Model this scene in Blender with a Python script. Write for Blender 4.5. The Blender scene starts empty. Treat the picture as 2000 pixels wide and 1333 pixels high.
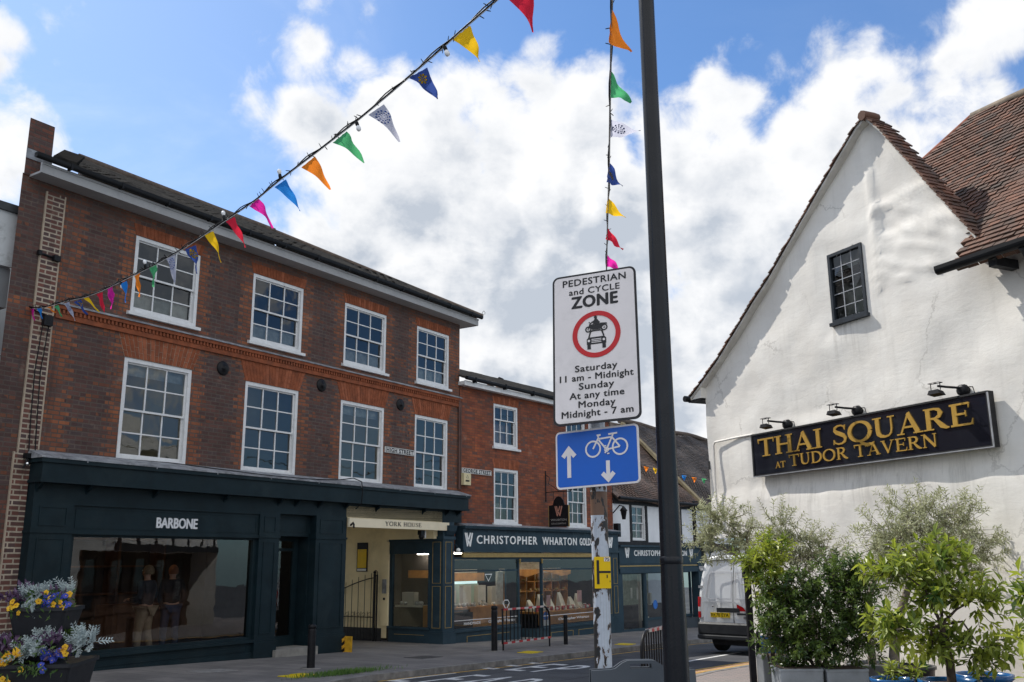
import bpy, bmesh, math, random
from mathutils import Vector, Matrix, noise
R = math.radians
random.seed(7)
scene = bpy.context.scene
COL = scene.collection

# ------------------------------------------------------------------ camera
cam_d = bpy.data.cameras.new('camera')
cam = bpy.data.objects.new('camera', cam_d)
COL.objects.link(cam)
cam_d.sensor_width = 36.0
cam_d.lens = 1830.5 / 2000 * 36
cam_d.clip_start = 0.05
cam_d.clip_end = 500
cam.location = (0, 0, 1.76)
cam.rotation_euler = (Matrix.Rotation(R(90 + 13.2416), 3, 'X') @ Matrix.Rotation(R(-0.433), 3, 'Z')).to_euler()
scene.camera = cam
scene.view_settings.view_transform = 'Standard'
scene.view_settings.look = 'None'
scene.view_settings.exposure = 0.50
scene.view_settings.gamma = 1.0
SUN_AZ, SUN_EL = -50.7, 50.0

# ------------------------------------------------------------------ sky with clouds
world = bpy.data.worlds.new('World')
scene.world = world
world.use_nodes = True
wn = world.node_tree.nodes
wl = world.node_tree.links
wn.clear()


class NT:
    """small wrapper that makes node graphs short to write"""
    def __init__(self, tree):
        self.t = tree; self.n = tree.nodes; self.l = tree.links

    def put(self, sock, v):
        if isinstance(v, bpy.types.NodeSocket):
            self.l.new(v, sock)
        elif v is not None:
            sock.default_value = v

    def math(self, op, a, b=None, c=None, clamp=False):
        n = self.n.new('ShaderNodeMath'); n.operation = op; n.use_clamp = clamp
        for s, v in zip(n.inputs, (a, b, c)):
            self.put(s, v)
        return n.outputs[0]

    def vmath(self, op, a, b=None, scale=None):
        n = self.n.new('ShaderNodeVectorMath'); n.operation = op
        self.put(n.inputs[0], a); self.put(n.inputs[1], b)
        if scale is not None: self.put(n.inputs['Scale'], scale)
        return n.outputs['Value'] if op in ('DISTANCE', 'LENGTH', 'DOT_PRODUCT') else n.outputs[0]

    def mix(self, f, a, b):
        n = self.n.new('ShaderNodeMix'); n.data_type = 'RGBA'
        self.put(n.inputs['Factor'], f)
        self.put(n.inputs[6], a if isinstance(a, bpy.types.NodeSocket) else (*a, 1)[:4])
        self.put(n.inputs[7], b if isinstance(b, bpy.types.NodeSocket) else (*b, 1)[:4])
        return n.outputs[2]

    def noise(self, vec, scale, detail=3, rough=0.5, dist=0.0, color=False):
        n = self.n.new('ShaderNodeTexNoise')
        self.put(n.inputs['Vector'], vec); n.inputs['Scale'].default_value = scale
        n.inputs['Detail'].default_value = detail; n.inputs['Roughness'].default_value = rough
        n.inputs['Distortion'].default_value = dist
        return n.outputs['Color' if color else 'Fac']

    def ramp(self, f, lo, hi, smooth=True):
        n = self.n.new('ShaderNodeMapRange'); n.interpolation_type = 'SMOOTHSTEP' if smooth else 'LINEAR'
        self.put(n.inputs[0], f); n.inputs[1].default_value = lo; n.inputs[2].default_value = hi
        return n.outputs[0]

    def sep(self, v):
        n = self.n.new('ShaderNodeSeparateXYZ'); self.put(n.inputs[0], v); return n.outputs

    def comb(self, x=0.0, y=0.0, z=0.0):
        n = self.n.new('ShaderNodeCombineXYZ')
        for s, v in zip(n.inputs, (x, y, z)): self.put(s, v)
        return n.outputs[0]

    def obj(self):
        return self.n.new('ShaderNodeTexCoord').outputs['Object']

    def bump(self, h, strength, dist):
        n = self.n.new('ShaderNodeBump'); n.inputs['Strength'].default_value = strength
        n.inputs['Distance'].default_value = dist; self.put(n.inputs['Height'], h)
        return n.outputs[0]


W = NT(world.node_tree)
tc = wn.new('ShaderNodeTexCoord')
dirv = W.vmath('NORMALIZE', tc.outputs['Generated'])
sky = wn.new('ShaderNodeTexSky')
sky.sky_type = 'NISHITA'
sky.sun_disc = False
sky.sun_elevation = R(SUN_EL)
sky.sun_rotation = R(SUN_AZ)
sky.altitude = 100
sky.air_density = 1.0
sky.dust_density = 0.6
sky.ozone_density = 1.6
# cumulus banks: caps of the sky (direction, angular radius) whose edges are broken up by noise
CAPS = [(-0.192, 0.843, 0.503, 0.046),(-0.153, 0.856, 0.493, 0.047),(-0.221, 0.834, 0.506, 0.018),(-0.187, 0.882, 0.433, 0.058),(-0.135, 0.885, 0.445, 0.063),(-0.201, 0.918, 0.341, 0.042),(-0.158, 0.908, 0.388, 0.069),(-0.078, 0.888, 0.452, 0.048),(-0.051, 0.879, 0.473, 0.032),(-0.019, 0.884, 0.467, 0.042),(0.023, 0.879, 0.476, 0.034),(0.001, 0.91, 0.416, 0.08),(0.071, 0.888, 0.454, 0.034),(0.082, 0.907, 0.414, 0.064),(-0.08, 0.927, 0.366, 0.108),(-0.161, 0.944, 0.288, 0.097),(0.0, 0.957, 0.29, 0.136),(0.109, 0.934, 0.339, 0.108),(0.155, 0.892, 0.424, 0.045),(0.21, 0.876, 0.435, 0.047),(0.234, 0.864, 0.446, 0.028),(0.187, 0.914, 0.359, 0.106),(0.284, 0.873, 0.397, 0.051),(0.328, 0.847, 0.417, 0.043),(0.37, 0.823, 0.431, 0.042),(0.409, 0.795, 0.448, 0.043),(0.446, 0.757, 0.477, 0.042),(0.353, 0.858, 0.373, 0.075),(0.431, 0.799, 0.418, 0.029),(0.239, 0.937, 0.255, 0.117),(0.108, 0.977, 0.183, 0.136),(-0.022, 0.979, 0.201, 0.082),(-0.448, 0.762, 0.467, 0.019),(-0.432, 0.775, 0.461, 0.01),(-0.462, 0.768, 0.443, 0.014),(-0.463, 0.803, 0.376, 0.031),(-0.473, 0.809, 0.348, 0.038),(-0.439, 0.818, 0.372, 0.014),(0.329, 0.822, 0.464, 0.007),(0.345, 0.81, 0.473, 0.005),
        (-0.75, 0.6, 0.28, 0.25), (-0.95, 0.1, 0.3, 0.3), (0.7, 0.65, 0.3, 0.25), (0.9, -0.1, 0.42, 0.3), (0.3, -0.85, 0.42, 0.6), (-0.6, -0.7, 0.4, 0.45), (0.1, -0.35, 0.93, 0.42), (0.75, -0.35, 0.55, 0.4)]  # unseen banks; those overhead and behind are enlarged to raise ambient light
field = None
for x, y, z, r in CAPS:
    L = math.sqrt(x*x + y*y + z*z)
    e = W.math('SUBTRACT', r, W.vmath('DISTANCE', dirv, (x/L, y/L, z/L)))
    field = e if field is None else W.math('SMOOTH_MAX', field, e, 0.012)
n1 = W.noise(dirv, 17, 10, 0.66, 0.35)
n2 = W.noise(dirv, 5.5, 6, 0.55, 0.3)
n3 = W.noise(W.vmath('MULTIPLY', dirv, (1, 1, 1.8)), 9, 6, 0.6, 0.2)
def cells(scale, vec):
    v = wn.new('ShaderNodeTexVoronoi'); v.feature = 'F1'; v.inputs['Scale'].default_value = scale
    wl.new(vec, v.inputs['Vector']); return v.outputs['Distance']


warpd = W.vmath('ADD', dirv, W.vmath('SCALE', W.vmath('SUBTRACT', W.noise(dirv, 9, 5, 0.6, 0, True), (0.5, 0.5, 0.5)), scale=0.07))
c1, c2 = cells(12, warpd), cells(29, warpd)
heap = W.math('ADD', W.math('MULTIPLY', W.math('SUBTRACT', 0.45, c1), 0.062), W.math('MULTIPLY', W.math('SUBTRACT', 0.45, c2), 0.034))
edge = W.math('ADD', W.math('ADD', W.math('ADD', field, 0.010), heap), W.math('MULTIPLY', W.math('SUBTRACT', n1, 0.5), 0.085))
edge = W.math('ADD', edge, W.math('MULTIPLY', W.math('SUBTRACT', n2, 0.5), 0.05))
cover = W.ramp(edge, -0.016, 0.026)
elev = W.sep(dirv)[2]
# thick parts and low parts of the bank are grey, the rims towards the sun white
thick = W.ramp(W.math('ADD', edge, W.math('MULTIPLY', W.math('SUBTRACT', n3, 0.5), 0.14)), 0.012, 0.11)
# billows: the side of every puff turned to the sun is lighter
nb0 = W.noise(dirv, 13, 6, 0.58, 0.2)
nb1 = W.noise(W.vmath('ADD', dirv, (-0.022, 0.006, 0.022)), 13, 6, 0.58, 0.2)
puff = W.math('MULTIPLY', W.math('SUBTRACT', nb0, nb1), 1.5)
low = W.ramp(elev, 0.47, 0.27)
grey = W.math('MULTIPLY', thick, W.math('ADD', 0.5, W.math('MULTIPLY', low, 0.62)))
grey = W.math('MULTIPLY', grey, W.math('ADD', 0.35, W.math('MULTIPLY', W.ramp(n3, 0.25, 0.6), 0.65)))
grey = W.math('ADD', grey, W.math('MULTIPLY', puff, W.math('ADD', 0.2, thick)))
heap_s = W.math('SUBTRACT', cells(12, W.vmath('ADD', warpd, (-0.014, 0.004, 0.016))), c1)
grey = W.math('SUBTRACT', grey, W.math('MULTIPLY', heap_s, W.math('ADD', 0.5, W.math('MULTIPLY', thick, 1.4))), clamp=True)
ccol = W.mix(grey, (0.71, 0.715, 0.725), (0.39, 0.43, 0.49))
# clouds behind the camera, opposite the sun, brightened as added fill for shaded facades
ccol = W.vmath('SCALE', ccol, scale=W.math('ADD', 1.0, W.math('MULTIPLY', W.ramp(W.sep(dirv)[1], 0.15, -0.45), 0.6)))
thin = W.ramp(W.noise(W.vmath('MULTIPLY', dirv, (1, 1, 2)), 3.2, 7, 0.6, 0.5), 0.42, 0.8)
left = W.ramp(W.sep(dirv)[0], 0.1, -0.42)
veil = W.math('MULTIPLY', W.math('ADD', 0.05, W.math('MULTIPLY', left, 0.42)), W.math('ADD', 0.45, W.math('MULTIPLY', thin, 0.8)))
skyc = W.vmath('MULTIPLY', sky.outputs[0], (0.062, 0.089, 0.116))
blue = W.mix(veil, skyc, (0.62, 0.70, 0.84))
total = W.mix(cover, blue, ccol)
bg = wn.new('ShaderNodeBackground')
bg.inputs['Strength'].default_value = 1.0
wl.new(total, bg.inputs['Color'])
wo = wn.new('ShaderNodeOutputWorld')
wl.new(bg.outputs[0], wo.inputs[0])

# ------------------------------------------------------------------ sun
sun_d = bpy.data.lights.new('sun', 'SUN')
sun_d.energy = 3.7
sun_d.angle = R(0.5)
sun_d.color = (1.0, 0.95, 0.87)
sun = bpy.data.objects.new('sun', sun_d)
COL.objects.link(sun)
sv = Vector((math.sin(R(SUN_AZ)) * math.cos(R(SUN_EL)), math.cos(R(SUN_AZ)) * math.cos(R(SUN_EL)), math.sin(R(SUN_EL))))
sun.rotation_euler = (-sv).to_track_quat('-Z', 'Y').to_euler()
sun.location = (-20, 10, 30)

# ------------------------------------------------------------------ materials
MATS = {}


def new_mat(name):
    m = bpy.data.materials.new(name); m.use_nodes = True
    t = NT(m.node_tree)
    p = t.n['Principled BSDF']
    return m, t, p


def M(name, rgb, rough=0.6, var=0.18, scale=6.0, bump=0.0, bscale=40.0, metal=0.0, spec=0.3, dirt=None, dscale=2.0, damt=0.5):
    """painted / stone / metal surface with uneven tone and grain"""
    if name in MATS: return MATS[name]
    m, t, p = new_mat(name)
    o = t.obj()
    f = t.noise(o, scale, 5, 0.6)
    a = [max(0, c * (1 - var)) for c in rgb]; b = [min(1, c * (1 + var)) for c in rgb]
    col = t.mix(t.ramp(f, 0.3, 0.7), a, b)
    if dirt:
        col = t.mix(t.math('MULTIPLY', t.ramp(t.noise(o, dscale, 7, 0.68, 0.3), 0.48, 0.72), damt), col, dirt)
    t.put(p.inputs['Base Color'], col)
    rr = t.math('ADD', rough - 0.07, t.math('MULTIPLY', t.noise(o, scale * 2.3, 3), 0.14))
    t.put(p.inputs['Roughness'], rr)
    p.inputs['Metallic'].default_value = metal
    p.inputs['Specular IOR Level'].default_value = spec
    if bump:
        t.put(p.inputs['Normal'], t.bump(t.noise(o, bscale, 4, 0.6), bump, 0.01))
    MATS[name] = m
    return m


def emis(name, rgb, s):
    if name in MATS: return MATS[name]
    m, t, p = new_mat(name)
    p.inputs['Base Color'].default_value = (*rgb, 1)
    p.inputs['Emission Color'].default_value = (*rgb, 1)
    p.inputs['Emission Strength'].default_value = s
    MATS[name] = m
    return m


def glass_mat(name, tint, refl=1.0, rough=0.01, wave=0.02):
    m, t, p = new_mat(name)
    t.n.remove(p)
    out = t.n['Material Output']
    tr = t.n.new('ShaderNodeBsdfTransparent'); tr.inputs[0].default_value = (*tint, 1)
    gl = t.n.new('ShaderNodeBsdfGlossy'); gl.inputs['Roughness'].default_value = rough
    gl.inputs['Color'].default_value = (0.92, 0.96, 1.0, 1)
    fr = t.n.new('ShaderNodeFresnel'); fr.inputs[0].default_value = 1.62
    bm = t.bump(t.noise(t.obj(), 2.2, 2), 0.25, wave)
    t.put(gl.inputs['Normal'], bm)
    f = t.math('MULTIPLY', fr.outputs[0], refl, clamp=True)
    mx = t.n.new('ShaderNodeMixShader')
    t.l.new(f, mx.inputs[0]); t.l.new(tr.outputs[0], mx.inputs[1]); t.l.new(gl.outputs[0], mx.inputs[2])
    t.l.new(mx.outputs[0], out.inputs[0])
    return m


def brick_mat(name, c1, c2, mortar, course=0.078, width=0.23, mort=0.011, burnt=(0.05, 0.035, 0.035), burn=0.25, bays=None, soot=0.35):
    """brickwork in local x(+y) / z; bays = window centres and half widths that get orange toothed dressings"""
    m, t, p = new_mat(name)
    o = t.obj()
    s = t.sep(o)
    hx = t.math('ADD', s[0], s[1])
    wob = t.math('MULTIPLY', t.math('SUBTRACT', t.noise(o, 1.3, 2), 0.5), 0.02)
    z = t.math('ADD', s[2], wob)
    vec = t.comb(hx, z, 0.0)

    def brick(ca, cb, bias=0.0):
        b = t.n.new('ShaderNodeTexBrick')
        t.put(b.inputs['Vector'], vec)
        b.inputs['Scale'].default_value = 1.0
        b.inputs['Brick Width'].default_value = width; b.inputs['Row Height'].default_value = course
        b.inputs['Mortar Size'].default_value = mort; b.inputs['Mortar Smooth'].default_value = 0.15
        b.inputs['Bias'].default_value = bias
        b.inputs['Color1'].default_value = (*ca, 1); b.inputs['Color2'].default_value = (*cb, 1)
        b.inputs['Mortar'].default_value = (*mortar, 1)
        return b
    b1 = brick(c1, c2)
    col = b1.outputs['Color']
    # odd bricks burnt dark: cell noise on brick indices
    row = t.math('FLOOR', t.math('DIVIDE', z, course))
    sh = t.math('MULTIPLY', t.math('MODULO', row, 2.0), 0.5)
    bx = t.math('FLOOR', t.math('ADD', t.math('DIVIDE', hx, width), sh))
    wnz = t.n.new('ShaderNodeTexWhiteNoise'); wnz.noise_dimensions = '2D'
    t.put(wnz.inputs['Vector'], t.comb(bx, row, 0.0))
    rnd = wnz.outputs['Value']
    notm = t.math('SUBTRACT', 1.0, b1.outputs['Fac'])
    patch = t.ramp(t.noise(o, 0.9, 4, 0.6), 0.35, 0.65)
    if bays:
        tooth = t.math('MULTIPLY', t.math('SUBTRACT', t.math('MODULO', row, 2.0), 0.5), 0.11)
        tooth = t.math('ADD', tooth, t.math('MULTIPLY', t.math('SUBTRACT', t.noise(t.comb(bx, row, 0.0), 0.9, 1), 0.5), 0.10))
        msk = None
        for c, h in bays:
            d = t.math('SUBTRACT', h, t.math('ABSOLUTE', t.math('SUBTRACT', s[0], c)))
            msk = d if msk is None else t.math('MAXIMUM', msk, d)
        msk = t.math('GREATER_THAN', t.math('ADD', msk, tooth), 0.0)
        zb = t.math('LESS_THAN', t.math('ABSOLUTE', t.math('SUBTRACT', s[2], 6.08)), 0.17)   # band below the string course
        zt = t.math('GREATER_THAN', s[2], 8.1)
        msk = t.math('MAXIMUM', msk, zb)
        dark = brick((0.066, 0.032, 0.028), (0.115, 0.050, 0.039))
        stray = t.math('MULTIPLY', t.math('LESS_THAN', rnd, t.math('MULTIPLY', t.ramp(t.noise(o, 1.1, 3), .4, .7), .30)), t.math('SUBTRACT', 1.0, msk))
        msk = t.math('ADD', msk, t.math('MULTIPLY', stray, .8), clamp=True)
        top = brick((0.16, 0.055, 0.03), (0.10, 0.055, 0.042))
        col = t.mix(msk, dark.outputs['Color'], col)
        col = t.mix(t.math('MULTIPLY', zt, 0.8), col, top.outputs['Color'])
    bsel = t.math('MULTIPLY', t.math('GREATER_THAN', rnd, 1 - burn), notm)
    col = t.mix(t.math('MULTIPLY', bsel, 0.75), col, burnt)
    tone = t.math('ADD', 0.72, t.math('MULTIPLY', rnd, 0.5))
    tone = t.math('MULTIPLY', tone, t.math('ADD', 0.8, t.math('MULTIPLY', t.noise(o, 25, 4, 0.7), 0.4)))
    col = t.vmath('SCALE', col, scale=tone)
    col = t.mix(t.math('MULTIPLY', patch, soot), col, (0.05, 0.032, 0.028))
    stk = t.noise(t.comb(t.math('MULTIPLY', hx, 5.0), 0.0, t.math('MULTIPLY', s[2], .35)), 1.0, 6, .65)
    col = t.mix(t.math('MULTIPLY', t.ramp(stk, .52, .74), .55), col, (.035, .024, .022))
    pale = t.math('MULTIPLY', t.ramp(t.noise(o, 1.7, 7, .7, .4), .57, .72), t.math('ADD', .12, t.math('MULTIPLY', rnd, .25)))
    col = t.mix(pale, col, (.36, .25, .18))
    t.put(p.inputs['Base Color'], col)
    p.inputs['Roughness'].default_value = 0.88
    h = t.math('ADD', t.math('MULTIPLY', notm, 1.0), t.math('MULTIPLY', t.noise(o, 45, 3), 0.5))
    t.put(p.inputs['Normal'], t.bump(h, 0.6, 0.012))
    MATS[name] = m
    return m


def leaf_mat(name, rgb, rgb2, rough=0.45, trans=0.35):
    m, t, p = new_mat(name)
    at = t.n.new('ShaderNodeAttribute'); at.attribute_name = 'tone'
    col = t.mix(at.outputs['Fac'], rgb, rgb2)
    t.put(p.inputs['Base Color'], col)
    p.inputs['Roughness'].default_value = rough
    tl = t.n.new('ShaderNodeBsdfTranslucent')
    t.put(tl.inputs['Color'], t.vmath('SCALE', col, scale=1.6))
    mx = t.n.new('ShaderNodeMixShader'); mx.inputs[0].default_value = trans
    t.l.new(p.outputs[0], mx.inputs[1]); t.l.new(tl.outputs[0], mx.inputs[2])
    t.l.new(mx.outputs[0], t.n['Material Output'].inputs[0])
    MATS[name] = m
    return m


def tile_mat(name, c1, c2, c3, lichen=0.3):
    m, t, p = new_mat(name)
    o = t.obj()
    at = t.n.new('ShaderNodeAttribute'); at.attribute_name = 'tone'
    col = t.mix(at.outputs['Fac'], c1, c2)
    col = t.mix(t.math('MULTIPLY', t.ramp(t.noise(o, 2.2, 6, 0.65), 0.45, 0.7), 0.75), col, c3)
    col = t.mix(t.math('MULTIPLY', t.ramp(t.noise(o, 14, 5, 0.7), 0.58, 0.75), lichen), col, (0.24, 0.22, 0.15))
    t.put(p.inputs['Base Color'], col)
    p.inputs['Roughness'].default_value = 0.85
    t.put(p.inputs['Normal'], t.bump(t.noise(o, 60, 4), 0.4, 0.006))
    MATS[name] = m
    return m

# ------------------------------------------------------------------ geometry helpers
class MB:
    """mesh builder: collects shapes, then links them as ONE object"""
    def __init__(self):
        self.v = []; self.f = []; self.m = []; self.mats = []; self.tone = []; self.cur = 0; self.sm = []

    def mat(self, m):
        if m not in self.mats: self.mats.append(m)
        self.cur = self.mats.index(m); return self

    def face(self, pts, tone=0.5, smooth=False):
        k = len(self.v); self.v += [tuple(p) for p in pts]
        self.f.append(tuple(range(k, k + len(pts)))); self.m.append(self.cur); self.tone.append(tone); self.sm.append(smooth)

    def grid(self, rows, close=False, smooth=True, tone=0.5, flip=False):
        """rows of points -> quads sharing vertices"""
        k = len(self.v); n = len(rows[0])
        for r in rows: self.v += [tuple(p) for p in r]
        for i in range(len(rows) - 1):
            for j in range(n if close else n - 1):
                a = k + i*n + j; b = k + i*n + (j+1) % n
                q = (a, b, b+n, a+n)
                self.f.append(q[::-1] if flip else q); self.m.append(self.cur); self.tone.append(tone); self.sm.append(smooth)

    def box(self, x0, x1, y0, y1, z0, z1, tone=0.5):
        p = [(x0,y0,z0),(x1,y0,z0),(x1,y1,z0),(x0,y1,z0),(x0,y0,z1),(x1,y0,z1),(x1,y1,z1),(x0,y1,z1)]
        self.hexa(p, tone)

    def hexa(self, p, tone=0.5):
        k = len(self.v); self.v += [tuple(q) for q in p]
        for q in ((0,3,2,1),(4,5,6,7),(0,1,5,4),(1,2,6,5),(2,3,7,6),(3,0,4,7)):
            self.f.append(tuple(k+i for i in q)); self.m.append(self.cur); self.tone.append(tone); self.sm.append(False)

    def xbox(self, M4, sx, sy, sz, tone=0.5):
        """box of full size sx,sy,sz centred on a 4x4 frame"""
        p = [M4 @ Vector((x*sx/2, y*sy/2, z*sz/2)) for x, y, z in ((-1,-1,-1),(1,-1,-1),(1,1,-1),(-1,1,-1),(-1,-1,1),(1,-1,1),(1,1,1),(-1,1,1))]
        self.hexa(p, tone)

    def prism(self, poly, y0, y1, axis='y', tone=0.5, caps=(True, True)):
        """polygon (a,b) extruded along an axis; y-prisms have poly in x,z"""
        def P(a, b, t):
            return (a, t, b) if axis == 'y' else ((t, a, b) if axis == 'x' else (a, b, t))
        n = len(poly)
        if caps[0]: self.face([P(a, b, y0) for a, b in poly], tone)
        if caps[1]: self.face([P(a, b, y1) for a, b in poly[::-1]], tone)
        for i in range(n):
            a = poly[i]; b = poly[(i+1) % n]
            self.face([P(*a, y0), P(*a, y1), P(*b, y1), P(*b, y0)], tone)

    def tube(self, pts, r, n=8, caps=True, tone=0.5, smooth=True):
        pts = [Vector(p) for p in pts]
        rs = r if isinstance(r, (list, tuple)) else [r] * len(pts)
        rows = []; up = None
        for i, p in enumerate(pts):
            d = (pts[min(i+1, len(pts)-1)] - pts[max(i-1, 0)])
            if d.length < 1e-9: d = Vector((0, 0, 1))
            d.normalize()
            if up is None:
                up = d.orthogonal().normalized()
            else:
                up = (up - d * up.dot(d))
                up = up.normalized() if up.length > 1e-6 else d.orthogonal().normalized()
            s = d.cross(up)
            rows.append([p + (up * math.cos(2*math.pi*j/n) + s * math.sin(2*math.pi*j/n)) * rs[i] for j in range(n)])
        self.grid(rows, close=True, smooth=smooth, tone=tone)
        if caps:
            self.face(rows[0][::-1], tone); self.face(rows[-1], tone)

    def lathe(self, prof, n=20, c=(0, 0, 0), axis='z', smooth=True):
        rows = []
        for r, z in prof:
            row = []
            for j in range(n):
                a = 2*math.pi*j/n
                p = (r*math.cos(a), r*math.sin(a), z)
                if axis == 'y': p = (p[0], z, p[1])
                if axis == 'x': p = (z, p[0], p[1])
                row.append((c[0]+p[0], c[1]+p[1], c[2]+p[2]))
            rows.append(row)
        self.grid(rows, close=True, smooth=smooth)
        self.face(rows[0][::-1]); self.face(rows[-1])

    def ball(self, c, r, n=10, squash=1.0):
        self.lathe([(max(1e-4, r*math.sin(math.pi*i/n)), -r*squash*math.cos(math.pi*i/n)) for i in range(n+1)], n*2, c)

    def build(self, name, mats=None, parent=None, loc=None, merge=False):
        me = bpy.data.meshes.new(name)
        me.from_pydata(self.v, [], self.f)
        ms = self.mats or ([mats] if mats else [])
        for m in ms: me.materials.append(m)
        me.polygons.foreach_set('material_index', self.m)
        me.polygons.foreach_set('use_smooth', self.sm)
        if any(t != 0.5 for t in self.tone):
            at = me.attributes.new('tone', 'FLOAT', 'FACE')
            at.data.foreach_set('value', self.tone)
        me.update()
        return link(name, me, parent, loc)


def link(name, me, parent=None, loc=None):
    o = bpy.data.objects.new(name, me)
    COL.objects.link(o)
    if parent is not None: o.parent = parent
    if loc is not None: o.location = loc
    return o


def mb(m=None):
    b = MB()
    if m: b.mat(m)
    return b


def tag(o, label, cat, group=None, kind=None):
    if label: o['label'] = label
    if cat: o['category'] = cat
    if group: o['group'] = group
    if kind: o['kind'] = kind
    return o


def thing(name, label, cat, loc=(0, 0, 0), rotz=0.0, group=None):
    o = bpy.data.objects.new(name, None)
    COL.objects.link(o)
    o.empty_display_size = 0.3
    o.location = loc; o.rotation_euler = (0, 0, rotz)
    return tag(o, label, cat, group)


def struct(name, b, m=None):
    o = b.build(name, m); o['kind'] = 'structure'; return o


def copy_tree(o, parent=None):
    c = o.copy(); COL.objects.link(c)
    if parent is not None: c.parent = parent
    for ch in list(o.children): copy_tree(ch, c)
    return c


def plane_frame(x, y, z, rz, tilt=0.0, roll=0.0):
    """frame whose local x runs along a sign face, local y points behind it, z up"""
    return Matrix.Translation((x, y, z)) @ Matrix.Rotation(rz, 4, 'Z') @ Matrix.Rotation(tilt, 4, 'X') @ Matrix.Rotation(roll, 4, 'Y')


# ---- lettering: sans text from Blender's own built-in font, fitted into a box; faces -y
def text_verts(s, bold=0.0, space=1.0):
    cu = bpy.data.curves.new('lettering', 'FONT')
    cu.body = s; cu.offset = bold; cu.space_character = space; cu.resolution_u = 3
    ob = bpy.data.objects.new('lettering', cu); COL.objects.link(ob)
    bpy.context.view_layer.update()
    dg = bpy.context.evaluated_depsgraph_get()
    me = bpy.data.meshes.new_from_object(ob.evaluated_get(dg))
    vs = [tuple(v.co) for v in me.vertices]; fs = [tuple(p.vertices) for p in me.polygons]
    bpy.data.objects.remove(ob); bpy.data.curves.remove(cu); bpy.data.meshes.remove(me)
    return vs, fs


def add_text(b, s, x0, x1, z0, z1, y, bold=0.0, space=1.0, thick=0.0, mapf=None, base=False):
    """text fitted so its ink fills x0..x1, z0..z1 on the plane y; bold thickens it with shifted layers"""
    vs, fs = text_verts(s, 0.0, space)
    ax = min(v[0] for v in vs); bx = max(v[0] for v in vs); ay = min(v[1] for v in vs); by = max(v[1] for v in vs)
    if base:      # z0 is the baseline and z1 the height of the capitals
        hv, _ = text_verts('H'); ay = min(v[1] for v in hv); by = max(v[1] for v in hv)
    f = mapf or (lambda X, Z, Y: (X, Y, Z))
    X = [x0 + (v[0]-ax)/(bx-ax)*(x1-x0) for v in vs]; Z = [z0 + (v[1]-ay)/(by-ay)*(z1-z0) for v in vs]
    cnt = {}
    for q in fs:
        for i in range(len(q)):
            e = (q[i], q[(i+1) % len(q)]); cnt.setdefault(tuple(sorted(e)), []).append(e)
    rim = [es[0] for es in cnt.values() if len(es) == 1]
    h = (z1-z0)*bold*2
    for q_, (ox, oz) in enumerate([(0, 0)] if not bold else [(0, 0), (h, 0), (-h, 0), (0, h*.7), (0, -h*.7), (h*.7, h*.5), (-h*.7, -h*.5)]):
        yy = y - .00025*q_
        k = len(b.v); n = len(vs)
        b.v += [f(X[i]+ox, Z[i]+oz, yy) for i in range(n)]
        for q in fs:
            b.f.append(tuple(k+i for i in q)); b.m.append(b.cur); b.tone.append(0.5); b.sm.append(False)
        if thick:
            b.v += [f(X[i]+ox, Z[i]+oz, yy+thick) for i in range(n)]
            for i, j in rim:
                b.f.append((k+j, k+i, k+n+i, k+n+j)); b.m.append(b.cur); b.tone.append(0.5); b.sm.append(False)


def ribbon(b, pts, w, y, thick=0.004, closed=False, f=None):
    """flat stroke of given width (number or list) through 2-D points, standing proud of plane y by thick (towards -y)"""
    f = f or (lambda X, Z, Y: (X, Y, Z))
    n = len(pts); ws = w if isinstance(w, (list, tuple)) else [w]*n
    L = []; Rr = []
    for i in range(n):
        if closed: a = pts[i-1]; c = pts[(i+1) % n]
        else: a = pts[max(0, i-1)]; c = pts[min(n-1, i+1)]
        dx, dz = c[0]-a[0], c[1]-a[1]; l = math.hypot(dx, dz) or 1
        nx, nz = -dz/l, dx/l
        k = 1.0
        if 0 < i < n-1 or closed:
            p = pts[i]; d1 = (p[0]-a[0], p[1]-a[1]); l1 = math.hypot(*d1) or 1
            ca = abs((d1[0]*dx + d1[1]*dz)/(l1*l)); k = 1/max(0.5, ca)
        h = ws[i]/2*k
        L.append((pts[i][0]+nx*h, pts[i][1]+nz*h)); Rr.append((pts[i][0]-nx*h, pts[i][1]-nz*h))
    rng = range(n if closed else n-1)
    for i in rng:
        j = (i+1) % n
        b.face([f(*L[i], y-thick), f(*Rr[i], y-thick), f(*Rr[j], y-thick), f(*L[j], y-thick)])
        b.face([f(*L[i], y), f(*L[i], y-thick), f(*L[j], y-thick), f(*L[j], y)])
        b.face([f(*Rr[i], y-thick), f(*Rr[i], y), f(*Rr[j], y), f(*Rr[j], y-thick)])


def arc(cx, cz, rx, rz, a0, a1, n=20):
    return [(cx + rx*math.cos(R(a0+(a1-a0)*i/n)), cz + rz*math.sin(R(a0+(a1-a0)*i/n))) for i in range(n+1)]


# ---- hand drawn roman capitals (unit height); each letter is a list of (points, widths)
def _con(cx, cz, rx, rz, a0, a1, thin, fat, n=24):
    pts = arc(cx, cz, rx, rz, a0, a1, n)
    ws = [thin + (fat-thin)*abs(math.cos(R(a0+(a1-a0)*i/n)))**1.3 for i in range(n+1)]
    return pts, ws


def _bar(x0, x1, z, w): return [(x0, z), (x1, z)], w
def _stem(x, w, z0=0.0, z1=1.0): return [(x, z0), (x, z1)], w
def _foot(x, w, z, s): return [(x-w/2-s, z), (x+w/2+s, z)], 0.045


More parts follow.
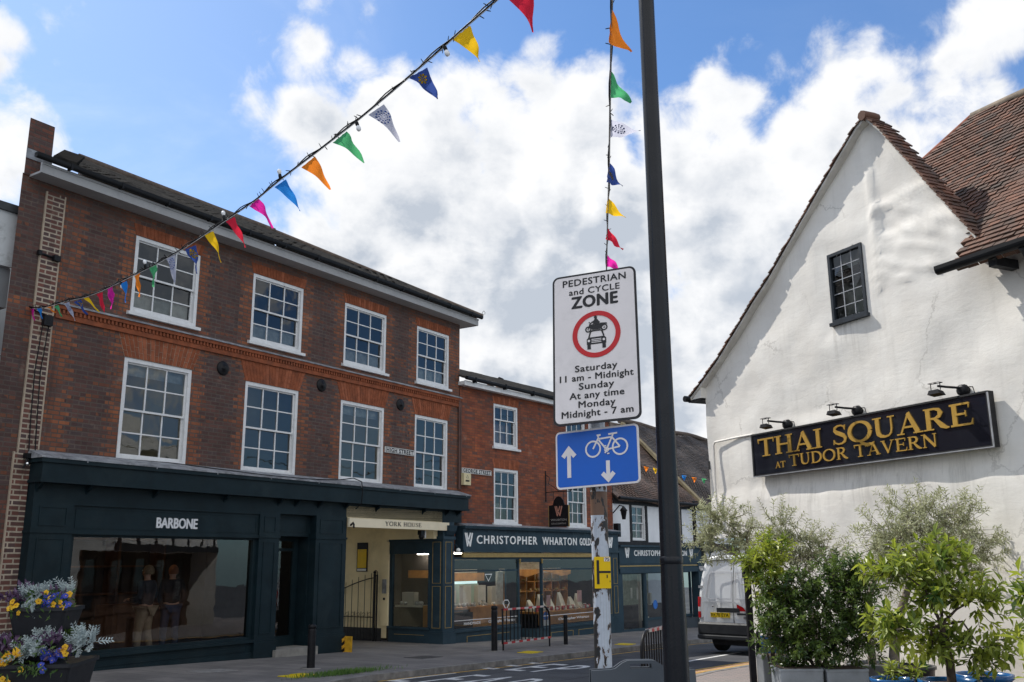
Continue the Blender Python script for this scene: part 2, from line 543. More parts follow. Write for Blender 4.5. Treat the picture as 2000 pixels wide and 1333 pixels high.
def roman(ch, F=0.15, T=0.055):
    S = 0.075
    if ch == 'T':
        return [_stem(.40, F), _foot(.40, F, .022, S+.03), _bar(0, .8, .965, .07), ([(.02, 1.0), (.03, .74)], [.06, .02]), ([(.78, 1.0), (.77, .74)], [.06, .02])], .8
    if ch == 'H':
        return [_stem(.16, F), _stem(.68, F), _foot(.16, F, .022, S), _foot(.16, F, .978, S), _foot(.68, F, .022, S), _foot(.68, F, .978, S), _bar(.16, .68, .52, T)], .84
    if ch == 'A':
        return [([(.13, .02), (.43, 1.0)], [T, T]), ([(.72, .02), (.41, 1.0)], [F+.01, F-.02]), _bar(.22, .62, .33, T), _foot(.12, T, .022, .1), _foot(.73, F, .022, .08)], .88
    if ch == 'I':
        return [_stem(.16, F), _foot(.16, F, .022, S), _foot(.16, F, .978, S)], .32
    if ch == 'S':
        p = [(.50, .77), (.47, .91), (.36, .975), (.22, .96), (.11, .87), (.10, .74), (.17, .63), (.31, .54), (.45, .44), (.52, .30), (.49, .14), (.38, .045), (.22, .025), (.09, .10), (.05, .26)]
        w = [.03, .05, .055, .07, .10, .13, .15, .155, .15, .13, .10, .065, .055, .05, .03]
        return [(p, w), ([(.52, .98), (.51, .72)], [.05, .02]), ([(.04, .02), (.045, .28)], [.05, .02])], .58
    if ch in 'OQ':
        L = [_con(.47, .5, .40, .48, 0, 360, T, F)]
        if ch == 'Q': L.append(([(.42, .03), (.52, -.10), (.72, -.22), (.92, -.19), (1.0, -.10)], [.04, .10, .13, .09, .03]))
        return L, .94
    if ch == 'U':
        p = [(.17, 1.0), (.17, .40), (.19, .22), (.28, .09), (.43, .045), (.57, .08), (.65, .20), (.68, .40), (.68, 1.0)]
        w = [F, F, F, .12, .08, .06, T, T, T]
        return [(p, w), _foot(.17, F, .978, S), _foot(.68, T, .978, S+.02)], .82
    if ch == 'R':
        p = [(.16, .962), (.38, .962), (.52, .90), (.57, .75), (.52, .60), (.38, .515), (.16, .515)]
        return [_stem(.16, F), _foot(.16, F, .022, S), _bar(.02, .2, .978, .045), (p, [T, .07, .12, F, .12, .07, T]), ([(.36, .52), (.58, .16), (.72, .04), (.82, .03)], [.10, F, .10, .04])], .8
    if ch == 'E':
        return [_stem(.16, F), _bar(.02, .62, .967, .066), _bar(.16, .50, .52, T), _bar(.02, .64, .033, .066), ([(.62, 1.0), (.60, .75)], [.06, .02]), ([(.50, .66), (.50, .38)], [.04, .04]), ([(.66, 0), (.70, .27)], [.07, .02])], .7
    if ch == 'D':
        p = [(.16, .965), (.40, .96), (.62, .86), (.74, .66), (.76, .5), (.74, .34), (.62, .14), (.40, .04), (.16, .035)]
        return [_stem(.16, F), (p, [T, .07, .11, F, F, F, .11, .07, T]), _bar(.02, .2, .978, .044), _bar(.02, .2, .022, .044)], .84
    if ch == 'V':
        return [([(.13, .98), (.43, 0)], [F+.01, F-.03]), ([(.72, .98), (.41, 0)], [T, T]), _foot(.13, F, .978, S), _foot(.72, T, .978, .09)], .84
    if ch == 'N':
        return [_stem(.14, T+.01), _stem(.74, T+.01), ([(.13, .98), (.74, .02)], F), _foot(.14, T, .022, .09), _foot(.08, .1, .978, .06), _foot(.74, T, .978, .09)], .88
    if ch == 'Y':
        return [([(.12, .98), (.42, .45)], F), ([(.72, .98), (.40, .45)], T), _stem(.41, F, 0, .5), _foot(.41, F, .022, S), _foot(.12, F, .978, S), _foot(.72, T, .978, .08)], .82
    if ch == 'K':
        return [_stem(.16, F), _foot(.16, F, .022, S), _foot(.16, F, .978, S), ([(.70, .97), (.22, .5)], T), ([(.30, .55), (.70, .04)], [F, F]), _foot(.68, T, .978, .08), _foot(.72, F, .022, .08)], .84
    return [], .4


def add_roman(b, s, x0, x1, z0, z1, y, thick=0.006, track=0.10, F=0.15, T=0.055, f=None):
    tot = 0; lay = []
    for ch in s:
        if ch == ' ': tot += 0.42; continue
        L, w = roman(ch, F, T); lay.append((tot, L)); tot += w + track
    tot -= track
    kx = (x1-x0)/tot; kz = z1-z0; q = 0
    for off, L in lay:
        for pts, ws in L:
            q += 1
            P = [(x0 + (off+a)*kx, z0 + c*kz) for a, c in pts]
            # stroke widths follow the mean of the two scales
            kk = (kx+kz)/2
            Wd = [w*kk for w in ws] if isinstance(ws, (list, tuple)) else ws*kk
            ribbon(b, P, Wd, y, thick + 0.0003*(q % 7), f=f)


def add_dblw(b, cx, z0, h, y, f=None, thick=0.006):
    """the jewellers' interlocked W mark: two slanting bars left, an open V right"""
    k = h
    for i, (pts, w) in enumerate([([(-.42, 1), (-.14, 0)], .12), ([(-.24, 1), (-.06, .30)], .11), ([(-.14, 0), (.02, .42)], .07), ([(.02, .42), (.14, 0)], .07), ([(.14, 0), (.42, 1)], .14), ([(-.02, .50), (.20, 1)], .13)]):
        ribbon(b, [(cx + a*k, z0 + c*k) for a, c in pts], w*k, y, thick + .0003*i, f=f)

# ------------------------------------------------------------------ shared builders
def wall_holes(b, x0, x1, z0, z1, holes, y=0.0, depth=0.14, zcut=()):
    xs = sorted({x0, x1, *[h[0] for h in holes], *[h[1] for h in holes]})
    zs = sorted({z0, z1, *zcut, *[h[2] for h in holes], *[h[3] for h in holes]})
    for i in range(len(xs)-1):
        for j in range(len(zs)-1):
            cx, cz = (xs[i]+xs[i+1])/2, (zs[j]+zs[j+1])/2
            if any(h[0] < cx < h[1] and h[2] < cz < h[3] for h in holes): continue
            b.face([(xs[i], y, zs[j]), (xs[i+1], y, zs[j]), (xs[i+1], y, zs[j+1]), (xs[i], y, zs[j+1])])
    for a, c, d, e in holes:
        b.face([(a, y, d), (a, y, e), (a, y+depth, e), (a, y+depth, d)])
        b.face([(c, y, d), (c, y+depth, d), (c, y+depth, e), (c, y, e)])
        b.face([(a, y, e), (c, y, e), (c, y+depth, e), (a, y+depth, e)])
        b.face([(a, y, d), (a, y+depth, d), (c, y+depth, d), (c, y, d)])


def frame_rect(b, x0, x1, z0, z1, wl, wr, wt, wb, y0, y1):
    b.box(x0, x0+wl, y0, y1, z0, z1); b.box(x1-wr, x1, y0, y1, z0, z1)
    b.box(x0+wl, x1-wr, y0, y1, z1-wt, z1); b.box(x0+wl, x1-wr, y0, y1, z0, z0+wb)


PANE = random.Random(99)


def sash(parent, x0, x1, z0, z1, rt=2, rb=2, cols=3, sill=False, white=None, glass=None, y=0.0, split=None, k=1.0):
    """a box sash window: frame > pane, sill"""
    b = mb(white)
    fw = 0.075*k
    frame_rect(b, x0, x1, z0, z1, fw, fw, .075*k, .06*k, y+.012, y+.13)
    ix0, ix1, iz0, iz1 = x0+fw, x1-fw, z0+.06*k, z1-.075*k
    mz = split if split else iz0 + (iz1-iz0)*rb/(rt+rb)
    for (a, c, n, yy) in ((mz-.022*k, iz1, rt, y+.05), (iz0, mz+.022*k, rb, y+.085)):
        st = .034*k
        frame_rect(b, ix0, ix1, a, c, st, st, .03*k if yy > y+.06 else .03*k, (.06*k if yy > y+.06 else .036*k), yy, yy+.04)
        for i in range(1, cols):
            xx = ix0 + st + (ix1-ix0-2*st)*i/cols
            b.box(xx-.013*k, xx+.013*k, yy+.004, yy+.034, a+.03*k, c-.03*k)
        for j in range(1, n):
            zz = a + .04*k + (c-a-.07*k)*j/n
            b.box(ix0+st, ix1-st, yy+.006, yy+.032, zz-.012*k, zz+.012*k)
    w = b.build('window', None, parent)
    g = mb(glass)
    for (a, c, n, yy) in ((mz, iz1, rt, y+.072), (iz0, mz, rb, y+.107)):
        for i in range(cols):
            for j in range(n):
                xa, xb = ix0+(ix1-ix0)*i/cols, ix0+(ix1-ix0)*(i+1)/cols; za, zb = a+(c-a)*j/n, a+(c-a)*(j+1)/n
                p, q = PANE.uniform(-.004, .004), PANE.uniform(-.004, .004)
                g.face([(xa, yy-p-q, za), (xb, yy+p-q, za), (xb, yy+p+q, zb), (xa, yy-p+q, zb)])
    g.build('pane', None, w)
    if sill:
        s = mb(white)
        s.hexa([(x0-.07, y-.07, z0-.075), (x1+.07, y-.07, z0-.075), (x1+.07, y+.02, z0-.075), (x0-.07, y+.02, z0-.075),
                (x0-.07, y-.07, z0-.015), (x1+.07, y-.07, z0-.015), (x1+.07, y+.02, z0+.004), (x0-.07, y+.02, z0+.004)])
        s.build('sill', None, w)
    return w


def panel_mould(b, x0, x1, z0, z1, y, w=.022, t=.012):
    frame_rect(b, x0, x1, z0, z1, w, w, w, w, y-t, y-.001)


def tiles(b, o, u, v, n, lu, lv, tw=.17, gauge=.1, lift=.02, clip=None, rnd=None, thick=.014, warp=0.0):
    """plain tiles laid in courses on a slope: o eaves corner, u along, v up the slope, n outwards"""
    rnd = rnd or random.Random(3)
    o, u, v, n = map(Vector, (o, u, v, n))
    rows = int(lv/gauge)
    for r in range(rows):
        off = (r % 2)*tw/2
        c = int(lu/tw)+1
        for k in range(-1, c):
            a0 = k*tw+off; a1 = a0+tw-.004
            a0 = max(0, a0); a1 = min(lu, a1)
            if a1-a0 < .02: continue
            if clip and not clip((a0+a1)/2, (r+.5)*gauge): continue
            d = rnd.uniform(-.006, .006); e = rnd.uniform(0, .011); tn = min(1, max(0, rnd.gauss(.5, .27)))
            wv = warp*noise.noise(Vector((a0*.6, r*gauge*.6, 1.7)))
            P = lambda a, t, h: o + u*a + v*t + n*(h+wv)
            t0 = r*gauge+d; t1 = (r+1)*gauge+.03
            q = [P(a0, t0, lift+thick+e), P(a1, t0, lift+thick+e+rnd.uniform(-.003, .003)), P(a1, t1, .012), P(a0, t1, .012)]
            b.face(q, tn)
            b.face([P(a0, t0, -.05), P(a1, t0, -.05), q[1], q[0]], tn)
            if k <= 0 or (clip and not clip(a0-tw/2, (r+.5)*gauge)): b.face([q[0], q[3], P(a0, t1, -.01), P(a0, t0, e)], tn)
            if k >= c-2 or (clip and not clip(a1+tw/2, (r+.5)*gauge)): b.face([q[1], P(a1, t0, e), P(a1, t1, -.01), q[2]], tn)


def leaf(b, p, d, up, l, w, tone, fold=.25):
    """one leaf as two facets folded along the midrib"""
    s = d.cross(up)
    if s.length < 1e-5: s = d.orthogonal()
    s.normalize(); nn = s.cross(d).normalized()
    k = len(b.v)
    m = p + d*l*.48
    b.v += [tuple(p), tuple(m + s*w/2 + nn*w*fold), tuple(p + d*l - nn*l*.08), tuple(m - s*w/2 + nn*w*fold)]
    b.f += [(k, k+1, k+2), (k, k+2, k+3)]
    b.m += [b.cur]*2; b.tone += [tone]*2; b.sm += [False]*2


def rvec(r): 
    while True:
        v = Vector((r.uniform(-1, 1), r.uniform(-1, 1), r.uniform(-1, 1)))
        if .05 < v.length < 1: return v


def bushy(rnd, lb, sb, base, lobes, twigs, leaves, ll, lw, twig_r=.004, twig_len=.3, droop=.1, tones=(.5, .25), up=.35, stem_r=.02, stem_from=None, whorl=False):
    """branches from base to lobes (centre, radius), twigs out of every lobe, leaves along every twig"""
    base = Vector(base)
    for (c, rad) in lobes:
        c = Vector(c); rx, ry, rz = rad
        s = Vector(stem_from) if stem_from else base
        mid = s.lerp(c, .5) + rvec(rnd)*.12 + Vector((0, 0, .05))
        sb.tube([s, mid, c], [stem_r, stem_r*.7, stem_r*.35], 5, caps=False)
        for t in range(int(twigs*(rx*ry*rz)**.5*6)+2):
            d = rvec(rnd)
            sh = d.normalized()*rnd.uniform(.35, 1.0)**.6
            e = c + Vector((sh.x*rx, sh.y*ry, sh.z*rz))
            st = c.lerp(e, rnd.uniform(.25, .6))
            dr = (e-st).normalized() if (e-st).length > 1e-4 else Vector((0, 0, 1))
            dr = (dr + Vector((0, 0, up)) + rvec(rnd)*.45).normalized()
            tl = twig_len*rnd.uniform(.6, 1.3)
            tip = e + dr*tl*.5
            sb.tube([st, e, tip], [twig_r, twig_r*.8, twig_r*.4], 3, caps=False)
            tw = min(1, max(0, rnd.gauss(*tones)))
            for i in range(leaves):
                f = (i+.5)/leaves
                p = st.lerp(e, f*1.0) if f < .4 else e.lerp(tip, (f-.4)/.6)
                ax = dr
                a = i*2.4 + rnd.random()
                o1 = ax.orthogonal().normalized(); o2 = ax.cross(o1)
                ld = (ax*rnd.uniform(.3, .9) + o1*math.cos(a) + o2*math.sin(a) + Vector((0, 0, -droop*rnd.random()))).normalized()
                if whorl and f > .7: ld = (ax*.5 + o1*math.cos(a) + o2*math.sin(a)).normalized()
                L = ll*rnd.uniform(.65, 1.2)
                leaf(lb, p, ld, Vector((0, 0, 1)) + rvec(rnd)*.5, L, lw*L/ll, min(1, max(0, tw + rnd.uniform(-.18, .18) + .12*f)))


def ground_z(x, y):
    s = (x+7.186)*0.54151 + (y-16.797)*0.84069
    return -0.029*min(30, max(0, s))

# ------------------------------------------------------------------ ground
asphalt = M('asphalt', (0.064, 0.065, 0.069), .85, .25, 1.2, .6, 160, dirt=(0.085, 0.083, 0.08), dscale=.6, damt=.6)
m_, t_, p_ = new_mat('pavement slabs')
o_ = t_.obj()
s_ = t_.sep(o_)
u_ = t_.math('ADD', t_.math('MULTIPLY', s_[0], .5415), t_.math('MULTIPLY', s_[1], .8407))
w_ = t_.math('SUBTRACT', t_.math('MULTIPLY', s_[0], .8407), t_.math('MULTIPLY', s_[1], .5415))
bk = t_.n.new('ShaderNodeTexBrick')
t_.put(bk.inputs['Vector'], t_.comb(w_, u_, 0.0))
bk.inputs['Scale'].default_value = 1; bk.inputs['Brick Width'].default_value = .62; bk.inputs['Row Height'].default_value = .45
bk.inputs['Mortar Size'].default_value = .008
bk.inputs['Color1'].default_value = (.13, .122, .117, 1); bk.inputs['Color2'].default_value = (.19, .175, .165, 1); bk.inputs['Mortar'].default_value = (.05, .048, .045, 1)
c_ = t_.mix(t_.math('MULTIPLY', t_.ramp(t_.noise(o_, 1.1, 6, .65), .4, .7), .6), bk.outputs['Color'], (.075, .072, .072))
c_ = t_.mix(t_.math('MULTIPLY', t_.ramp(t_.noise(o_, 9, 5, .7), .56, .7), .35), c_, (.2, .19, .18))
t_.put(p_.inputs['Base Color'], c_); p_.inputs['Roughness'].default_value = .8
t_.put(p_.inputs['Normal'], t_.bump(t_.math('ADD', bk.outputs['Fac'], t_.noise(o_, 60, 4)), .3, .008))
paving = m_
granite = M('granite kerb', (0.19, 0.18, 0.17), .8, .3, 5, .4, 80, dirt=(.08, .08, .075), dscale=3)
road_white = M('worn white road paint', (0.60, 0.60, 0.59), .7, .15, 20, .3, 120, dirt=(.12, .12, .12), dscale=9, damt=.75)
road_yellow = M('worn yellow road paint', (0.50, 0.30, 0.05), .7, .15, 20, .3, 120, dirt=(.14, .12, .09), dscale=8, damt=.75)
bright_yellow = M('bright yellow plastic', (0.62, 0.46, 0.01), .5, .1, 12)
buff = M('buff antiskid strip', (0.36, 0.21, 0.12), .9, .2, 5, .5, 150, dirt=(.2, .14, .1), dscale=3)

# tar seams, repair patches and polished tracks in the carriageway
t_ = NT(asphalt.node_tree); p_ = t_.n['Principled BSDF']; o_ = t_.obj(); s_ = t_.sep(o_)
u_ = t_.math('ADD', t_.math('MULTIPLY', s_[0], .5415), t_.math('MULTIPLY', s_[1], .8407)); w_ = t_.math('SUBTRACT', t_.math('MULTIPLY', s_[0], .8407), t_.math('MULTIPLY', s_[1], .5415))
base_ = p_.inputs['Base Color'].links[0].from_socket
bk = t_.n.new('ShaderNodeTexBrick'); t_.put(bk.inputs['Vector'], t_.comb(t_.math('ADD', u_, t_.math('MULTIPLY', t_.noise(o_, .8, 3), .25)), w_, 0.0))
bk.inputs['Scale'].default_value = 1; bk.inputs['Brick Width'].default_value = 6.5; bk.inputs['Row Height'].default_value = 1.7; bk.inputs['Mortar Size'].default_value = .018
bk.inputs['Color1'].default_value = (1.18, 1.16, 1.12, 1); bk.inputs['Color2'].default_value = (.80, .82, .86, 1); bk.inputs['Mortar'].default_value = (.35, .35, .36, 1)
gr_ = t_.math('ADD', .7, t_.math('MULTIPLY', t_.noise(o_, 90, 2, .8), .6))
t_.put(p_.inputs['Base Color'], t_.vmath('SCALE', t_.vmath('MULTIPLY', base_, bk.outputs['Color']), scale=gr_))
b = mb(asphalt)
b.grid([[(-70 + 2*i, -40 + 2*j, ground_z(-70+2*i, -40+2*j) - .10) for i in range(86)] for j in range(71)], smooth=True, flip=False)
struct('road', b)

U1 = Vector((0.541517, 0.840689, 0)); N1 = Vector((0.840689, -0.541517, 0))
U2 = Vector((0.602372, 0.798215, 0)); N2 = Vector((0.798215, -0.602372, 0))
B0 = Vector((-7.38768, 16.92665, 0)); J0 = Vector((-1.49597, 26.07335, 0))


def polyline(pts, step):
    out = []
    for a, c in zip(pts, pts[1:]):
        a, c = Vector(a), Vector(c); n = max(1, int((c-a).length/step))
        out += [a.lerp(c, i/n) for i in range(n)]
    return out + [Vector(pts[-1])]


def resample(pts, n):
    P = [Vector(p) for p in pts]; L = [0]
    for a, c in zip(P, P[1:]): L.append(L[-1] + (c-a).length)
    out = []
    for i in range(n+1):
        t = L[-1]*i/n; k = 0
        while k < len(L)-2 and L[k+1] < t: k += 1
        out.append(P[k].lerp(P[k+1], (t-L[k])/max(1e-9, L[k+1]-L[k])))
    return out


KERB = [(-8.5, 2.0), (-5.6, 9.0), (-3.75, 13.2), (-3.0, 15.3), (-2.55, 16.5), (0.39, 21.06), (2.18, 23.82), (4.8, 28.0), (16.8, 43.9)]
wallside = [B0 - U1*18, B0 - U1*8, B0 - U1*2.5, B0, B0 + U1*2.0, B0 + U1*7, J0 + U2*2, J0 + U2*6, J0 + U2*26]
ka = resample(KERB, 60)
wa = []
kk = [Vector(p) for p in KERB]
L = [0]
for a, c in zip(kk, kk[1:]): L.append(L[-1] + (c-a).length)
for i in range(61):
    t = L[-1]*i/60; k = 0
    while k < len(L)-2 and L[k+1] < t: k += 1
    q = wallside[k].lerp(wallside[k+1], (t-L[k])/(L[k+1]-L[k])); wa.append(q)
b = mb(paving)
rows = []
for w0, k0 in zip(wa, ka):
    k0 = Vector((k0.x, k0.y, 0)); w0 = w0 + (w0-k0).normalized()*3.0
    r = [w0.lerp(k0, j/8) for j in range(9)]
    rows.append([(p.x, p.y, ground_z(p.x, p.y)) for p in r])
b.grid(rows, flip=True)
struct('pavement', b)


def strip(pts, width, dz, m, name=None, bb=None, side=1, face=0.0):
    """ground-hugging strip along a line, to its right by width; face = height of an upright side on the line"""
    bb = bb or mb(m)
    bb.mat(m)
    P = [Vector((p[0], p[1], 0)) for p in polyline(pts, .4)]
    rr = []
    for i, p in enumerate(P):
        d = (P[min(i+1, len(P)-1)] - P[max(0, i-1)]).normalized()
        n = Vector((d.y, -d.x, 0))*side
        q = p + n*width
        rr.append([(p.x, p.y, ground_z(p.x, p.y)+dz), (q.x, q.y, ground_z(q.x, q.y)+dz)] + ([(q.x, q.y, ground_z(q.x, q.y)+dz-face)] if face else []))
    bb.grid(rr, smooth=False, flip=(side < 0))
    return bb


b = strip(KERB, .16, .006, granite, face=.12)
struct('kerb', b)
b = mb()
K2 = [(-2.3, 16.5), (0.67, 20.9), (2.46, 23.66), (5.1, 27.85), (17.1, 43.7)]
strip(K2, .07, -.096, road_yellow, bb=b)
# KEEP / CLEAR along the carriageway, read by drivers heading away
b.mat(road_white)


def road_text(s, o, wid, hei):
    def f(X, Z, Y):
        p = Vector(o) + N1*X + U1*Z
        return (p.x, p.y, ground_z(p.x, p.y) - .096)
    add_text(b, s, 0, wid, 0, hei, 0, bold=0.0, space=1.25, mapf=f)


road_text('KEEP', (-1.35, 19.62, 0), 2.35, 1.9)
road_text('CLEAR', (-2.78, 16.95, 0), 2.9, 1.95)
strip([(3.2, 20.6), (5.6, 24.6)], .1, -.096, road_white, bb=b)
struct('road_markings', b)

# corner paving in front of the tavern
m_, t_, p_ = new_mat('brick paviours')
o_ = t_.obj()
bk = t_.n.new('ShaderNodeTexBrick')
t_.put(bk.inputs['Vector'], t_.vmath('MULTIPLY', o_, (1, 1, 0)))
bk.inputs['Scale'].default_value = 1; bk.inputs['Brick Width'].default_value = .21; bk.inputs['Row Height'].default_value = .105; bk.inputs['Mortar Size'].default_value = .006
bk.inputs['Color1'].default_value = (.20, .175, .16, 1); bk.inputs['Color2'].default_value = (.28, .22, .19, 1); bk.inputs['Mortar'].default_value = (.1, .09, .08, 1)
t_.put(p_.inputs['Base Color'], t_.mix(t_.math('MULTIPLY', t_.noise(o_, 3, 5), .5), bk.outputs['Color'], (.15, .14, .14)))
p_.inputs['Roughness'].default_value = .85
t_.put(p_.inputs['Normal'], t_.bump(bk.outputs['Fac'], .4, .006))
paviour = m_
EDGE = [(1.2, 6.0), (1.9, 12.0), (2.45, 15.5), (3.0, 17.0), (3.75, 18.4), (5.0, 20.2), (8.0, 24.2), (14, 32.2)]
b = mb(paviour)
rows = []
for p in polyline(EDGE, .8):
    rows.append([(p.x + 1.6*j, p.y - .4*j, ground_z(p.x+1.6*j, p.y-.4*j) - .055) for j in range(8)])
b.grid(rows, flip=True)
struct('corner_paving', b)
b = mb()
strip(EDGE, .14, -.05, granite, bb=b, side=-1, face=.06)
struct('corner_kerb', b)
b = mb()
strip([(p[0]-.16, p[1]+.1) for p in EDGE[3:]], .45, -.096, buff, bb=b, side=-1)
struct('buff_strip', b)
b = mb()
for o in (.30, .52):
    strip([(p[0]-o, p[1]+o*.6) for p in EDGE[3:]], .08, -.091, road_yellow, bb=b, side=-1)
struct('double_yellow_lines', b)

for x, y, lb in ((-1.9, 20.6, 'dark square iron cover in the pavement left of the tall bollard'), (-5.2, 17.0, 'pale worn concrete cover in the pavement near the flower planter')):
    b = mb(M('iron cover', (.05, .05, .052), .6, .3, 30, .6, 60) if x > -3 else M('concrete cover', (.2, .195, .19), .9, .2, 8, .4, 60))
    q = [Vector((x, y, 0)) + U1*a + N1*e for a, e in ((-.35, -.25), (.35, -.25), (.35, .25), (-.35, .25))]
    b.hexa([(v.x, v.y, ground_z(v.x, v.y)-.02) for v in q] + [(v.x, v.y, ground_z(v.x, v.y)+.005) for v in q])
    tag(b.build('access_cover'), lb, 'cover')
# little yellow warning patches on the kerb
for i, (x, y, lb) in enumerate([(-3.62, 16.1, 'yellow raised patch on the pavement left of the grass tuft'), (0.30, 22.2, 'yellow raised patch on the kerb below the guard rail panel'), (2.85, 25.6, 'yellow raised patch on the kerb right of the flaking post')]):
    b = mb(bright_yellow)
    for k in range(2):
        c = Vector((x, y, 0)) + U1*(k*.34) - N1*(.07*k)
        q = [c + U1*a + N1*e for a, e in ((-.13, -.2), (.13, -.2), (.13, .2), (-.13, .2))]
        b.hexa([(v.x, v.y, ground_z(v.x, v.y)-.002) for v in q] + [(v.x, v.y, ground_z(v.x, v.y)+.012) for v in q])
    tag(b.build('kerb_marker_patch'), lb, 'kerb patch', 'yellow patches along the kerb')

grassm = leaf_mat('grass blades', (.05, .12, .02), (.12, .22, .04), .6, .3)
b = mb(grassm)
rg = random.Random(5)
for i in range(900):
    a = rg.gauss(0, .33); e = rg.gauss(0, .09)
    p = Vector((-2.85, 16.55, 0)) + U1*a*1.5 + N1*(e-.05)
    p.z = ground_z(p.x, p.y) - .002
    d = (Vector((rg.uniform(-.6, .6), rg.uniform(-.6, .6), 1))).normalized()
    leaf(b, p, d, Vector((rg.uniform(-1, 1), rg.uniform(-1, 1), .1)), rg.uniform(.04, .12), .012, rg.random())
tag(b.build('grass'), 'tuft of green grass and weeds growing along the kerb edge', 'grass', None, 'stuff')

# ------------------------------------------------------------------ shared building materials
white_paint = M('white gloss paint', (0.64, 0.645, 0.65), .45, .08, 4, dirt=(.36, .35, .33), dscale=4, damt=.45)
glass = glass_mat('window glass', (.62, .66, .66), 1.15)
glass2 = glass_mat('shop glass', (.80, .84, .84), 1.35, wave=.004)
lead = M('lead flashing', (0.21, 0.22, 0.24), .6, .35, 5, .3, 30, dirt=(.5, .5, .5), dscale=7, damt=.5)
black_pvc = M('black gutter', (0.009, 0.0095, 0.011), .5, .2, 4, spec=.15)
black_iron = M('black painted iron', (0.009, 0.009, 0.011), .45, .3, 10, .2, 50, spec=.2)
green_paint = M('dark green shop paint', (0.007, 0.0165, 0.0215), .5, .18, 2.5, .08, 18, dirt=(.018, .03, .034), dscale=1.5, damt=.5, spec=.16)
slate_blue = M('slate blue shop paint', (0.018, 0.038, 0.054), .5, .15, 2.5, .08, 18, dirt=(.04, .065, .08), dscale=1.5, damt=.5, spec=.2)
cream = M('cream masonry paint', (.80, .68, .43), .7, .07, 1.5, .2, 60, dirt=(.42, .34, .2), dscale=1.2, damt=.4)
ceiling_m = M('interior ceiling', (.42, .42, .42), .9, .05)
inner_wall = M('interior wall', (.34, .34, .33), .9, .1, 1)
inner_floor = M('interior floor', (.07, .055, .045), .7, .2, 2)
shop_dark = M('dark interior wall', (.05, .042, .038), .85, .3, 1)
warm_lamp = emis('warm lamp', (1.0, .72, .36), 40.0)
strip_lamp = emis('fluorescent strip', (1.0, .88, .55), 2.2)
stone_step = M('stone step', (.22, .21, .19), .85, .2, 4, .3, 60)
rubbed = M('rubbed red brick', (.215, .062, .026), .85, .22, 7, .3, 70, dirt=(.08, .04, .03), dscale=2.2, damt=.5)
rubbed2 = M('rubbed red brick pale', (.27, .085, .04), .85, .2, 7, .3, 70)
pale_mortar = M('pale mortar', (.36, .29, .22), .9, .15, 8, .4, 60)
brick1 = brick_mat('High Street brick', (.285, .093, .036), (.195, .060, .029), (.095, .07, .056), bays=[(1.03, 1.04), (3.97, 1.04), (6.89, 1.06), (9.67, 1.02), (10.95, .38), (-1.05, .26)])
brick_side = brick_mat('dark stock brick', (.17, .055, .032), (.10, .042, .034), (.075, .055, .045))  # darker red-brown brick for side walls, chimneys and the neighbour
brick_patch = brick_mat('rebuilt pier brick', (.155, .058, .042), (.085, .042, .036), (.36, .30, .23), course=.085, width=.25, mort=.014, soot=.12)
brick2 = brick_mat('George Street brick', (.30, .078, .026), (.20, .048, .022), (.12, .055, .032), course=.075, burn=.10, mort=.007, soot=.45)
slate_m = tile_mat('roof slate', (.085, .075, .07), (.15, .135, .12), (.065, .06, .055), .6)

# ================================================================== brick building on the corner of High Street
B1 = thing('brick_building', 'three storey dark red brick corner building with white sash windows over a dark green shopfront', 'building', B0, R(90-32.787))
UW = [(.27, 1.80), (3.22, 4.74), (6.13, 7.69), (8.94, 10.38)]
LW = [(.25, 1.79), (3.17, 4.72), (6.10, 7.68), (8.91, 10.35)]
UZ, LZ = (6.44, 7.96), (3.63, 5.55)
holes = [(a, c, *UZ) for a, c in UW] + [(a, c, *LZ) for a, c in LW]
b = mb(brick1)
wall_holes(b, -2.05, 10.88, 3.05, 8.42, holes)
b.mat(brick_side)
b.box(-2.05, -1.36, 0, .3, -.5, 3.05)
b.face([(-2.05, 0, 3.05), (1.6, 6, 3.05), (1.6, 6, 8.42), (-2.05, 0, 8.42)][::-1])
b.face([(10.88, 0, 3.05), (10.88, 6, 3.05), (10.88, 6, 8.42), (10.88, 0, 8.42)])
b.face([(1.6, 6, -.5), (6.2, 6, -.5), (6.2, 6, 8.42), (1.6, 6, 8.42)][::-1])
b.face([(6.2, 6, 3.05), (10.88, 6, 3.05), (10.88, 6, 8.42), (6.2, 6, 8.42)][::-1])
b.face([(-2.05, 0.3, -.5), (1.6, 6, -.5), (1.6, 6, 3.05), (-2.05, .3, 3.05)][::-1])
b.build('wall', None, B1)
# rebuilt pier with pale mortar edges
b = mb(brick_patch)
b.box(-1.58, -1.26, -.03, .05, 3.6, 8.22); b.box(-1.64, -1.36, -.03, .05, -.4, 3.6)
b.mat(pale_mortar)
b.box(-1.605, -1.58, -.034, .05, 3.6, 8.22); b.box(-1.26, -1.232, -.034, .05, 3.66, 8.22); b.box(-1.665, -1.64, -.034, .05, -.4, 3.6)
b.build('pier', None, B1)
# string course with a row of small dentils
b = mb(rubbed)
b.box(-1.2, 10.90, -.045, .01, 5.99, 6.08); b.box(-1.2, 10.905, -.075, .01, 6.16, 6.23); b.box(-1.2, 10.90, -.03, .01, 6.08, 6.16)
for i in range(150):
    x = -1.17 + i*.0805
    if x < 10.86: b.box(x, x+.042, -.062, -.03, 6.085, 6.157)
b.mat(lead)
b.hexa([(-1.2, -.10, 6.23), (10.92, -.10, 6.23), (10.92, .01, 6.23), (-1.2, .01, 6.23), (-1.2, -.10, 6.245), (10.92, -.10, 6.245), (10.92, .01, 6.30), (-1.2, .01, 6.30)])
b.build('string_course', None, B1)
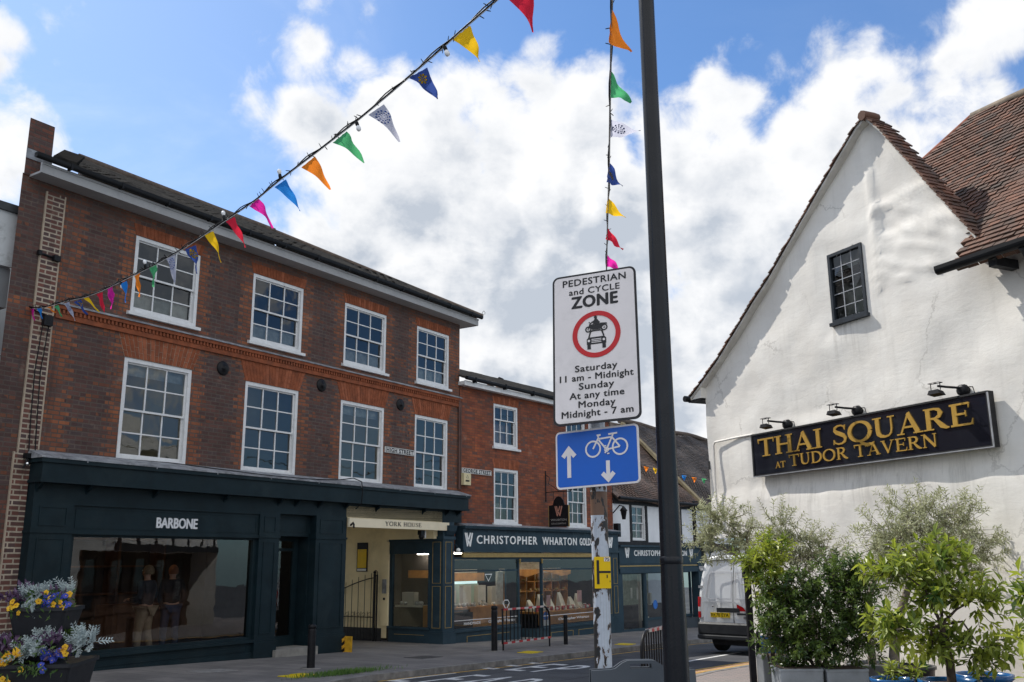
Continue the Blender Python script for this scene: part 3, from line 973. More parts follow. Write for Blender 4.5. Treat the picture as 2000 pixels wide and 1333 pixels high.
# gauged brick arches
ra = random.Random(11)
for row, (wz, hz, fl) in enumerate(((UZ[1], .23, .08), (LZ[1], .44, .17))):
    for i, (a, c) in enumerate((UW, LW)[row]):
        b = mb(pale_mortar if (row and i == 0) else rubbed2)
        b.prism([(a-.01, wz), (c+.01, wz), (c+fl, wz+hz), (a-fl, wz+hz)], -.004, .003)
        N = 19
        for k in range(N):
            t0, t1 = k/N, (k+1)/N
            g = .006
            X = lambda t, top: (a-fl + (c-a+2*fl)*t) if top else (a-.01 + (c-a+.02)*t)
            b.mat(rubbed if ra.random() < .75 else rubbed2)
            cuts = [0, .5, 1] if (row and k % 2) else [0, .28, .78, 1] if row else [0, 1]
            for u0, u1 in zip(cuts, cuts[1:]):
                def Q(t, u): return X(t, 0) + (X(t, 1)-X(t, 0))*u
                zz0, zz1 = wz+hz*u0+.004, wz+hz*u1-.004
                b.prism([(Q(t0, u0)+g, zz0), (Q(t1, u0)-g, zz0), (Q(t1, u1)-g, zz1), (Q(t0, u1)+g, zz1)], -.010 - .001*(k % 3), .002)
        b.build('window_arch', None, B1)
for a, c in UW: sash(B1, a, c, *UZ, sill=True, white=white_paint, glass=glass)
for a, c in LW: sash(B1, a, c, *LZ, sill=False, white=white_paint, glass=glass, k=1.05)
# rooms behind the sashes
b = mb(inner_wall)
for z0, z1 in ((3.3, 6.0), (6.02, 8.38)):
    for x0, x1 in ((.02, 2.5), (2.52, 5.4), (5.42, 8.3), (8.32, 10.84)):
        b.mat(inner_wall)
        b.face([(x0, 4.2, z0), (x1, 4.2, z0), (x1, 4.2, z1), (x0, 4.2, z1)])
        b.face([(x0, .14, z0), (x0, 4.2, z0), (x0, 4.2, z1), (x0, .14, z1)]); b.face([(x1, .14, z0), (x1, .14, z1), (x1, 4.2, z1), (x1, 4.2, z0)])
        b.mat(ceiling_m); b.face([(x0, .14, z1), (x0, 4.2, z1), (x1, 4.2, z1), (x1, .14, z1)])
        b.mat(inner_floor); b.face([(x0, .14, z0), (x1, .14, z0), (x1, 4.2, z0), (x0, 4.2, z0)])
b.mat(M('window blind', (.5, .5, .48), .8))
for i, (a, c) in enumerate(UW): b.box(a+.1, c-.1, .17, .18, UZ[0]+.06, UZ[0]+.42)
for a, c in LW[:1]+LW[2:3]: b.box(a+.1, c-.1, .17, .18, LZ[1]-.30, LZ[1]-.08)
b.mat(strip_lamp)
for x0, x1, y in ((.1, 1.9, 1.2), (.0, 1.6, 2.6), (3.9, 4.9, 2.6), (6.2, 7.6, 1.1), (5.8, 7.3, 2.4), (8.5, 9.3, 1.6)):
    b.box(x0, x1, y, y+.14, 5.86, 5.93)
b.build('interior', None, B1)
# pattress plates
for x, z in ((2.54, 5.71), (5.42, 5.79), (8.29, 5.72)):
    b = mb(black_iron)
    b.lathe([(.001, -.075), (.03, -.075), (.045, -.06), (.045, -.045), (.09, -.045), (.10, -.035), (.135, -.035), (.15, -.02), (.15, .002)], 24, (x, 0, z), 'y')
    b.build('wall_plate', None, B1)
# eaves
b = mb(M('dull white eaves paint', (.33, .33, .335), .65, .08, 3, dirt=(.2, .2, .2), dscale=3, damt=.4))
b.box(-1.93, 11.2, -.36, 0, 8.38, 8.42); b.box(-1.95, 11.24, -.40, -.36, 8.37, 8.56); b.box(11.2, 11.24, -.36, 3.0, 8.37, 8.56); b.box(10.88, 11.2, 0, 3.0, 8.38, 8.42)
b.box(-1.95, 11.24, -.42, -.40, 8.52, 8.56)
b.build('eaves_board', None, B1)
b = mb(black_pvc)
b.tube([(-2.12, -.485, 8.61), (11.3, -.485, 8.61)], .050, 10)
b.box(-2.12, 11.3, -.535, -.435, 8.61, 8.655)
for i in range(13): b.box(-1.5+i*1.02, -1.46+i*1.02, -.542, -.42, 8.55, 8.66)
b.tube([(11.30, -.485, 8.72), (11.34, -.485, 8.80), (11.40, -.485, 8.84), (11.46, -.485, 8.80), (11.44, -.485, 8.74)], .007, 5)
b.build('gutter', None, B1)
RS_ = .522
rs = 1/math.sqrt(1+RS_**2)
b = mb(slate_m)
tiles(b, (-1.55, -.45, 8.66), (1, 0, 0), (0, rs, RS_*rs), (0, -RS_*rs, rs), 12.85, 4.8, .3, .16, .008, clip=lambda a, t: a + t*rs < 12.9 and a > t*rs*.62, thick=.02, warp=.06)
b.mat(M('ridge tile', (.10, .075, .06), .85, .3, 8))
b.tube([(1.15, 3.72, 10.84), (7.1, 3.72, 10.84)], .1, 8); b.tube([(7.1, 3.72, 10.84), (11.35, -.48, 8.66)], .07, 8); b.mat(M('dark verge mortar', (.02, .019, .018), .95, .3, 6, spec=0.0)); b.hexa([(-1.86, -.47, 8.58), (-1.36, -.47, 8.58), (1.3, 3.72, 10.70), (.76, 3.72, 10.70), (-1.80, -.47, 8.715), (-1.36, -.47, 8.745), (1.3, 3.72, 10.92), (.80, 3.72, 10.90)])
b.mat(brick_side)
b.face([(-1.2, -.40, 8.60), (1.2, 3.72, 8.60), (1.2, 3.72, 10.8)])
b.face([(11.3, -.4, 8.62), (7.1, 3.72, 10.8), (11.3, 7, 8.62)][::-1])
b.face([(3.2, 7.5, 8.6), (11.3, 7.5, 8.6), (7.1, 3.72, 10.8), (1.2, 3.72, 10.8)][::-1])
b.build('roof', None, B1)
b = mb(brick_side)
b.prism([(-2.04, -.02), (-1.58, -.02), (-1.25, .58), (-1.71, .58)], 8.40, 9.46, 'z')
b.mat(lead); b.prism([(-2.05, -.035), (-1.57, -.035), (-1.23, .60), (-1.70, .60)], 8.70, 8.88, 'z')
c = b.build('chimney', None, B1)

# ---- shopfront
SF = green_paint
b = mb(SF)
b.box(-1.36, 10.78, -.40, .02, 3.12, 3.50); b.box(-1.40, 10.82, -.44, .02, 3.43, 3.50); b.box(-1.38, 10.80, -.42, .02, 3.10, 3.15)
b.box(-1.34, 10.74, -.20, .02, 2.79, 3.10)
for x in (-1.32, -.42, .95, 2.6, 4.05, 4.55, 5.25, 6.12, 7.2, 9.0, 10.0, 10.5):
    b.prism([(-.20, 3.10), (-.36, 3.10), (-.30, 3.03), (-.22, 2.99), (-.20, 2.95)], x, x+.05, 'x')
b.build('cornice', None, B1)
b = mb(lead)
b.hexa([(-1.42, -.455, 3.50), (10.84, -.455, 3.50), (10.84, .0, 3.50), (-1.42, .0, 3.50), (-1.42, -.455, 3.525), (10.84, -.455, 3.525), (10.84, -.002, 3.66), (-1.42, -.002, 3.66)])
for i in range(9): b.box(-.6+i*1.4, -.58+i*1.4, -.46, -.455, 3.47, 3.53)
b.build('lead_flashing', None, B1)
b = mb(SF)
b.box(-.62, 3.56, -.20, .02, 2.30, 2.79); b.box(-.62, 3.56, -.245, -.20, 2.27, 2.33); b.box(-.62, 3.56, -.235, -.20, 2.755, 2.79)
panel_mould(b, -.56, 3.50, 2.37, 2.72, -.20, .02, .008)
b.build('fascia', None, B1)
b = mb(M('brushed steel letters', (.62, .63, .65), .35, .05, 10))
add_text(b, 'BARBONE', 1.08, 2.0, 2.42, 2.605, -.212, bold=.022, space=.98, thick=.02)
b.build('lettering', None, B1)
for x0, x1 in ((-1.36, -.62), (3.56, 4.12), (5.20, 6.18)):
    b = mb(SF)
    b.box(x0, x1, -.24, .05, -.5, 2.79); b.box(x0-.02, x1+.02, -.275, .05, -.5, .20); b.box(x0-.02, x1+.02, -.265, .05, .20, .235)
    b.box(x0-.015, x1+.015, -.26, .05, 2.28, 2.325)
    panel_mould(b, x0+.12, x1-.12, 2.40, 2.72, -.24); panel_mould(b, x0+.12, x1-.12, .36, 2.20, -.24)
    b.build('pilaster', None, B1)
b = mb(SF)
b.box(-.62, 3.56, -.20, .05, -.5, .21); b.box(-.62, 3.56, -.26, .05, .21, .27); b.box(-.62, 3.56, -.225, .05, -.5, .02)
panel_mould(b, -.45, 3.4, .05, .17, -.20, .015, .01)
b.build('stall_riser', None, B1)
b = mb(SF)
frame_rect(b, -.62, 3.56, .27, 2.27, .09, .09, .04, .05, -.17, -.05)
w = b.build('shop_window', None, B1)
b = mb(glass2)
b.face([(-.53, -.10, .32), (3.47, -.10, .32), (3.47, -.10, 2.23), (-.53, -.10, 2.23)])
b.build('pane', None, w)
# recessed door
b = mb(SF)
b.box(4.12, 5.2, -.05, .3, 2.33, 2.79); b.box(4.10, 4.16, -.05, .42, -.5, 2.4); b.box(5.16, 5.22, -.05, .42, -.5, 2.4)
panel_mould(b, 4.2, 5.12, 2.42, 2.72, -.05)
frame_rect(b, 4.16, 5.16, .02, 2.33, .10, .14, .10, .22, .26, .33); b.box(4.26, 5.02, .265, .325, 2.02, 2.08)
d = b.build('door', None, B1)
b = mb(glass2); b.face([(4.26, .295, .24), (5.02, .295, .24), (5.02, .295, 2.23), (4.26, .295, 2.23)]); b.build('pane', None, d)
b = mb(black_iron); b.tube([(4.30, .24, .9), (4.30, .2, .93), (4.30, .2, 1.35), (4.30, .24, 1.38)], .012, 6); b.build('handle', None, d)
b = mb(stone_step); b.box(4.05, 5.27, -.36, .35, -.4, .02); b.build('doorstep', None, B1)
# shop room
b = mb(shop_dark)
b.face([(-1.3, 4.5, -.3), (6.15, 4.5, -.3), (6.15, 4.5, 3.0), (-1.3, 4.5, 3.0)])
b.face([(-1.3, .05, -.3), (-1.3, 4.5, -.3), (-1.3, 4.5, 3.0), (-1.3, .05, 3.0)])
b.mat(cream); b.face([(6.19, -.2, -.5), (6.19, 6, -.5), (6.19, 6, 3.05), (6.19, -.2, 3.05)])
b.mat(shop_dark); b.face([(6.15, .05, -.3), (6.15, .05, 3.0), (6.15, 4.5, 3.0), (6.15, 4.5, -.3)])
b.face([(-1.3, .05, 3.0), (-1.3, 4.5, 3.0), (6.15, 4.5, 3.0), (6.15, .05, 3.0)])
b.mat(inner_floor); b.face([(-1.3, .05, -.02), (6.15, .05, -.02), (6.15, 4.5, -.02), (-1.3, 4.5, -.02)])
b.mat(M('brown shelving', (.11, .05, .028), .6, .3, 3))
for x in (-1.1, .2, 1.6, 3.2, 4.4): b.box(x, x+.06, 3.9, 4.4, 0, 2.6)
for z in (.5, 1.1, 1.7, 2.3): b.box(-1.1, 4.4, 3.95, 4.4, z, z+.04)
b.box(2.0, 3.3, 2.2, 2.8, 0, .95)
b.mat(warm_lamp)
for x, y in ((.35, 1.6), (1.2, 2.2), (1.65, 2.4), (2.6, 1.8), (4.6, 2.0)): b.ball((x, y, 2.52), .035, 6)
b.build('shop_interior', None, B1)
# carriage passage: ceiling, side wall
b = mb(cream)
b.box(6.2, 9.87, -.2, 6, 2.78, 3.05)
b.face([(9.86, 1.62, -.2), (9.86, 6, -.2), (9.86, 6, 2.78), (9.86, 1.62, 2.78)][::-1])
b.box(9.80, 9.86, 1.55, 1.80, .12, 2.5); b.box(9.70, 9.87, -.05, 1.62, 2.36, 2.78)
b.mat(M('dark painted plinth', (.03, .03, .032), .6)); b.box(9.845, 9.87, 1.8, 6, -.5, .05)
b.build('passage', None, B1)
b = mb(M('hazard yellow', (.55, .30, .02), .6, .2, 8, dirt=(.05, .04, .03), dscale=6)); b.prism([(-.5, -.5), (-.5, .16), (-.28, .16), (-.28, -.5)], 6.185, 6.20, 'x')
b.mat(black_iron)
b.box(6.12, 6.205, -.285, -.20, -.45, .16)
b.mat(MATS['hazard yellow'])
for k in range(4): b.hexa([(6.10, -.292, -.42+k*.15), (6.21, -.292, -.36+k*.15), (6.21, -.20, -.36+k*.15), (6.10, -.20, -.42+k*.15), (6.10, -.292, -.35+k*.15), (6.21, -.292, -.29+k*.15), (6.21, -.20, -.29+k*.15), (6.10, -.20, -.35+k*.15)])
b.build('corner_guard', None, B1)

# sign board over the passage
yh = thing('name_board', 'cream YORK HOUSE board across the top of the passage', 'sign', B1.matrix_basis @ Vector((0, 0, 0)), R(90-32.787))
b = mb(M('cream sign board', (.72, .64, .47), .55, .04, 2, dirt=(.55, .47, .33), dscale=1.5, damt=.3)); b.box(6.2, 10.05, -.30, -.245, 2.565, 2.77)
b.build('board', None, yh)
b = mb(M('dark sign letters', (.03, .026, .022), .6))
add_roman(b, 'YORK HOUSE', 7.46, 8.86, 2.625, 2.725, -.30, .003, track=.12, F=.20, T=.10)
b.build('lettering', None, yh)


def local_thing(P, name, label, cat, group=None):
    """thing whose parts are modelled in the local frame of building P"""
    return thing(name, label, cat, P.location, P.rotation_euler[2], group)


def street_plate(P, txt, x0, x1, z0, z1, label):
    b = mb(M('street plate white', (.62, .62, .60), .55, .06, 8, dirt=(.3, .29, .27), dscale=6, damt=.4)); b.box(x0, x1, -.035, -.004, z0, z1)
    t = local_thing(P, 'street_name_plate', label, 'street sign', 'old cast street name plates on the brick walls')
    b.build('plate', None, t)
    b = mb(M('black sign letters', (.02, .02, .022), .5))
    h = z1-z0
    add_text(b, txt, x0+.045, x1-.045, z0+h*.17, z1-h*.17, -.037, bold=.035, space=1.15)
    frame_rect(b, x0+.012, x1-.012, z0+.012, z1-.012, .008, .008, .008, .008, -.037, -.035)
    b.build('lettering', None, t)


street_plate(B1, 'HIGH STREET', 7.72, 8.86, 4.44, 4.585, 'white HIGH STREET name plate between two first floor windows')
# cameras, cable, alarm box
t = local_thing(B1, 'security_camera', 'black security camera hanging under the cream passage board', 'camera')
b = mb(black_iron); b.box(9.02, 9.16, -.18, -.06, 2.44, 2.56); b.ball((9.09, -.13, 2.40), .075, 8)
b.mat(white_paint); b.box(9.17, 9.19, -.2, -.05, 2.36, 2.55)
b.build('housing', None, t)
t = local_thing(B1, 'lantern_bracket', 'small black light fitting beside the left end of the passage board', 'light')
b = mb(black_iron); b.tube([(6.24, -.30, 2.6), (6.24, -.38, 2.66), (6.24, -.40, 2.62), (6.24, -.40, 2.54)], .022, 6); b.build('bracket', None, t)
b = mb(black_pvc)
b.tube([(5.0, -.40, 3.56), (5.7, -.42, 3.60), (6.15, -.43, 3.67), (6.4, -.46, 3.60), (6.44, -.462, 3.4), (6.42, -.455, 3.1), (6.43, -.27, 2.98)], .012, 6)
b.tube([(-1.35, -.05, 3.62), (1.5, -.02, 3.66), (3.4, -.47, 3.545), (5.0, -.40, 3.56)], .009, 5)
tag(b.build('loose_cable'), 'thin black cable looping over the lead flashing of the green cornice', 'cable').matrix_basis = B1.matrix_basis
t = local_thing(B1, 'outside_tap_light', 'small chrome and black lamp fitting on the pier beside the green cornice', 'light')
b = mb(black_iron); b.box(-1.50, -1.38, -.14, -.03, 3.50, 3.58); b.tube([(-1.46, -.10, 3.52), (-1.50, -.14, 3.42), (-1.54, -.14, 3.32)], .016, 6)
b.mat(M('chrome', (.7, .7, .7), .15, .05, metal=1)); b.ball((-1.48, -.15, 3.40), .035, 6)
b.build('fitting', None, t)
# bunting anchor: eye bolt, black box and two cables down the pier
t = local_thing(B1, 'cable_anchor_bracket', 'black bracket and junction box fixed to the pier where the long bunting ends', 'bracket')
b = mb(black_iron)
b.box(-1.44, -1.28, -.12, -.03, 5.80, 5.98); b.tube([(-1.72, -.1, 6.06), (-1.58, -.06, 6.02), (-1.36, -.06, 5.98)], .014, 6)
b.tube([(-1.64, -.05, 7.06), (-1.30, -.05, 7.04)], .02, 6); b.box(-1.38, -1.26, -.12, -.03, 6.98, 7.08); b.box(-1.66, -1.6, -.1, -.03, 7.02, 7.1)
b.build('bracket', None, t)
b = mb(black_pvc)
for k in (0, .11): b.tube([(-1.43+k, -.07, 5.82), (-1.47+k*.9, -.05, 5.0), (-1.45+k, -.05, 4.2), (-1.42+k, -.05, 3.62)], .009, 5)
b.build('cable', None, t)
# modern neighbour on the far left
NB = thing('modern_building', 'flat roofed modern building with a grey white panel band left of the brick building', 'building', B0, R(90-32.787))
b = mb(brick_side)
b.box(-16, -1.9, .35, 6, -.5, 5.2); b.mat(M('grey concrete band', (.20, .21, .22), .85, .15, 2, .2, 30)); b.box(-16, -1.9, .30, 6, 6.05, 6.75)
b.box(-16, -2.1, .5, 6, 5.2, 6.05)
b.build('wall', None, NB)
b = mb(M('weathered white panel', (.50, .52, .53), .6, .08, 1.5, dirt=(.16, .16, .15), dscale=2.5, damt=.8)); b.box(-16, -1.93, .20, 6, 6.75, 7.72); b.build('panel_band', None, NB)
b = mb(M('dark roof edge', (.04, .045, .05), .6)); b.box(-16, -1.93, .15, 6, 7.72, 7.86); b.build('roof_edge', None, NB)
b = mb(glass); b.box(-9, -2.6, .46, .49, 5.35, 6.0); b.build('window', None, NB)
b = mb(M('grey downpipe', (.03, .035, .045), .5)); b.tube([(-2.25, .0, -.3), (-2.2, .0, 2.9)], .06, 10); b.mat(lead); b.tube([(-2.2, 0, 2.9), (-2.2, 0, 2.96)], .066, 10)
b.build('downpipe', None, NB)

# ---- the jewellers' return window into the passage (under the corner building)
gold_line = M('gilded beading', (.30, .21, .07), .5, .15, 10)
wood_front = M('orange wood display front', (.42, .19, .05), .5, .25, 3)
disp_cream = M('cream display velvet', (.55, .52, .44), .8, .08, 3)
disp_green = M('pale green display velvet', (.35, .45, .36), .8, .08, 3)
disp_grey = M('grey glassware', (.42, .43, .42), .25, .3, 20)
b = mb(slate_blue)
b.box(9.87, 10.35, -.24, .16, -.6, 2.79); b.box(9.83, 10.39, -.29, .18, -.6, -.02); b.box(9.84, 10.38, -.27, .17, -.02, .02); b.box(9.83, 10.37, -.28, .17, 2.34, 2.42)
b.prism([(-.24, 2.70), (-.40, 2.70), (-.36, 2.55), (-.28, 2.44), (-.24, 2.42)], 9.95, 10.28, 'x')
b.box(9.86, 9.98, .16, 1.56, -.6, .10); b.box(9.80, 9.98, .16, 1.56, .06, .11)
b.box(9.86, 9.96, .16, .24, .10, 2.05); b.box(9.86, 9.96, 1.46, 1.56, .10, 2.05); b.box(9.84, 9.98, .10, 1.58, 1.98, 2.36); b.box(9.80, 9.98, .05, 1.62, 2.30, 2.37)
b.mat(gold_line)
for z0, z1 in ((.10, 1.15), (1.22, 2.28)):
    frame_rect(b, 9.97, 10.25, z0, z1, .012, .012, .012, .012, -.252, -.24)
    for y0 in (-.17,):
        b.box(9.858, 9.87, y0, y0+.01, z0, z1); b.box(9.858, 9.87, .09, .10, z0, z1); b.box(9.858, 9.87, y0, .1, z0, z0+.01); b.box(9.858, 9.87, y0, .1, z1-.01, z1)
b.box(9.852, 9.86, .35, 1.35, -.38, -.37); b.box(9.852, 9.86, .35, 1.35, -.09, -.08)
w = b.build('corner_shop_window', None, B1)
b = mb(glass2); b.face([(9.91, .24, .10), (9.91, 1.46, .10), (9.91, 1.46, 1.98), (9.91, .24, 1.98)][::-1])
b.build('pane', None, w)
b = mb(M('white globe', (.75, .75, .72), .3)); b.ball((10.38, -.36, 2.06), .06, 8); b.mat(slate_blue); b.tube([(10.38, -.36, 2.1), (10.38, -.3, 2.2), (10.36, -.2, 2.22)], .012, 5)
b.build('globe_lamp', None, B1)

# ================================================================== jewellers in George Street
JS = thing('jewellery_shop', 'two storey red brick building with the long slate blue jewellers shopfront', 'building', J0, R(90-37.04))
b = mb(brick2)
XW = [(1.56, 2.74), (5.36, 6.50)]
jh = [(a, c, z0, z1) for a, c in XW for z0, z1 in ((5.05, 6.31), (2.84, 4.41))]
wall_holes(b, 0.02, 8.12, 2.55, 6.72, jh)
b.face([(8.12, 0, 2.55), (8.12, 5, 2.55), (8.12, 5, 6.72), (8.12, 0, 6.72)])
b.face([(0.02, 6, -.8), (8.12, 6, -.8), (8.12, 6, 6.72), (.02, 6, 6.72)][::-1])
b.build('wall', None, JS)
for a, c in XW:
    for z, h in ((6.31, .22), (4.41, .27)):
        b = mb(rubbed)
        for k in range(15):
            t0, t1 = k/15, (k+1)/15
            b.mat(rubbed if k % 3 else rubbed2)
            X0 = lambda t: a + (c-a)*t; X1 = lambda t: a-.08 + (c-a+.16)*t
            b.prism([(X0(t0)+.004, z), (X0(t1)-.004, z), (X1(t1)-.004, z+h), (X1(t0)+.004, z+h)], -.006-.001*(k % 2), .002)
        b.build('window_arch', None, JS)
for a, c in XW:
    sash(JS, a, c, 5.05, 6.31, rt=1, rb=2, sill=True, white=white_paint, glass=glass)
    sash(JS, a, c, 2.84, 4.41, sill=True, white=white_paint, glass=glass)
b = mb(inner_wall)
for z0, z1 in ((2.72, 4.7), (4.75, 6.7)):
    b.mat(inner_wall); b.face([(.1, 3.5, z0), (8, 3.5, z0), (8, 3.5, z1), (.1, 3.5, z1)])
    b.face([(.1, .14, z0), (.1, 3.5, z0), (.1, 3.5, z1), (.1, .14, z1)]); b.face([(8, .14, z0), (8, .14, z1), (8, 3.5, z1), (8, 3.5, z0)])
    b.mat(ceiling_m); b.face([(.1, .14, z1), (.1, 3.5, z1), (8, 3.5, z1), (8, .14, z1)])
    b.mat(inner_floor); b.face([(.1, .14, z0), (8, .14, z0), (8, 3.5, z0), (.1, 3.5, z0)])
b.mat(M('pinkish curtain', (.36, .25, .22), .9, .2, 6))
for a, c in XW:
    for k in range(8):
        b.box(a+.08+k*.12, a+.17+k*.12, .2+.02*(k % 2), .24+.02*(k % 2), 5.1, 5.75)
b.mat(disp_cream); b.box(1.7, 2.1, .4, .6, 2.9, 3.3); b.box(2.25, 2.6, .5, .7, 2.9, 3.45)
b.build('interior', None, JS)
b = mb(white_paint); b.box(-.05, 8.25, -.22, 0, 6.62, 6.72); b.box(-.05, 8.25, -.24, -.22, 6.60, 6.74); b.build('eaves_board', None, JS)
b = mb(black_pvc); b.tube([(-.05, -.30, 6.80), (8.3, -.30, 6.76)], .058, 8); b.box(-.05, 8.3, -.36, -.24, 6.78, 6.83)
for i in range(6): b.box(.3+i*1.4, .34+i*1.4, -.37, -.22, 6.70, 6.85)
b.build('gutter', None, JS)
b = mb(slate_m)
tiles(b, (-.05, -.28, 6.82), (1, 0, 0), (0, .94, .342), (0, -.342, .94), 8.35, 3.6, .3, .16, .008, thick=.018)
b.build('roof', None, JS)
b = mb(brick_side); b.box(4.8, 6.1, 2.75, 3.3, 6.7, 7.55); b.mat(M('terracotta', (.36, .2, .11), .8, .2, 6)); b.lathe([(.13, 7.55), (.12, 7.80), (.15, 7.83), (.15, 7.88), (.1, 7.89)], 14, (5.2, 3.0, 0))
b.lathe([(.14, 7.55), (.12, 7.75), (.12, 7.79)], 14, (5.7, 3.0, 0)); b.mat(black_iron); b.lathe([(.11, 7.79), (.11, 7.85), (.14, 7.86)], 14, (5.7, 3.0, 0)); b.lathe([(.15, 7.99), (.16, 8.02), (.02, 8.09)], 14, (5.7, 3.0, 0))
for a in range(4): b.tube([(5.7+.1*math.cos(a*1.57), 3.0+.1*math.sin(a*1.57), 7.85), (5.7+.1*math.cos(a*1.57), 3.0+.1*math.sin(a*1.57), 8.01)], .01, 4)
b.build('chimney', None, JS)
b = mb(slate_blue)
b.box(-.12, 7.98, -.27, .02, 2.06, 2.68); b.box(-.14, 8.02, -.36, .02, 2.64, 2.72); b.box(-.12, 8.0, -.30, .02, 2.02, 2.08)
b.mat(lead); b.hexa([(-.14, -.37, 2.72), (8.02, -.37, 2.72), (8.02, 0, 2.72), (-.14, 0, 2.72), (-.14, -.37, 2.735), (8.02, -.37, 2.735), (8.02, -.003, 2.80), (-.14, -.003, 2.80)])
b.mat(gold_line); b.box(-.10, 7.1, -.262, -.20, 1.88, 2.00)
# icicle of little fairy lights along the cornice
b.mat(black_pvc)
rr_ = random.Random(2)
for i in range(150):
    x = -.1 + i*.054; b.tube([(x, -.385, 2.70), (x+.01, -.39, 2.70-rr_.uniform(.03, .16))], .004, 3)
b.build('fascia', None, JS)
b = mb(M('white sign letters', (.80, .80, .79), .45, .03, 8))
add_text(b, 'CHRISTOPHER', .45, 3.28, 2.245, 2.47, -.285, bold=.012, space=1.22, thick=.015)
add_text(b, 'WHARTON', 3.55, 5.42, 2.245, 2.47, -.285, bold=.012, space=1.22, thick=.015)
add_text(b, 'GOLDSMITHS', 5.60, 7.0, 2.245, 2.47, -.285, bold=.012, space=1.1, thick=.015)
add_dblw(b, .10, 2.17, .36, -.272, thick=.012); add_dblw(b, 7.45, 2.18, .34, -.272, thick=.012)
b.build('lettering', None, JS)
for x0, x1 in ((7.12, 7.56), (7.58, 7.98)):
    b = mb(slate_blue); b.box(x0, x1, -.24, .05, -1.2, 2.04); b.box(x0-.03, x1+.03, -.28, .05, -1.2, -.05); b.box(x0-.02, x1+.02, -.265, .05, -.05, .0)
    b.mat(gold_line)
    for z0, z1 in ((.08, .95), (1.02, 1.85)): frame_rect(b, x0+.08, x1-.08, z0, z1, .012, .012, .012, .012, -.252, -.24)
    b.build('pilaster', None, JS)
# bays: left window, recessed door, angled window, right window
b = mb(slate_blue)
b.box(-.45, 2.5, -.22, .05, -1.2, -.02); b.box(-.45, 2.5, -.27, .05, -.05, .0); b.box(3.6, 7.12, -.22, .05, -1.2, -.18); b.box(3.6, 7.12, -.27, .05, -.20, -.15)
b.hexa([(2.5, -.22, -1.2), (2.9, .55, -1.2), (2.9, .65, -1.2), (2.5, -.1, -1.2), (2.5, -.22, -.02), (2.9, .55, -.02), (2.9, .65, -.02), (2.5, -.1, -.02)])
b.hexa([(3.6, -.22, -1.2), (3.3, .55, -1.2), (3.3, .65, -1.2), (3.6, -.1, -1.2), (3.6, -.22, -.17), (3.3, .55, -.17), (3.3, .65, -.17), (3.6, -.1, -.17)][::1])
frame_rect(b, -.45, 2.5, 0, 1.88, .06, .06, .06, .04, -.20, -.12); b.box(-.39, 2.44, -.19, -.13, 1.50, 1.545)
frame_rect(b, 3.6, 7.12, -.15, 1.88, .06, .06, .06, .04, -.20, -.12); b.box(3.66, 7.06, -.19, -.13, 1.50, 1.545)
b.box(2.5, 3.6, -.2, .7, 1.74, 2.02)
b.mat(gold_line)
for x in (2.47, 3.57):
    b.lathe([(.02, 1.70), (.035, 1.73), (.02, 1.77), (.04, 1.80), (.015, 1.84)], 10, (x+.03, -.22, 0)); b.ball((x+.03, -.215, .80), .02, 6)
frame_rect(b, .1, 2.0, -.42, -.16, .012, .012, .012, .012, -.232, -.22); frame_rect(b, 4.0, 5.2, -.50, -.30, .012, .012, .012, .012, -.232, -.22); frame_rect(b, 5.5, 6.7, -.50, -.30, .012, .012, .012, .012, -.232, -.22)
w = b.build('shop_window', None, JS)
b = mb(glass2)
b.face([(-.39, -.16, .04), (2.44, -.16, .04), (2.44, -.16, 1.82), (-.39, -.16, 1.82)]); b.face([(3.66, -.16, -.11), (7.06, -.16, -.11), (7.06, -.16, 1.82), (3.66, -.16, 1.82)])
b.face([(2.52, -.14, -.02), (2.9, .6, -.02), (2.9, .6, 1.74), (2.52, -.14, 1.74)]); b.face([(3.3, .6, -.17), (3.58, -.14, -.17), (3.58, -.14, 1.74), (3.3, .6, 1.74)])
b.build('pane', None, w)
b = mb(slate_blue)
frame_rect(b, 2.9, 3.3, -.45, 1.74, .06, .06, .08, .5, .58, .66)
for k in range(1, 3): b.box(2.9+.133*k-.01, 2.9+.133*k+.01, .6, .64, .05, 1.66)
d = b.build('door', None, JS); b = mb(glass2); b.face([(2.96, .62, .05), (3.24, .62, .05), (3.24, .62, 1.66), (2.96, .62, 1.66)]); b.build('pane', None, d)
b = mb(gold_line); b.ball((3.26, .56, .72), .03, 6); b.build('handle', None, d)
# display inside
rj = random.Random(21)
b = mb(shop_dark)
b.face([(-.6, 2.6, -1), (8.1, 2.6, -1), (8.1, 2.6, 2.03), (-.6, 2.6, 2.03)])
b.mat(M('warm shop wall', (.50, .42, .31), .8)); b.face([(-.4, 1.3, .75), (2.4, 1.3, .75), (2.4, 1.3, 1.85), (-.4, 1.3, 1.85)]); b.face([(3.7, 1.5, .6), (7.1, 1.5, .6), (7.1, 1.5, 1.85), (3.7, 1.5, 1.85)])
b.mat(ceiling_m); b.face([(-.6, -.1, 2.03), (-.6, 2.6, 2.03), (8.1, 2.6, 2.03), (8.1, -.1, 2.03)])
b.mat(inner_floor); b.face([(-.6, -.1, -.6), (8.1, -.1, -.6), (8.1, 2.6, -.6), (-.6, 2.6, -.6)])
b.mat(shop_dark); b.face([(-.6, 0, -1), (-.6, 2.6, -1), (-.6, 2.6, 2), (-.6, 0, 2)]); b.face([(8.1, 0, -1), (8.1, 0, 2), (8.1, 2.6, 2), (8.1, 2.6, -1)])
b.mat(wood_front)
b.box(.55, 2.35, .05, .09, .02, .52); b.box(-.35, .5, .25, .3, .02, .45); b.box(3.8, 7.0, .05, .09, -.1, .25); b.box(-.35, 2.35, .05, .9, .50, .56); b.box(3.75, 7.05, .02, .9, .22, .28)
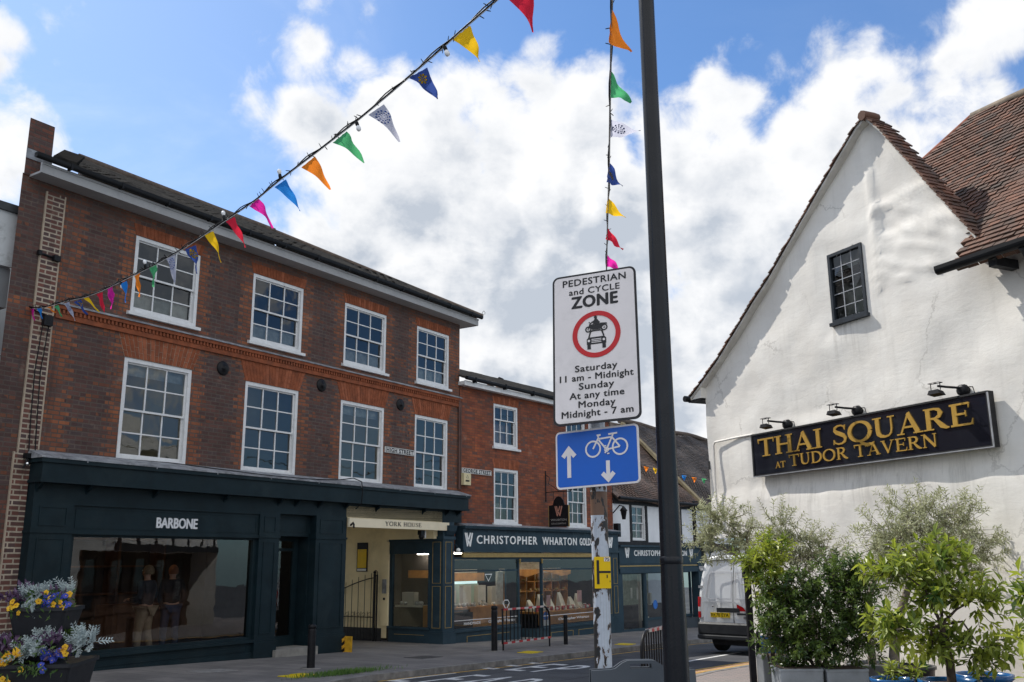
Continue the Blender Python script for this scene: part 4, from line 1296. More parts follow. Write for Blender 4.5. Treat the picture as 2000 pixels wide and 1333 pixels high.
b.box(.0, 2.3, .95, 1.0, 1.22, 1.45); b.prism([(4.0, 1.35), (4.4, 1.28), (5.4, 1.46), (6.4, 1.28), (6.9, 1.35), (6.9, 1.52), (4.0, 1.52)], .95, 1.0)
b.mat(disp_cream)
for x in (.1, .75, 1.4, 2.0): b.box(x, x+.34, .45, .6, .56, rj.uniform(.95, 1.2))
for x, h in ((3.95, .5), (4.5, .75), (5.0, .6), (5.6, .8), (6.2, .55), (6.6, .7)):
    b.hexa([(x, .45, .28), (x+.28, .45, .28), (x+.28, .7, .28), (x, .7, .28), (x+.04, .6, .28+h*.5), (x+.24, .6, .28+h*.5), (x+.22, .66, .30+h*.62), (x+.06, .66, .30+h*.62)])
b.mat(wood_front)
for z in (.82, 1.12): b.box(3.75, 7.05, 1.2, 1.48, z, z+.03)
for k in range(8): b.box(3.75+k*.47, 3.78+k*.47, 1.2, 1.48, .28, 1.4)
b.mat(gold_line)
for k in range(40): b.ball((rj.uniform(3.8, 7.0), rj.uniform(1.15, 1.3), rj.choice((.88, 1.18))), rj.uniform(.025, .05), 5)
b.mat(M('red trinket', (.35, .05, .06), .4, .2, 10))
for k in range(14): b.box(*(lambda x, y, z: (x, x+.09, y, y+.05, z, z+.12))(rj.uniform(3.9, 6.9), rj.uniform(.15, .4), .28))
b.mat(disp_cream)
b.mat(disp_green); b.box(.3, 1.9, .85, .9, .58, 1.15)
b.mat(disp_grey)
for x0, x1, zb in ((-.2, 2.3, .56), (3.8, 6.9, .28)):
    for k in range(26):
        x = rj.uniform(x0, x1); h = rj.uniform(.05, .16)
        if rj.random() < .5: b.lathe([(.05, zb), (.02, zb+h*.4), (.055, zb+h)], 8, (x, rj.uniform(.12, .4), 0))
        else: b.ball((x, rj.uniform(.12, .4), zb+.05), .05, 5)
b.mat(M('tall pale curtain strips', (.5, .5, .46), .8))
for k in range(5): b.box(2.05+k*.07, 2.08+k*.07, .3, .33, .56, 1.5)
b.mat(M('pink display card', (.5, .3, .3), .8)); b.box(4.3, 4.5, .12, .13, .45, .75); b.box(6.0, 6.25, .12, .13, .5, .85)
b.mat(M('blue window sticker', (.03, .14, .45), .6)); b.prism([(3.85+.13*math.cos(k*.3927), .02+.13*math.sin(k*.3927)+.15) for k in range(16)], -.154, -.150)
b.mat(white_paint); b.box(3.72, 4.0, -.155, -.15, -.10, .06)
b.mat(black_iron); b.box(-.38, 2.43, -.155, -.15, 1.56, 1.81); b.box(3.67, 7.05, -.155, -.15, 1.56, 1.81); b.box(-.38, .5, -.1, -.09, .04, .44)
b.mat(emis('display light', (1.0, .90, .76), 20.0))
for x in (-.2, .7, 1.6, 3.8, 4.9, 6.0): b.box(x, x+.7, .25, .33, 1.98, 2.0)
b.mat(emis('teal light panel', (.62, .80, .80), .9)); b.box(0.2, 2.3, 1.22, 1.25, .95, 1.22)
# return window display
b.build('shop_interior', None, JS)
b = mb(M('white window lettering', (.7, .7, .7), .5))
def lt(x0, x1, z0, z1, s): add_text(b, s, x0, x1, z0, z1, -.166, bold=.01)
lt(.05, .75, .12, .19, 'HANDMADE'); lt(1.1, 2.3, .10, .20, 'Christopher Wharton'); lt(4.5, 6.2, .0, .09, 'Christopher Wharton')
b.box(-.38, 2.43, -.164, -.160, .235, .25); b.box(3.7, 7.0, -.164, -.160, .17, .185)
for p in ([(1.75, .62), (1.9, .44), (2.05, .62), (1.98, .70), (1.82, .70)], [(.95, 1.42), (1.1, 1.24), (1.25, 1.42)]): ribbon(b, p, .02, -.162, .003, closed=True)
b.build('window_lettering', None, JS)
# display seen through the return window
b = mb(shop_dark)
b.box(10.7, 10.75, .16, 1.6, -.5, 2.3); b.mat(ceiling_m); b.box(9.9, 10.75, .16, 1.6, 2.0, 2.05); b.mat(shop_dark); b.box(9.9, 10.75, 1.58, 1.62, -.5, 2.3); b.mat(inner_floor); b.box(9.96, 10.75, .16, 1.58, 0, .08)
b.mat(wood_front); b.box(10.0, 10.5, .25, .5, .08, .65); b.box(10.1, 10.14, .2, 1.1, 1.35, 1.55)
b.mat(disp_green); b.box(10.4, 10.45, .3, 1.0, .65, 1.35); b.mat(disp_cream); b.box(10.1, 10.3, .9, 1.3, .65, .98); b.box(10.0, 10.4, .55, 1.45, .6, .65)
b.mat(disp_grey)
for k in range(14): b.ball((rj.uniform(10.0, 10.35), rj.uniform(.5, 1.4), .70), .05, 5)
b.mat(MATS['display light']); b.box(10.1, 10.2, .4, .8, 1.96, 1.99)
b.build('display', None, B1)

street_plate(JS, 'GEORGE STREET', .10, 1.41, 4.17, 4.31, 'white GEORGE STREET name plate beside the corner of the red brick jewellers')
t = local_thing(JS, 'alarm_box', 'cream alarm box with a dark slot at the junction of the two brick buildings', 'alarm box')
b = mb(M('yellowed plastic', (.58, .50, .30), .5, .05, 4)); b.box(.03, .33, -.16, -.01, 3.83, 4.15); b.mat(black_iron); b.box(.10, .26, -.164, -.16, 3.92, 3.965)
b.mat(M('grey mark', (.2, .2, .17), .6)); ribbon(b, [(.18, 4.10), (.13, 4.02), (.23, 4.02)], .012, -.16, .003, closed=True)
b.build('casing', None, t)
b = mb(M('brown downpipe', (.10, .055, .045), .6, .2, 6)); b.tube([(-.06, -.06, 3.7), (-.06, -.06, 6.2)], .028, 8); b.tube([(.03, -.04, 3.7), (.03, -.04, 6.2)], .016, 8); b.build('downpipe', None, JS)
# hanging sign
t = local_thing(JS, 'hanging_sign', 'black hanging sign with a copper W on an iron bracket over the jewellers', 'sign')
b = mb(black_iron); f_ = lambda X, Z, Y: (4.14+Y, -X, Z)
pr = [(.13, 2.78), (.85, 2.78), (.85, 3.42), (.70, 3.44), (.66, 3.58), (.56, 3.68), (.49, 3.70), (.42, 3.68), (.32, 3.58), (.28, 3.44), (.13, 3.42)]
b.prism([(-a, z) for a, z in pr], 4.13, 4.17, 'x')
b.mat(gold_line); b.box(4.125, 4.175, -.13, -.115, 2.78, 3.42); b.box(4.125, 4.175, -.865, -.85, 2.78, 3.42)
b.build('board', None, t)
b = mb(M('copper paint', (.42, .20, .15), .45, .1, 10))
add_dblw(b, .49, 3.10, .30, -.012, f=f_, thick=.004)
b.mat(M('grey sign letters', (.35, .34, .33), .5))
add_text(b, 'WHARTON', .20, .78, 2.955, 3.02, -.014, mapf=f_); add_text(b, 'GOLDSMITHS', .22, .76, 2.855, 2.90, -.014, mapf=f_)
b.build('lettering', None, t)
b = mb(black_iron); b.tube([(4.15, -.01, 4.50), (4.15, -.01, 3.55)], .022, 6); b.tube([(4.15, -.01, 3.84), (4.15, -.95, 3.84)], .014, 6); b.tube([(4.15, -.01, 4.4), (4.15, -.16, 4.28), (4.15, -.12, 4.1), (4.15, -.3, 4.0), (4.15, -.5, 3.85)], .012, 6)
b.tube([(4.15, -.3, 3.84), (4.15, -.3, 3.6)], .007, 4); b.tube([(4.15, -.68, 3.84), (4.15, -.68, 3.6)], .007, 4)
b.build('bracket', None, t)

# ================================================================== timber framed building
white_render = M('white limewash', (.66, .67, .69), .8, .06, 2, .25, 30, dirt=(.5, .5, .5), dscale=1.5, damt=.3)
black_beam = M('black timber', (.018, .018, .02), .7, .3, 8, .4, 30)
char = M('charcoal shop paint', (.035, .042, .05), .55, .2, 2)
tile_brown = tile_mat('brown plain tiles', (.065, .042, .032), (.14, .085, .06), (.05, .042, .036), .45)
TB = thing('timber_framed_building', 'white and black timber framed building with a long sagging brown tiled roof', 'building', J0, R(90-37.04))
b = mb(white_render)
th = [(9.38, 10.36, 2.44, 3.70), (11.95, 13.0, 2.44, 3.70)]
wall_holes(b, 8.14, 17.4, 2.2, 3.80, th)
b.face([(8.14, 0, -1.2), (8.14, 6, -1.2), (8.14, 6, 3.8), (8.14, 0, 3.8)][::-1]); b.face([(8.14, 6.9, -1.2), (26, 6.9, -1.2), (26, 6.9, 3.8), (8.14, 6.9, 3.8)][::-1])
b.build('wall', None, TB)
b = mb(black_beam)
for x, w in ((9.25, .13), (10.36, .14), (11.80, .13), (13.02, .14), (14.12, .14)): b.box(x, x+w, -.03, .02, 2.3, 3.74)
b.box(8.14, 17.4, -.06, .02, 3.68, 3.86); b.box(8.14, 17.4, -.05, .02, 2.26, 2.40); b.box(9.38, 10.36, -.035, .02, 2.36, 2.45); b.box(11.95, 13.0, -.035, .02, 2.36, 2.45)
b.build('beams', None, TB)
for a, c, z0, z1 in th: sash(TB, a, c, z0, z1, cols=2, white=white_paint, glass=glass, k=.9)
b = mb(inner_wall); b.face([(8.3, 2.5, 2.2), (14, 2.5, 2.2), (14, 2.5, 3.8), (8.3, 2.5, 3.8)]); b.mat(ceiling_m); b.face([(8.3, .14, 3.78), (8.3, 2.5, 3.78), (14, 2.5, 3.78), (14, .14, 3.78)])
b.mat(inner_floor); b.face([(8.3, .14, 2.3), (14, .14, 2.3), (14, 2.5, 2.3), (8.3, 2.5, 2.3)])
b.mat(M('net curtain', (.5, .5, .5), .9, .3, 14))
for a in (9.5, 12.05):
    for k in range(7): b.box(a+k*.11, a+.05+k*.11, .2, .22, 2.5, 3.6)
b.build('interior', None, TB)
b = mb(black_pvc); b.tube([(8.1, -.30, 3.86), (26, -.30, 3.86)], .055, 8); b.tube([(14.05, -.30, 3.86), (14.2, -.09, 3.7), (14.2, -.07, 3.4), (14.2, -.07, 2.3)], .05, 8); b.box(13.7, 14.5, -.26, -.02, 3.80, 4.0)
b.build('gutter', None, TB)
b = mb(tile_brown)
q = math.sqrt(.5)
tiles(b, (8.1, -.28, 3.80), (1, 0, 0), (0, q, q), (0, -q, q), 6.2, 4.9, .17, .11, .012, rnd=random.Random(8), warp=.14)
b.mat(M('lichen mortar', (.24, .19, .11), .9, .3, 4, .5, 40, dirt=(.12, .10, .06), dscale=4))
rows = []
for i in range(20):
    t = i/19*4.95; wv = .05*math.sin(t*2.1)
    rows.append([(14.24+wv*.5, -.32+t*q, 3.86+t*q+.02), (14.27, -.36+t*q, 3.92+t*q+.05), (14.52, -.36+t*q, 3.92+t*q+.06), (14.56, -.30+t*q, 3.86+t*q)])
b.grid(rows, smooth=False, flip=True)
b.build('roof', None, TB)
b = mb(tile_mat('grey brown tiles', (.05, .042, .038), (.10, .075, .062), (.045, .042, .042), .3))
tiles(b, (14.5, -.30, 3.92), (1, 0, 0), (0, q, q), (0, -q, q), 11.5, 5.15, .17, .11, .012, rnd=random.Random(9), warp=.14)
b.mat(M('ridge tile', (.1, .07, .055), .85)); b.tube([(14.5 + i*.9, 3.36+.0*i, 7.56+.05*math.sin(i*1.1)) for i in range(13)], .11, 8)
b.face([(8.1, -.25, 3.78), (26, -.25, 3.84), (26, 3.4, 7.49), (8.1, 3.4, 7.43)]); b.face([(8.1, 3.3, 7.3), (26, 3.3, 7.5), (26, 7, 3.8), (8.1, 7, 3.8)][::-1])
b.build('roof', None, TB)
b = mb(slate_blue)
b.box(8.1, 14.3, -.22, .02, 1.66, 2.26); b.box(8.05, 14.35, -.32, .02, 2.22, 2.28); b.box(8.1, 14.3, -.24, .02, 1.34, 1.50); b.box(8.1, 14.3, -.2, .02, 1.5, 1.66)
b.box(13.95, 14.3, -.24, .05, -1.4, 1.66); b.box(8.0, 8.3, -.2, .05, -1.4, 1.4)
b.mat(gold_line); b.box(8.15, 14.2, -.21, -.20, 1.56, 1.60)
b.mat(slate_blue)
b.box(9.86, 10.0, -.16, -.04, -.7, 1.36); frame_rect(b, 8.3, 9.9, -.62, 1.36, .06, .08, .05, .12, -.16, -.06); b.box(8.3, 9.95, -.22, .05, -1.4, -.62)
frame_rect(b, 10.3, 13.95, -.30, 1.36, .06, .07, .05, .08, .1, .18); b.box(12.9, 12.97, .1, .18, -.3, 1.36)
b.mat(char); b.box(10.2, 13.95, .12, .2, -1.4, -.30); b.box(12.2, 13.95, -.15, .2, -1.4, -.34); b.mat(stone_step); b.box(9.9, 11.4, -.2, .6, -1.2, -.60)
w = b.build('shopfront', None, TB)
b = mb(glass2); b.face([(8.36, -.11, -.5), (9.82, -.11, -.5), (9.82, -.11, 1.31), (8.36, -.11, 1.31)]); b.face([(10.36, .14, -.22), (13.88, .14, -.22), (13.88, .14, 1.31), (10.36, .14, 1.31)]); b.build('pane', None, w)
b = mb(MATS['white sign letters'])
add_text(b, 'CHRISTOPHER', 9.09, 11.35, 1.92, 2.11, -.235, bold=.012, space=1.15, thick=.013); add_text(b, 'WHARTON', 11.55, 13.05, 1.92, 2.11, -.235, bold=.012, space=1.15, thick=.013)
add_dblw(b, 8.62, 1.86, .33, -.222, thick=.012); add_dblw(b, 13.42, 1.85, .33, -.222, thick=.012)
b.build('lettering', None, TB)
b = mb(M('pale green shop wall', (.36, .40, .30), .8))
b.face([(8.2, 2.0, -.8), (14, 2.0, -.8), (14, 2.0, 1.6), (8.2, 2.0, 1.6)]); b.mat(inner_floor); b.face([(8.2, 0, -.78), (14, 0, -.78), (14, 2, -.78), (8.2, 2, -.78)]); b.mat(ceiling_m); b.face([(8.2, 0, 1.6), (8.2, 2, 1.6), (14, 2, 1.6), (14, 0, 1.6)])
b.mat(shop_dark); b.box(8.5, 9.6, .6, 1.0, -.7, .35); b.box(8.9, 9.5, 1.2, 1.25, .3, 1.2); b.box(10.6, 13.4, .8, 1.2, -.7, .18); b.mat(disp_cream)
b.box(10.7, 10.82, .5, .6, -.6, 1.4); b.box(9.0, 9.12, -.09, -.08, .5, .85); b.box(9.4, 9.52, -.09, -.08, .45, .85); b.box(11.6, 11.7, .6, .7, .18, .6); b.box(13.1, 13.2, .3, .4, -.2, 1.4); b.box(10.7, 11.1, .4, .41, -.4, -.2)
b.mat(MATS['blue window sticker']); b.prism([(11.1+.16*math.cos(k*.3927), .22+.16*math.sin(k*.3927)) for k in range(16)], .126, .130)
b.mat(MATS['display light']); b.box(9, 9.3, .6, .7, 1.57, 1.59); b.box(11.5, 11.8, .6, .7, 1.57, 1.59)
b.build('shop_interior', None, TB)
DS = thing('charcoal_shopfront', 'charcoal painted shopfront under the white wall right of the slate blue shop', 'shopfront', J0, R(90-37.04))
b = mb(char); b.box(14.38, 24, -.2, .3, -1.6, 2.24); b.box(14.38, 24, -.3, .3, 2.1, 2.26); b.mat(glass2); b.box(14.9, 17, -.22, -.2, -.2, 1.2); b.build('front', None, DS)
t = local_thing(TB, 'shield_light', 'small white shield shaped fitting at the top right of the slate blue shopfront', 'light')
b = mb(white_paint); b.prism([(14.42, 2.2), (14.70, 2.2), (14.70, 1.95), (14.56, 1.78), (14.42, 1.95)], -.36, -.31); b.build('shield', None, t)
t = local_thing(TB, 'floodlight', 'black floodlight on the white wall above the charcoal shopfront', 'light')
b = mb(black_iron); b.box(15.1, 15.55, -.35, -.15, 2.5, 2.95); b.box(15.3, 15.4, -.16, 0, 2.6, 2.8); b.build('housing', None, t)
t = local_thing(TB, 'wall_lantern', 'black lantern on a bracket at the brick end wall beside the timbered building', 'lantern')
b = mb(black_iron); b.tube([(8.12, -.02, 3.35), (8.1, -.3, 3.6), (8.1, -.45, 3.55)], .02, 6)
b.lathe([(.06, 3.12), (.11, 3.4), (.14, 3.42), (.03, 3.55)], 8, (8.1, -.45, 0)); b.box(8.13, 8.3, -.2, -.02, 2.55, 3.0); b.build('lantern', None, t)
t = local_thing(TB, 'dome_camera', 'white dome camera at the right end of the slate blue shopfront', 'camera')
b = mb(white_paint); b.ball((14.1, -.28, 1.42), .075, 8); b.build('dome', None, t)

# ================================================================== tavern
TV = thing('tavern', 'white rendered tavern gable with a steep tiled roof and uneven plaster', 'tavern', (3.64972, 17.5, 0), R(-64.816))
m_, t_, p_ = new_mat('white lumpy plaster')
o_ = t_.obj()
n_a = t_.noise(o_, 1.6, 5, .6, .3); n_b = t_.noise(o_, 7, 4, .6)
c_ = t_.mix(t_.ramp(n_a, .3, .7), (.68, .648, .595), (.745, .72, .67))
streak = t_.noise(t_.vmath('MULTIPLY', o_, (6, 6, .5)), 1.0, 5, .65)
c_ = t_.mix(t_.math('MULTIPLY', t_.ramp(streak, .50, .75), .42), c_, (.55, .53, .49))
c_ = t_.mix(t_.math('MULTIPLY', t_.ramp(t_.noise(o_, .8, 6, .7), .56, .72), .28), c_, (.62, .57, .50))
vo = t_.n.new('ShaderNodeTexVoronoi'); vo.feature = 'DISTANCE_TO_EDGE'; vo.inputs['Scale'].default_value = .55
t_.put(vo.inputs['Vector'], t_.vmath('ADD', o_, t_.vmath('SCALE', t_.noise(o_, 2.2, 6, .7, 0, True), scale=.55)))
crk = t_.math('MULTIPLY', t_.ramp(vo.outputs['Distance'], .012, .0), t_.ramp(t_.noise(o_, .7, 2), .45, .6))
c_ = t_.mix(t_.math('MULTIPLY', crk, .45), c_, (.30, .28, .25))
sz = t_.sep(o_)
base_d = t_.math('MULTIPLY', t_.ramp(t_.math('ADD', sz[2], t_.math('MULTIPLY', t_.noise(o_, 2, 5, .7), 1.2)), 1.35, .2), .55)
c_ = t_.mix(base_d, c_, (.33, .30, .25))
below = t_.math('MULTIPLY', t_.math('MULTIPLY', t_.ramp(sz[2], 3.2, 3.05), t_.ramp(sz[2], 1.9, 3.1)), t_.math('MULTIPLY', t_.ramp(sz[0], 1.3, 1.5), t_.ramp(sz[0], 6.3, 6.0)))
bw = t_.math('MULTIPLY', t_.math('MULTIPLY', t_.ramp(sz[2], 5.42, 5.35), t_.ramp(sz[2], 4.5, 5.35)), t_.math('MULTIPLY', t_.ramp(sz[0], 3.35, 3.42), t_.ramp(sz[0], 4.2, 4.12)))
drip = t_.ramp(t_.noise(t_.vmath('MULTIPLY', o_, (11, 11, .6)), 1.0, 5, .7), .45, .7)
c_ = t_.mix(t_.math('MULTIPLY', t_.math('MULTIPLY', t_.math('MAXIMUM', below, bw), drip), .55), c_, (.40, .38, .34))
t_.put(p_.inputs['Base Color'], c_); p_.inputs['Roughness'].default_value = .85
h_ = t_.math('ADD', t_.math('MULTIPLY', n_b, 1.0), t_.math('MULTIPLY', t_.noise(o_, 26, 4, .6), .35))
h_ = t_.math('ADD', h_, t_.math('MULTIPLY', t_.noise(o_, 110, 3, .7), .22))
h_ = t_.math('ADD', h_, t_.math('MULTIPLY', t_.noise(t_.vmath('MULTIPLY', o_, (1, 1, 3)), 3.0, 4, .6, .5), 1.2))
t_.put(p_.inputs['Normal'], t_.bump(h_, .22, .014))
plaster = m_
LSL = [(-.30, 4.80), (.56, 5.34), (1.2, 5.83), (1.67, 6.19), (2.1, 6.49), (2.95, 7.19), (3.48, 7.63), (3.99, 8.04), (4.37, 8.34), (4.55, 8.42)]
RSL = [(4.55, 8.42), (4.8, 8.12), (5.16, 7.55), (5.47, 7.07), (5.83, 6.51), (6.2, 5.94)]


def gable_z(x):
    P = LSL + RSL[1:]
    for a, c in zip(P, P[1:]):
        if a[0] <= x <= c[0]: return a[1] + (c[1]-a[1])*(x-a[0])/(c[0]-a[0])
    return 5.96


WIN = (3.44, 4.12, 5.41, 6.50)


def lump(x, z):
    v = Vector((x, z, 0))
    d = .055*noise.noise(v*.55) + .026*noise.noise(v*1.3 + Vector((5, 3, 1))) + .008*noise.noise(v*3.1)
    # fold of plaster over the old frame: post under the apex, rail to its right, ragged stonework below the rail
    w = lambda t: max(0.0, 1-abs(t))
    post = 4.42 + .03*math.sin(z*3)
    if z > 6.55: d -= .05*w((x-post)/.10)*min(1, (8.1-z)/1.0)
    if x > post and z > 6.5: d += .03
    rail = 7.0 - (x-4.4)*.02 + .05*noise.noise(v*2)
    if x > post: d -= .05*w((z-rail)/.07)
    if x > post-.1 and 5.7 < z < rail: d += .035*noise.noise(Vector((x*3.5+z*2, z*7, 2))) - .02
    if z < 3.0: d -= .05*max(0, min(1, (3.0-z)/.25))*(.7+.6*noise.noise(Vector((x*.8, 9, 0)))) 
    k = min(1, max(0, max(abs(x-3.78)-.42, abs(z-5.95)-.62)/.25))
    s = min(1, max(0, max(abs(x-3.77)-2.4, abs(z-3.5)-.4)/.2))
    return d*k*s


b = mb(plaster)
NX = 150
xs = [0 + 11.0*i/NX for i in range(NX+1)]
NZ = 90
rows = []
for x in xs:
    zb, zt = 2.15, gable_z(min(x, 10.9)) - .04
    rows.append([(x, lump(x, zb + (zt-zb)*j/NZ), zb + (zt-zb)*j/NZ) for j in range(NZ+1)])
k0 = len(b.v)
for r in rows: b.v += r
for i in range(NX):
    for j in range(NZ):
        q = (k0+i*(NZ+1)+j, k0+(i+1)*(NZ+1)+j, k0+(i+1)*(NZ+1)+j+1, k0+i*(NZ+1)+j+1)
        cx = sum(b.v[a][0] for a in q)/4; cz = sum(b.v[a][2] for a in q)/4
        if WIN[0] < cx < WIN[1] and WIN[2] < cz < WIN[3]: continue
        b.f.append(q); b.m.append(b.cur); b.tone.append(.5); b.sm.append(True)
b.grid([[(x, lump(x, 2.15 - 3.0*j/30), 2.15 - 3.0*j/30) for j in range(31)] for x in [.98 + 10.02*i/100 for i in range(101)]], flip=True)
b.face([(0, 0, 2.15), (0, 0, 4.75), (0, 9, 4.75), (0, 9, 2.15)]); b.face([(0, 0, 2.15), (0, 9, 2.15), (1.0, 9, 2.15), (1.0, 0, 2.15)])

b.face([(6.2, 6, 0), (11, 6, 0), (11, 6, 5.6), (6.2, 6, 5.6)][::-1]); b.face([(11, 0, -.9), (11, 6, -.9), (11, 6, 5.6), (11, 0, 5.6)]); b.face([(0, 9, -.9), (6.2, 9, -.9), (6.2, 9, 4.7), (0, 9, 4.7)][::-1])
b.build('wall', None, TV)
# George Street front: brown timber and dark windows under the jetty
b = mb(M('brown oak front', (.075, .04, .025), .7, .4, 3, .4, 30, dirt=(.03, .02, .015), dscale=3))
b.face([(.98, 0, -.9), (.98, 0, 2.15), (.98, 9, 2.15), (.98, 9, -.9)])
for k in range(10): b.box(.93, .98, .1+k*.9, .24+k*.9, -.9, 2.15)
b.box(.92, .98, 0, 9, 2.0, 2.15); b.box(.92, .98, 0, 9, .3, .42); b.mat(glass)
for k in range(0, 9, 2): b.face([(.96, .3+k*.9, .5), (.96, .3+k*.9, 1.9), (.96, .95+k*.9, 1.9), (.96, .95+k*.9, .5)])
b.mat(black_beam)
for k in range(7): b.box(-.03, .02, .1+k*1.4, .26+k*1.4, 2.15, 4.75)
b.box(-.04, .02, 0, 9, 2.15, 2.35); b.box(-.03, .02, 0, 9, 3.4, 3.55)
b.build('street_front', None, TV)
# window
b = mb(M('dark iron casement', (.022, .028, .036), .45, .2, 10))
x0, x1, z0, z1 = WIN
frame_rect(b, x0-.02, x1+.02, z0-.02, z1+.02, .05, .05, .05, .045, -.03, .06)
b.box(x0-.05, x1+.05, -.07, .04, z0-.07, z0-.018)
b.mat(M('lead cames', (.32, .33, .35), .5, .1, 10))
for k in (1, 2): b.box(x0+.02+(x1-x0-.04)*k/3-.007, x0+.02+(x1-x0-.04)*k/3+.007, .008, .022, z0, z1)
for k in range(1, 5): b.box(x0, x1, .010, .020, z0+(z1-z0)*k/5-.006, z0+(z1-z0)*k/5+.006)
w = b.build('window', None, TV)
b = mb(glass); rg = random.Random(4)
for i in range(3):
    for k in range(5):
        a0, a1 = x0+(x1-x0)*i/3, x0+(x1-x0)*(i+1)/3; c0, c1 = z0+(z1-z0)*k/5, z0+(z1-z0)*(k+1)/5
        e = [rg.uniform(-.004, .004) for _ in range(4)]
        b.face([(a0, .015+e[0], c0), (a1, .015+e[1], c0), (a1, .015+e[2], c1), (a0, .015+e[3], c1)])
b.build('pane', None, w)
b = mb(inner_wall); b.box(x0-.3, x1+.3, .9, .95, z0-.3, z1+.3); b.box(x0-.3, x0-.25, .1, .9, z0-.3, z1+.3); b.box(x1+.25, x1+.3, .1, .9, z0-.3, z1+.3); b.box(x0-.3, x1+.3, .1, .9, z0-.35, z0-.3); b.box(x0-.3, x1+.3, .1, .9, z1+.3, z1+.35)
b.build('interior', None, TV)
# roofs
tile_red = tile_mat('old red tiles', (.055, .034, .025), (.165, .072, .042), (.06, .046, .037), .5)
b = mb(tile_red)
rt = random.Random(14)


def slope_courses(P, inward, depth, gauge=.095):
    """stepped courses of tiles over one side of the gable; P runs eaves to ridge in x,z"""
    L = [0]
    for a, c in zip(P, P[1:]): L.append(L[-1] + math.hypot(c[0]-a[0], c[1]-a[1]))
    def at(t):
        t = min(t, L[-1]-1e-6); k = 0
        while k < len(L)-2 and L[k+1] < t: k += 1
        f = (t-L[k])/(L[k+1]-L[k]); a, c = P[k], P[k+1]
        dx, dz = (c[0]-a[0])/(L[k+1]-L[k]), (c[1]-a[1])/(L[k+1]-L[k])
        return Vector((a[0]+(c[0]-a[0])*f, 0, a[1]+(c[1]-a[1])*f)), Vector((dx, 0, dz)), Vector((-dz, 0, dx)) * (1 if inward > 0 else -1)
    n = int(L[-1]/gauge)
    for r in range(n):
        p, d, nn = at(r*gauge); p2, _, _ = at((r+1)*gauge+.05)
        y = -.15
        off = (r % 2)*.085
        while y < depth:
            y1 = y + (.085 if (y < -.14 and off) else .17) - .004
            j = rt.uniform(-.012, .012) if y < 0 else rt.uniform(-.004, .004); e = rt.uniform(0, .014); tn = min(1, max(0, rt.gauss(.5, .27)))
            A = lambda pp, yy, h: tuple(pp + nn*h + Vector((0, yy, 0)))
            q = [A(p - d*.004, y+j, .030+e), A(p - d*.004, y1, .030+e), A(p2, y1, .012), A(p2, y+j, .012)]
            lo = [A(p - d*.004, y+j, .008+e), A(p - d*.004, y1, .008+e), A(p2, y1, -.01), A(p2, y+j, -.01)]
            b.face(q if inward < 0 else q[::-1], tn); b.face([lo[0], lo[1], q[1], q[0]], tn); b.face([lo[3], lo[0], q[0], q[3]], tn)
            y = y1 + .004


slope_courses(LSL, 1, .32)
slope_courses(RSL[::-1], -1, .12)
b.tube([(4.55, -.18, 8.43), (4.55, .05, 8.44), (4.55, .14, 8.43)], .08, 8)
# pale bedding under the verge tiles
b.mat(M('pale verge bedding', (.55, .53, .49), .9, .1, 5))
for P_ in (LSL, RSL):
    for a, c in zip(P_, P_[1:]):
        b.hexa([(a[0], -.12, a[1]-.05), (c[0], -.12, c[1]-.05), (c[0], .12, c[1]-.06), (a[0], .12, a[1]-.06), (a[0], -.12, a[1]-.005), (c[0], -.12, c[1]-.005), (c[0], .12, c[1]-.005), (a[0], .12, a[1]-.005)])
b.face([(-.3, .3, 4.8), (-.3, 9, 4.8), (3.0, 9, 6.9), (3.0, .3, 6.9)]); b.face([(3.0, .3, 6.9), (3.0, 9, 6.9), (6.2, 9, 4.8), (6.2, .3, 4.8)])
for a, c in zip(LSL + RSL[1:], (LSL + RSL[1:])[1:]): b.face([(a[0], .30, 4.7), (a[0], .30, a[1]-.03), (c[0], .30, c[1]-.03), (c[0], .30, 4.7)])
b.build('roof', None, TV)
b = mb(tile_red)
l_ = math.sqrt(1+1.2**2)
def clip_m(a, t):
    X = 3.0 + a; y = -.42 + t/l_; z = 5.50 + 1.2*t/l_

    if X < 4.45 and y > 1.9 + (X-3.73)*.85: return False
    if z > 8.98 - .07*(X-4.45): return False
    return X > 6.02 or y > .10
tiles(b, (3.0, -.42, 5.50), (1, 0, 0), (0, 1/l_, 1.2/l_), (0, -1.2/l_, 1/l_), 9, 4.75, .17, .098, .014, clip=clip_m, rnd=random.Random(15), thick=.016, warp=.10)
b.mat(M('red ridge tile', (.22, .075, .045), .8, .3, 6, dirt=(.12, .09, .06), dscale=3))
b.tube([(3.55 + i*.1, 1.80+i*.085, 8.14+i*.103) for i in range(10)], .06, 8)
b.mat(M('grey ridge tile', (.20, .16, .12), .85, .3, 6)); b.tube([(4.45+i*.75, 2.50-.044*i, 9.0-.052*i+.015*math.sin(i)) for i in range(10)], .085, 8)
b.mat(tile_red)
b.face([(x, y, 5.46+1.2*(y+.42)) for x, y in ((6.1, -.40), (12, -.40), (12, 2.05), (4.45, 2.48), (3.72, 1.9), (4.6, .15), (6.1, .15))])
b.face([(3.7, 1.95, 8.1), (4.45, 2.52, 8.9), (12, 2.1, 8.4), (12, 6.2, 4.5), (3.7, 6.2, 4.5)][::-1])
b.build('roof', None, TV)
b = mb(black_pvc)
b.tube([(5.86, -.50, 5.50), (11, -.50, 5.50)], .062, 10); b.box(5.86, 11, -.565, -.44, 5.50, 5.55)
b.mat(black_beam)
for k in range(7): b.box(6.55+k*.55, 6.66+k*.55, -.40, .1, 5.36, 5.48)
b.tube([(7.1, -.5, 5.44), (7.05, -.3, 5.33), (7.0, -.12, 5.25), (7.0, -.10, 4.9)], .045, 8)
b.build('gutter', None, TV)
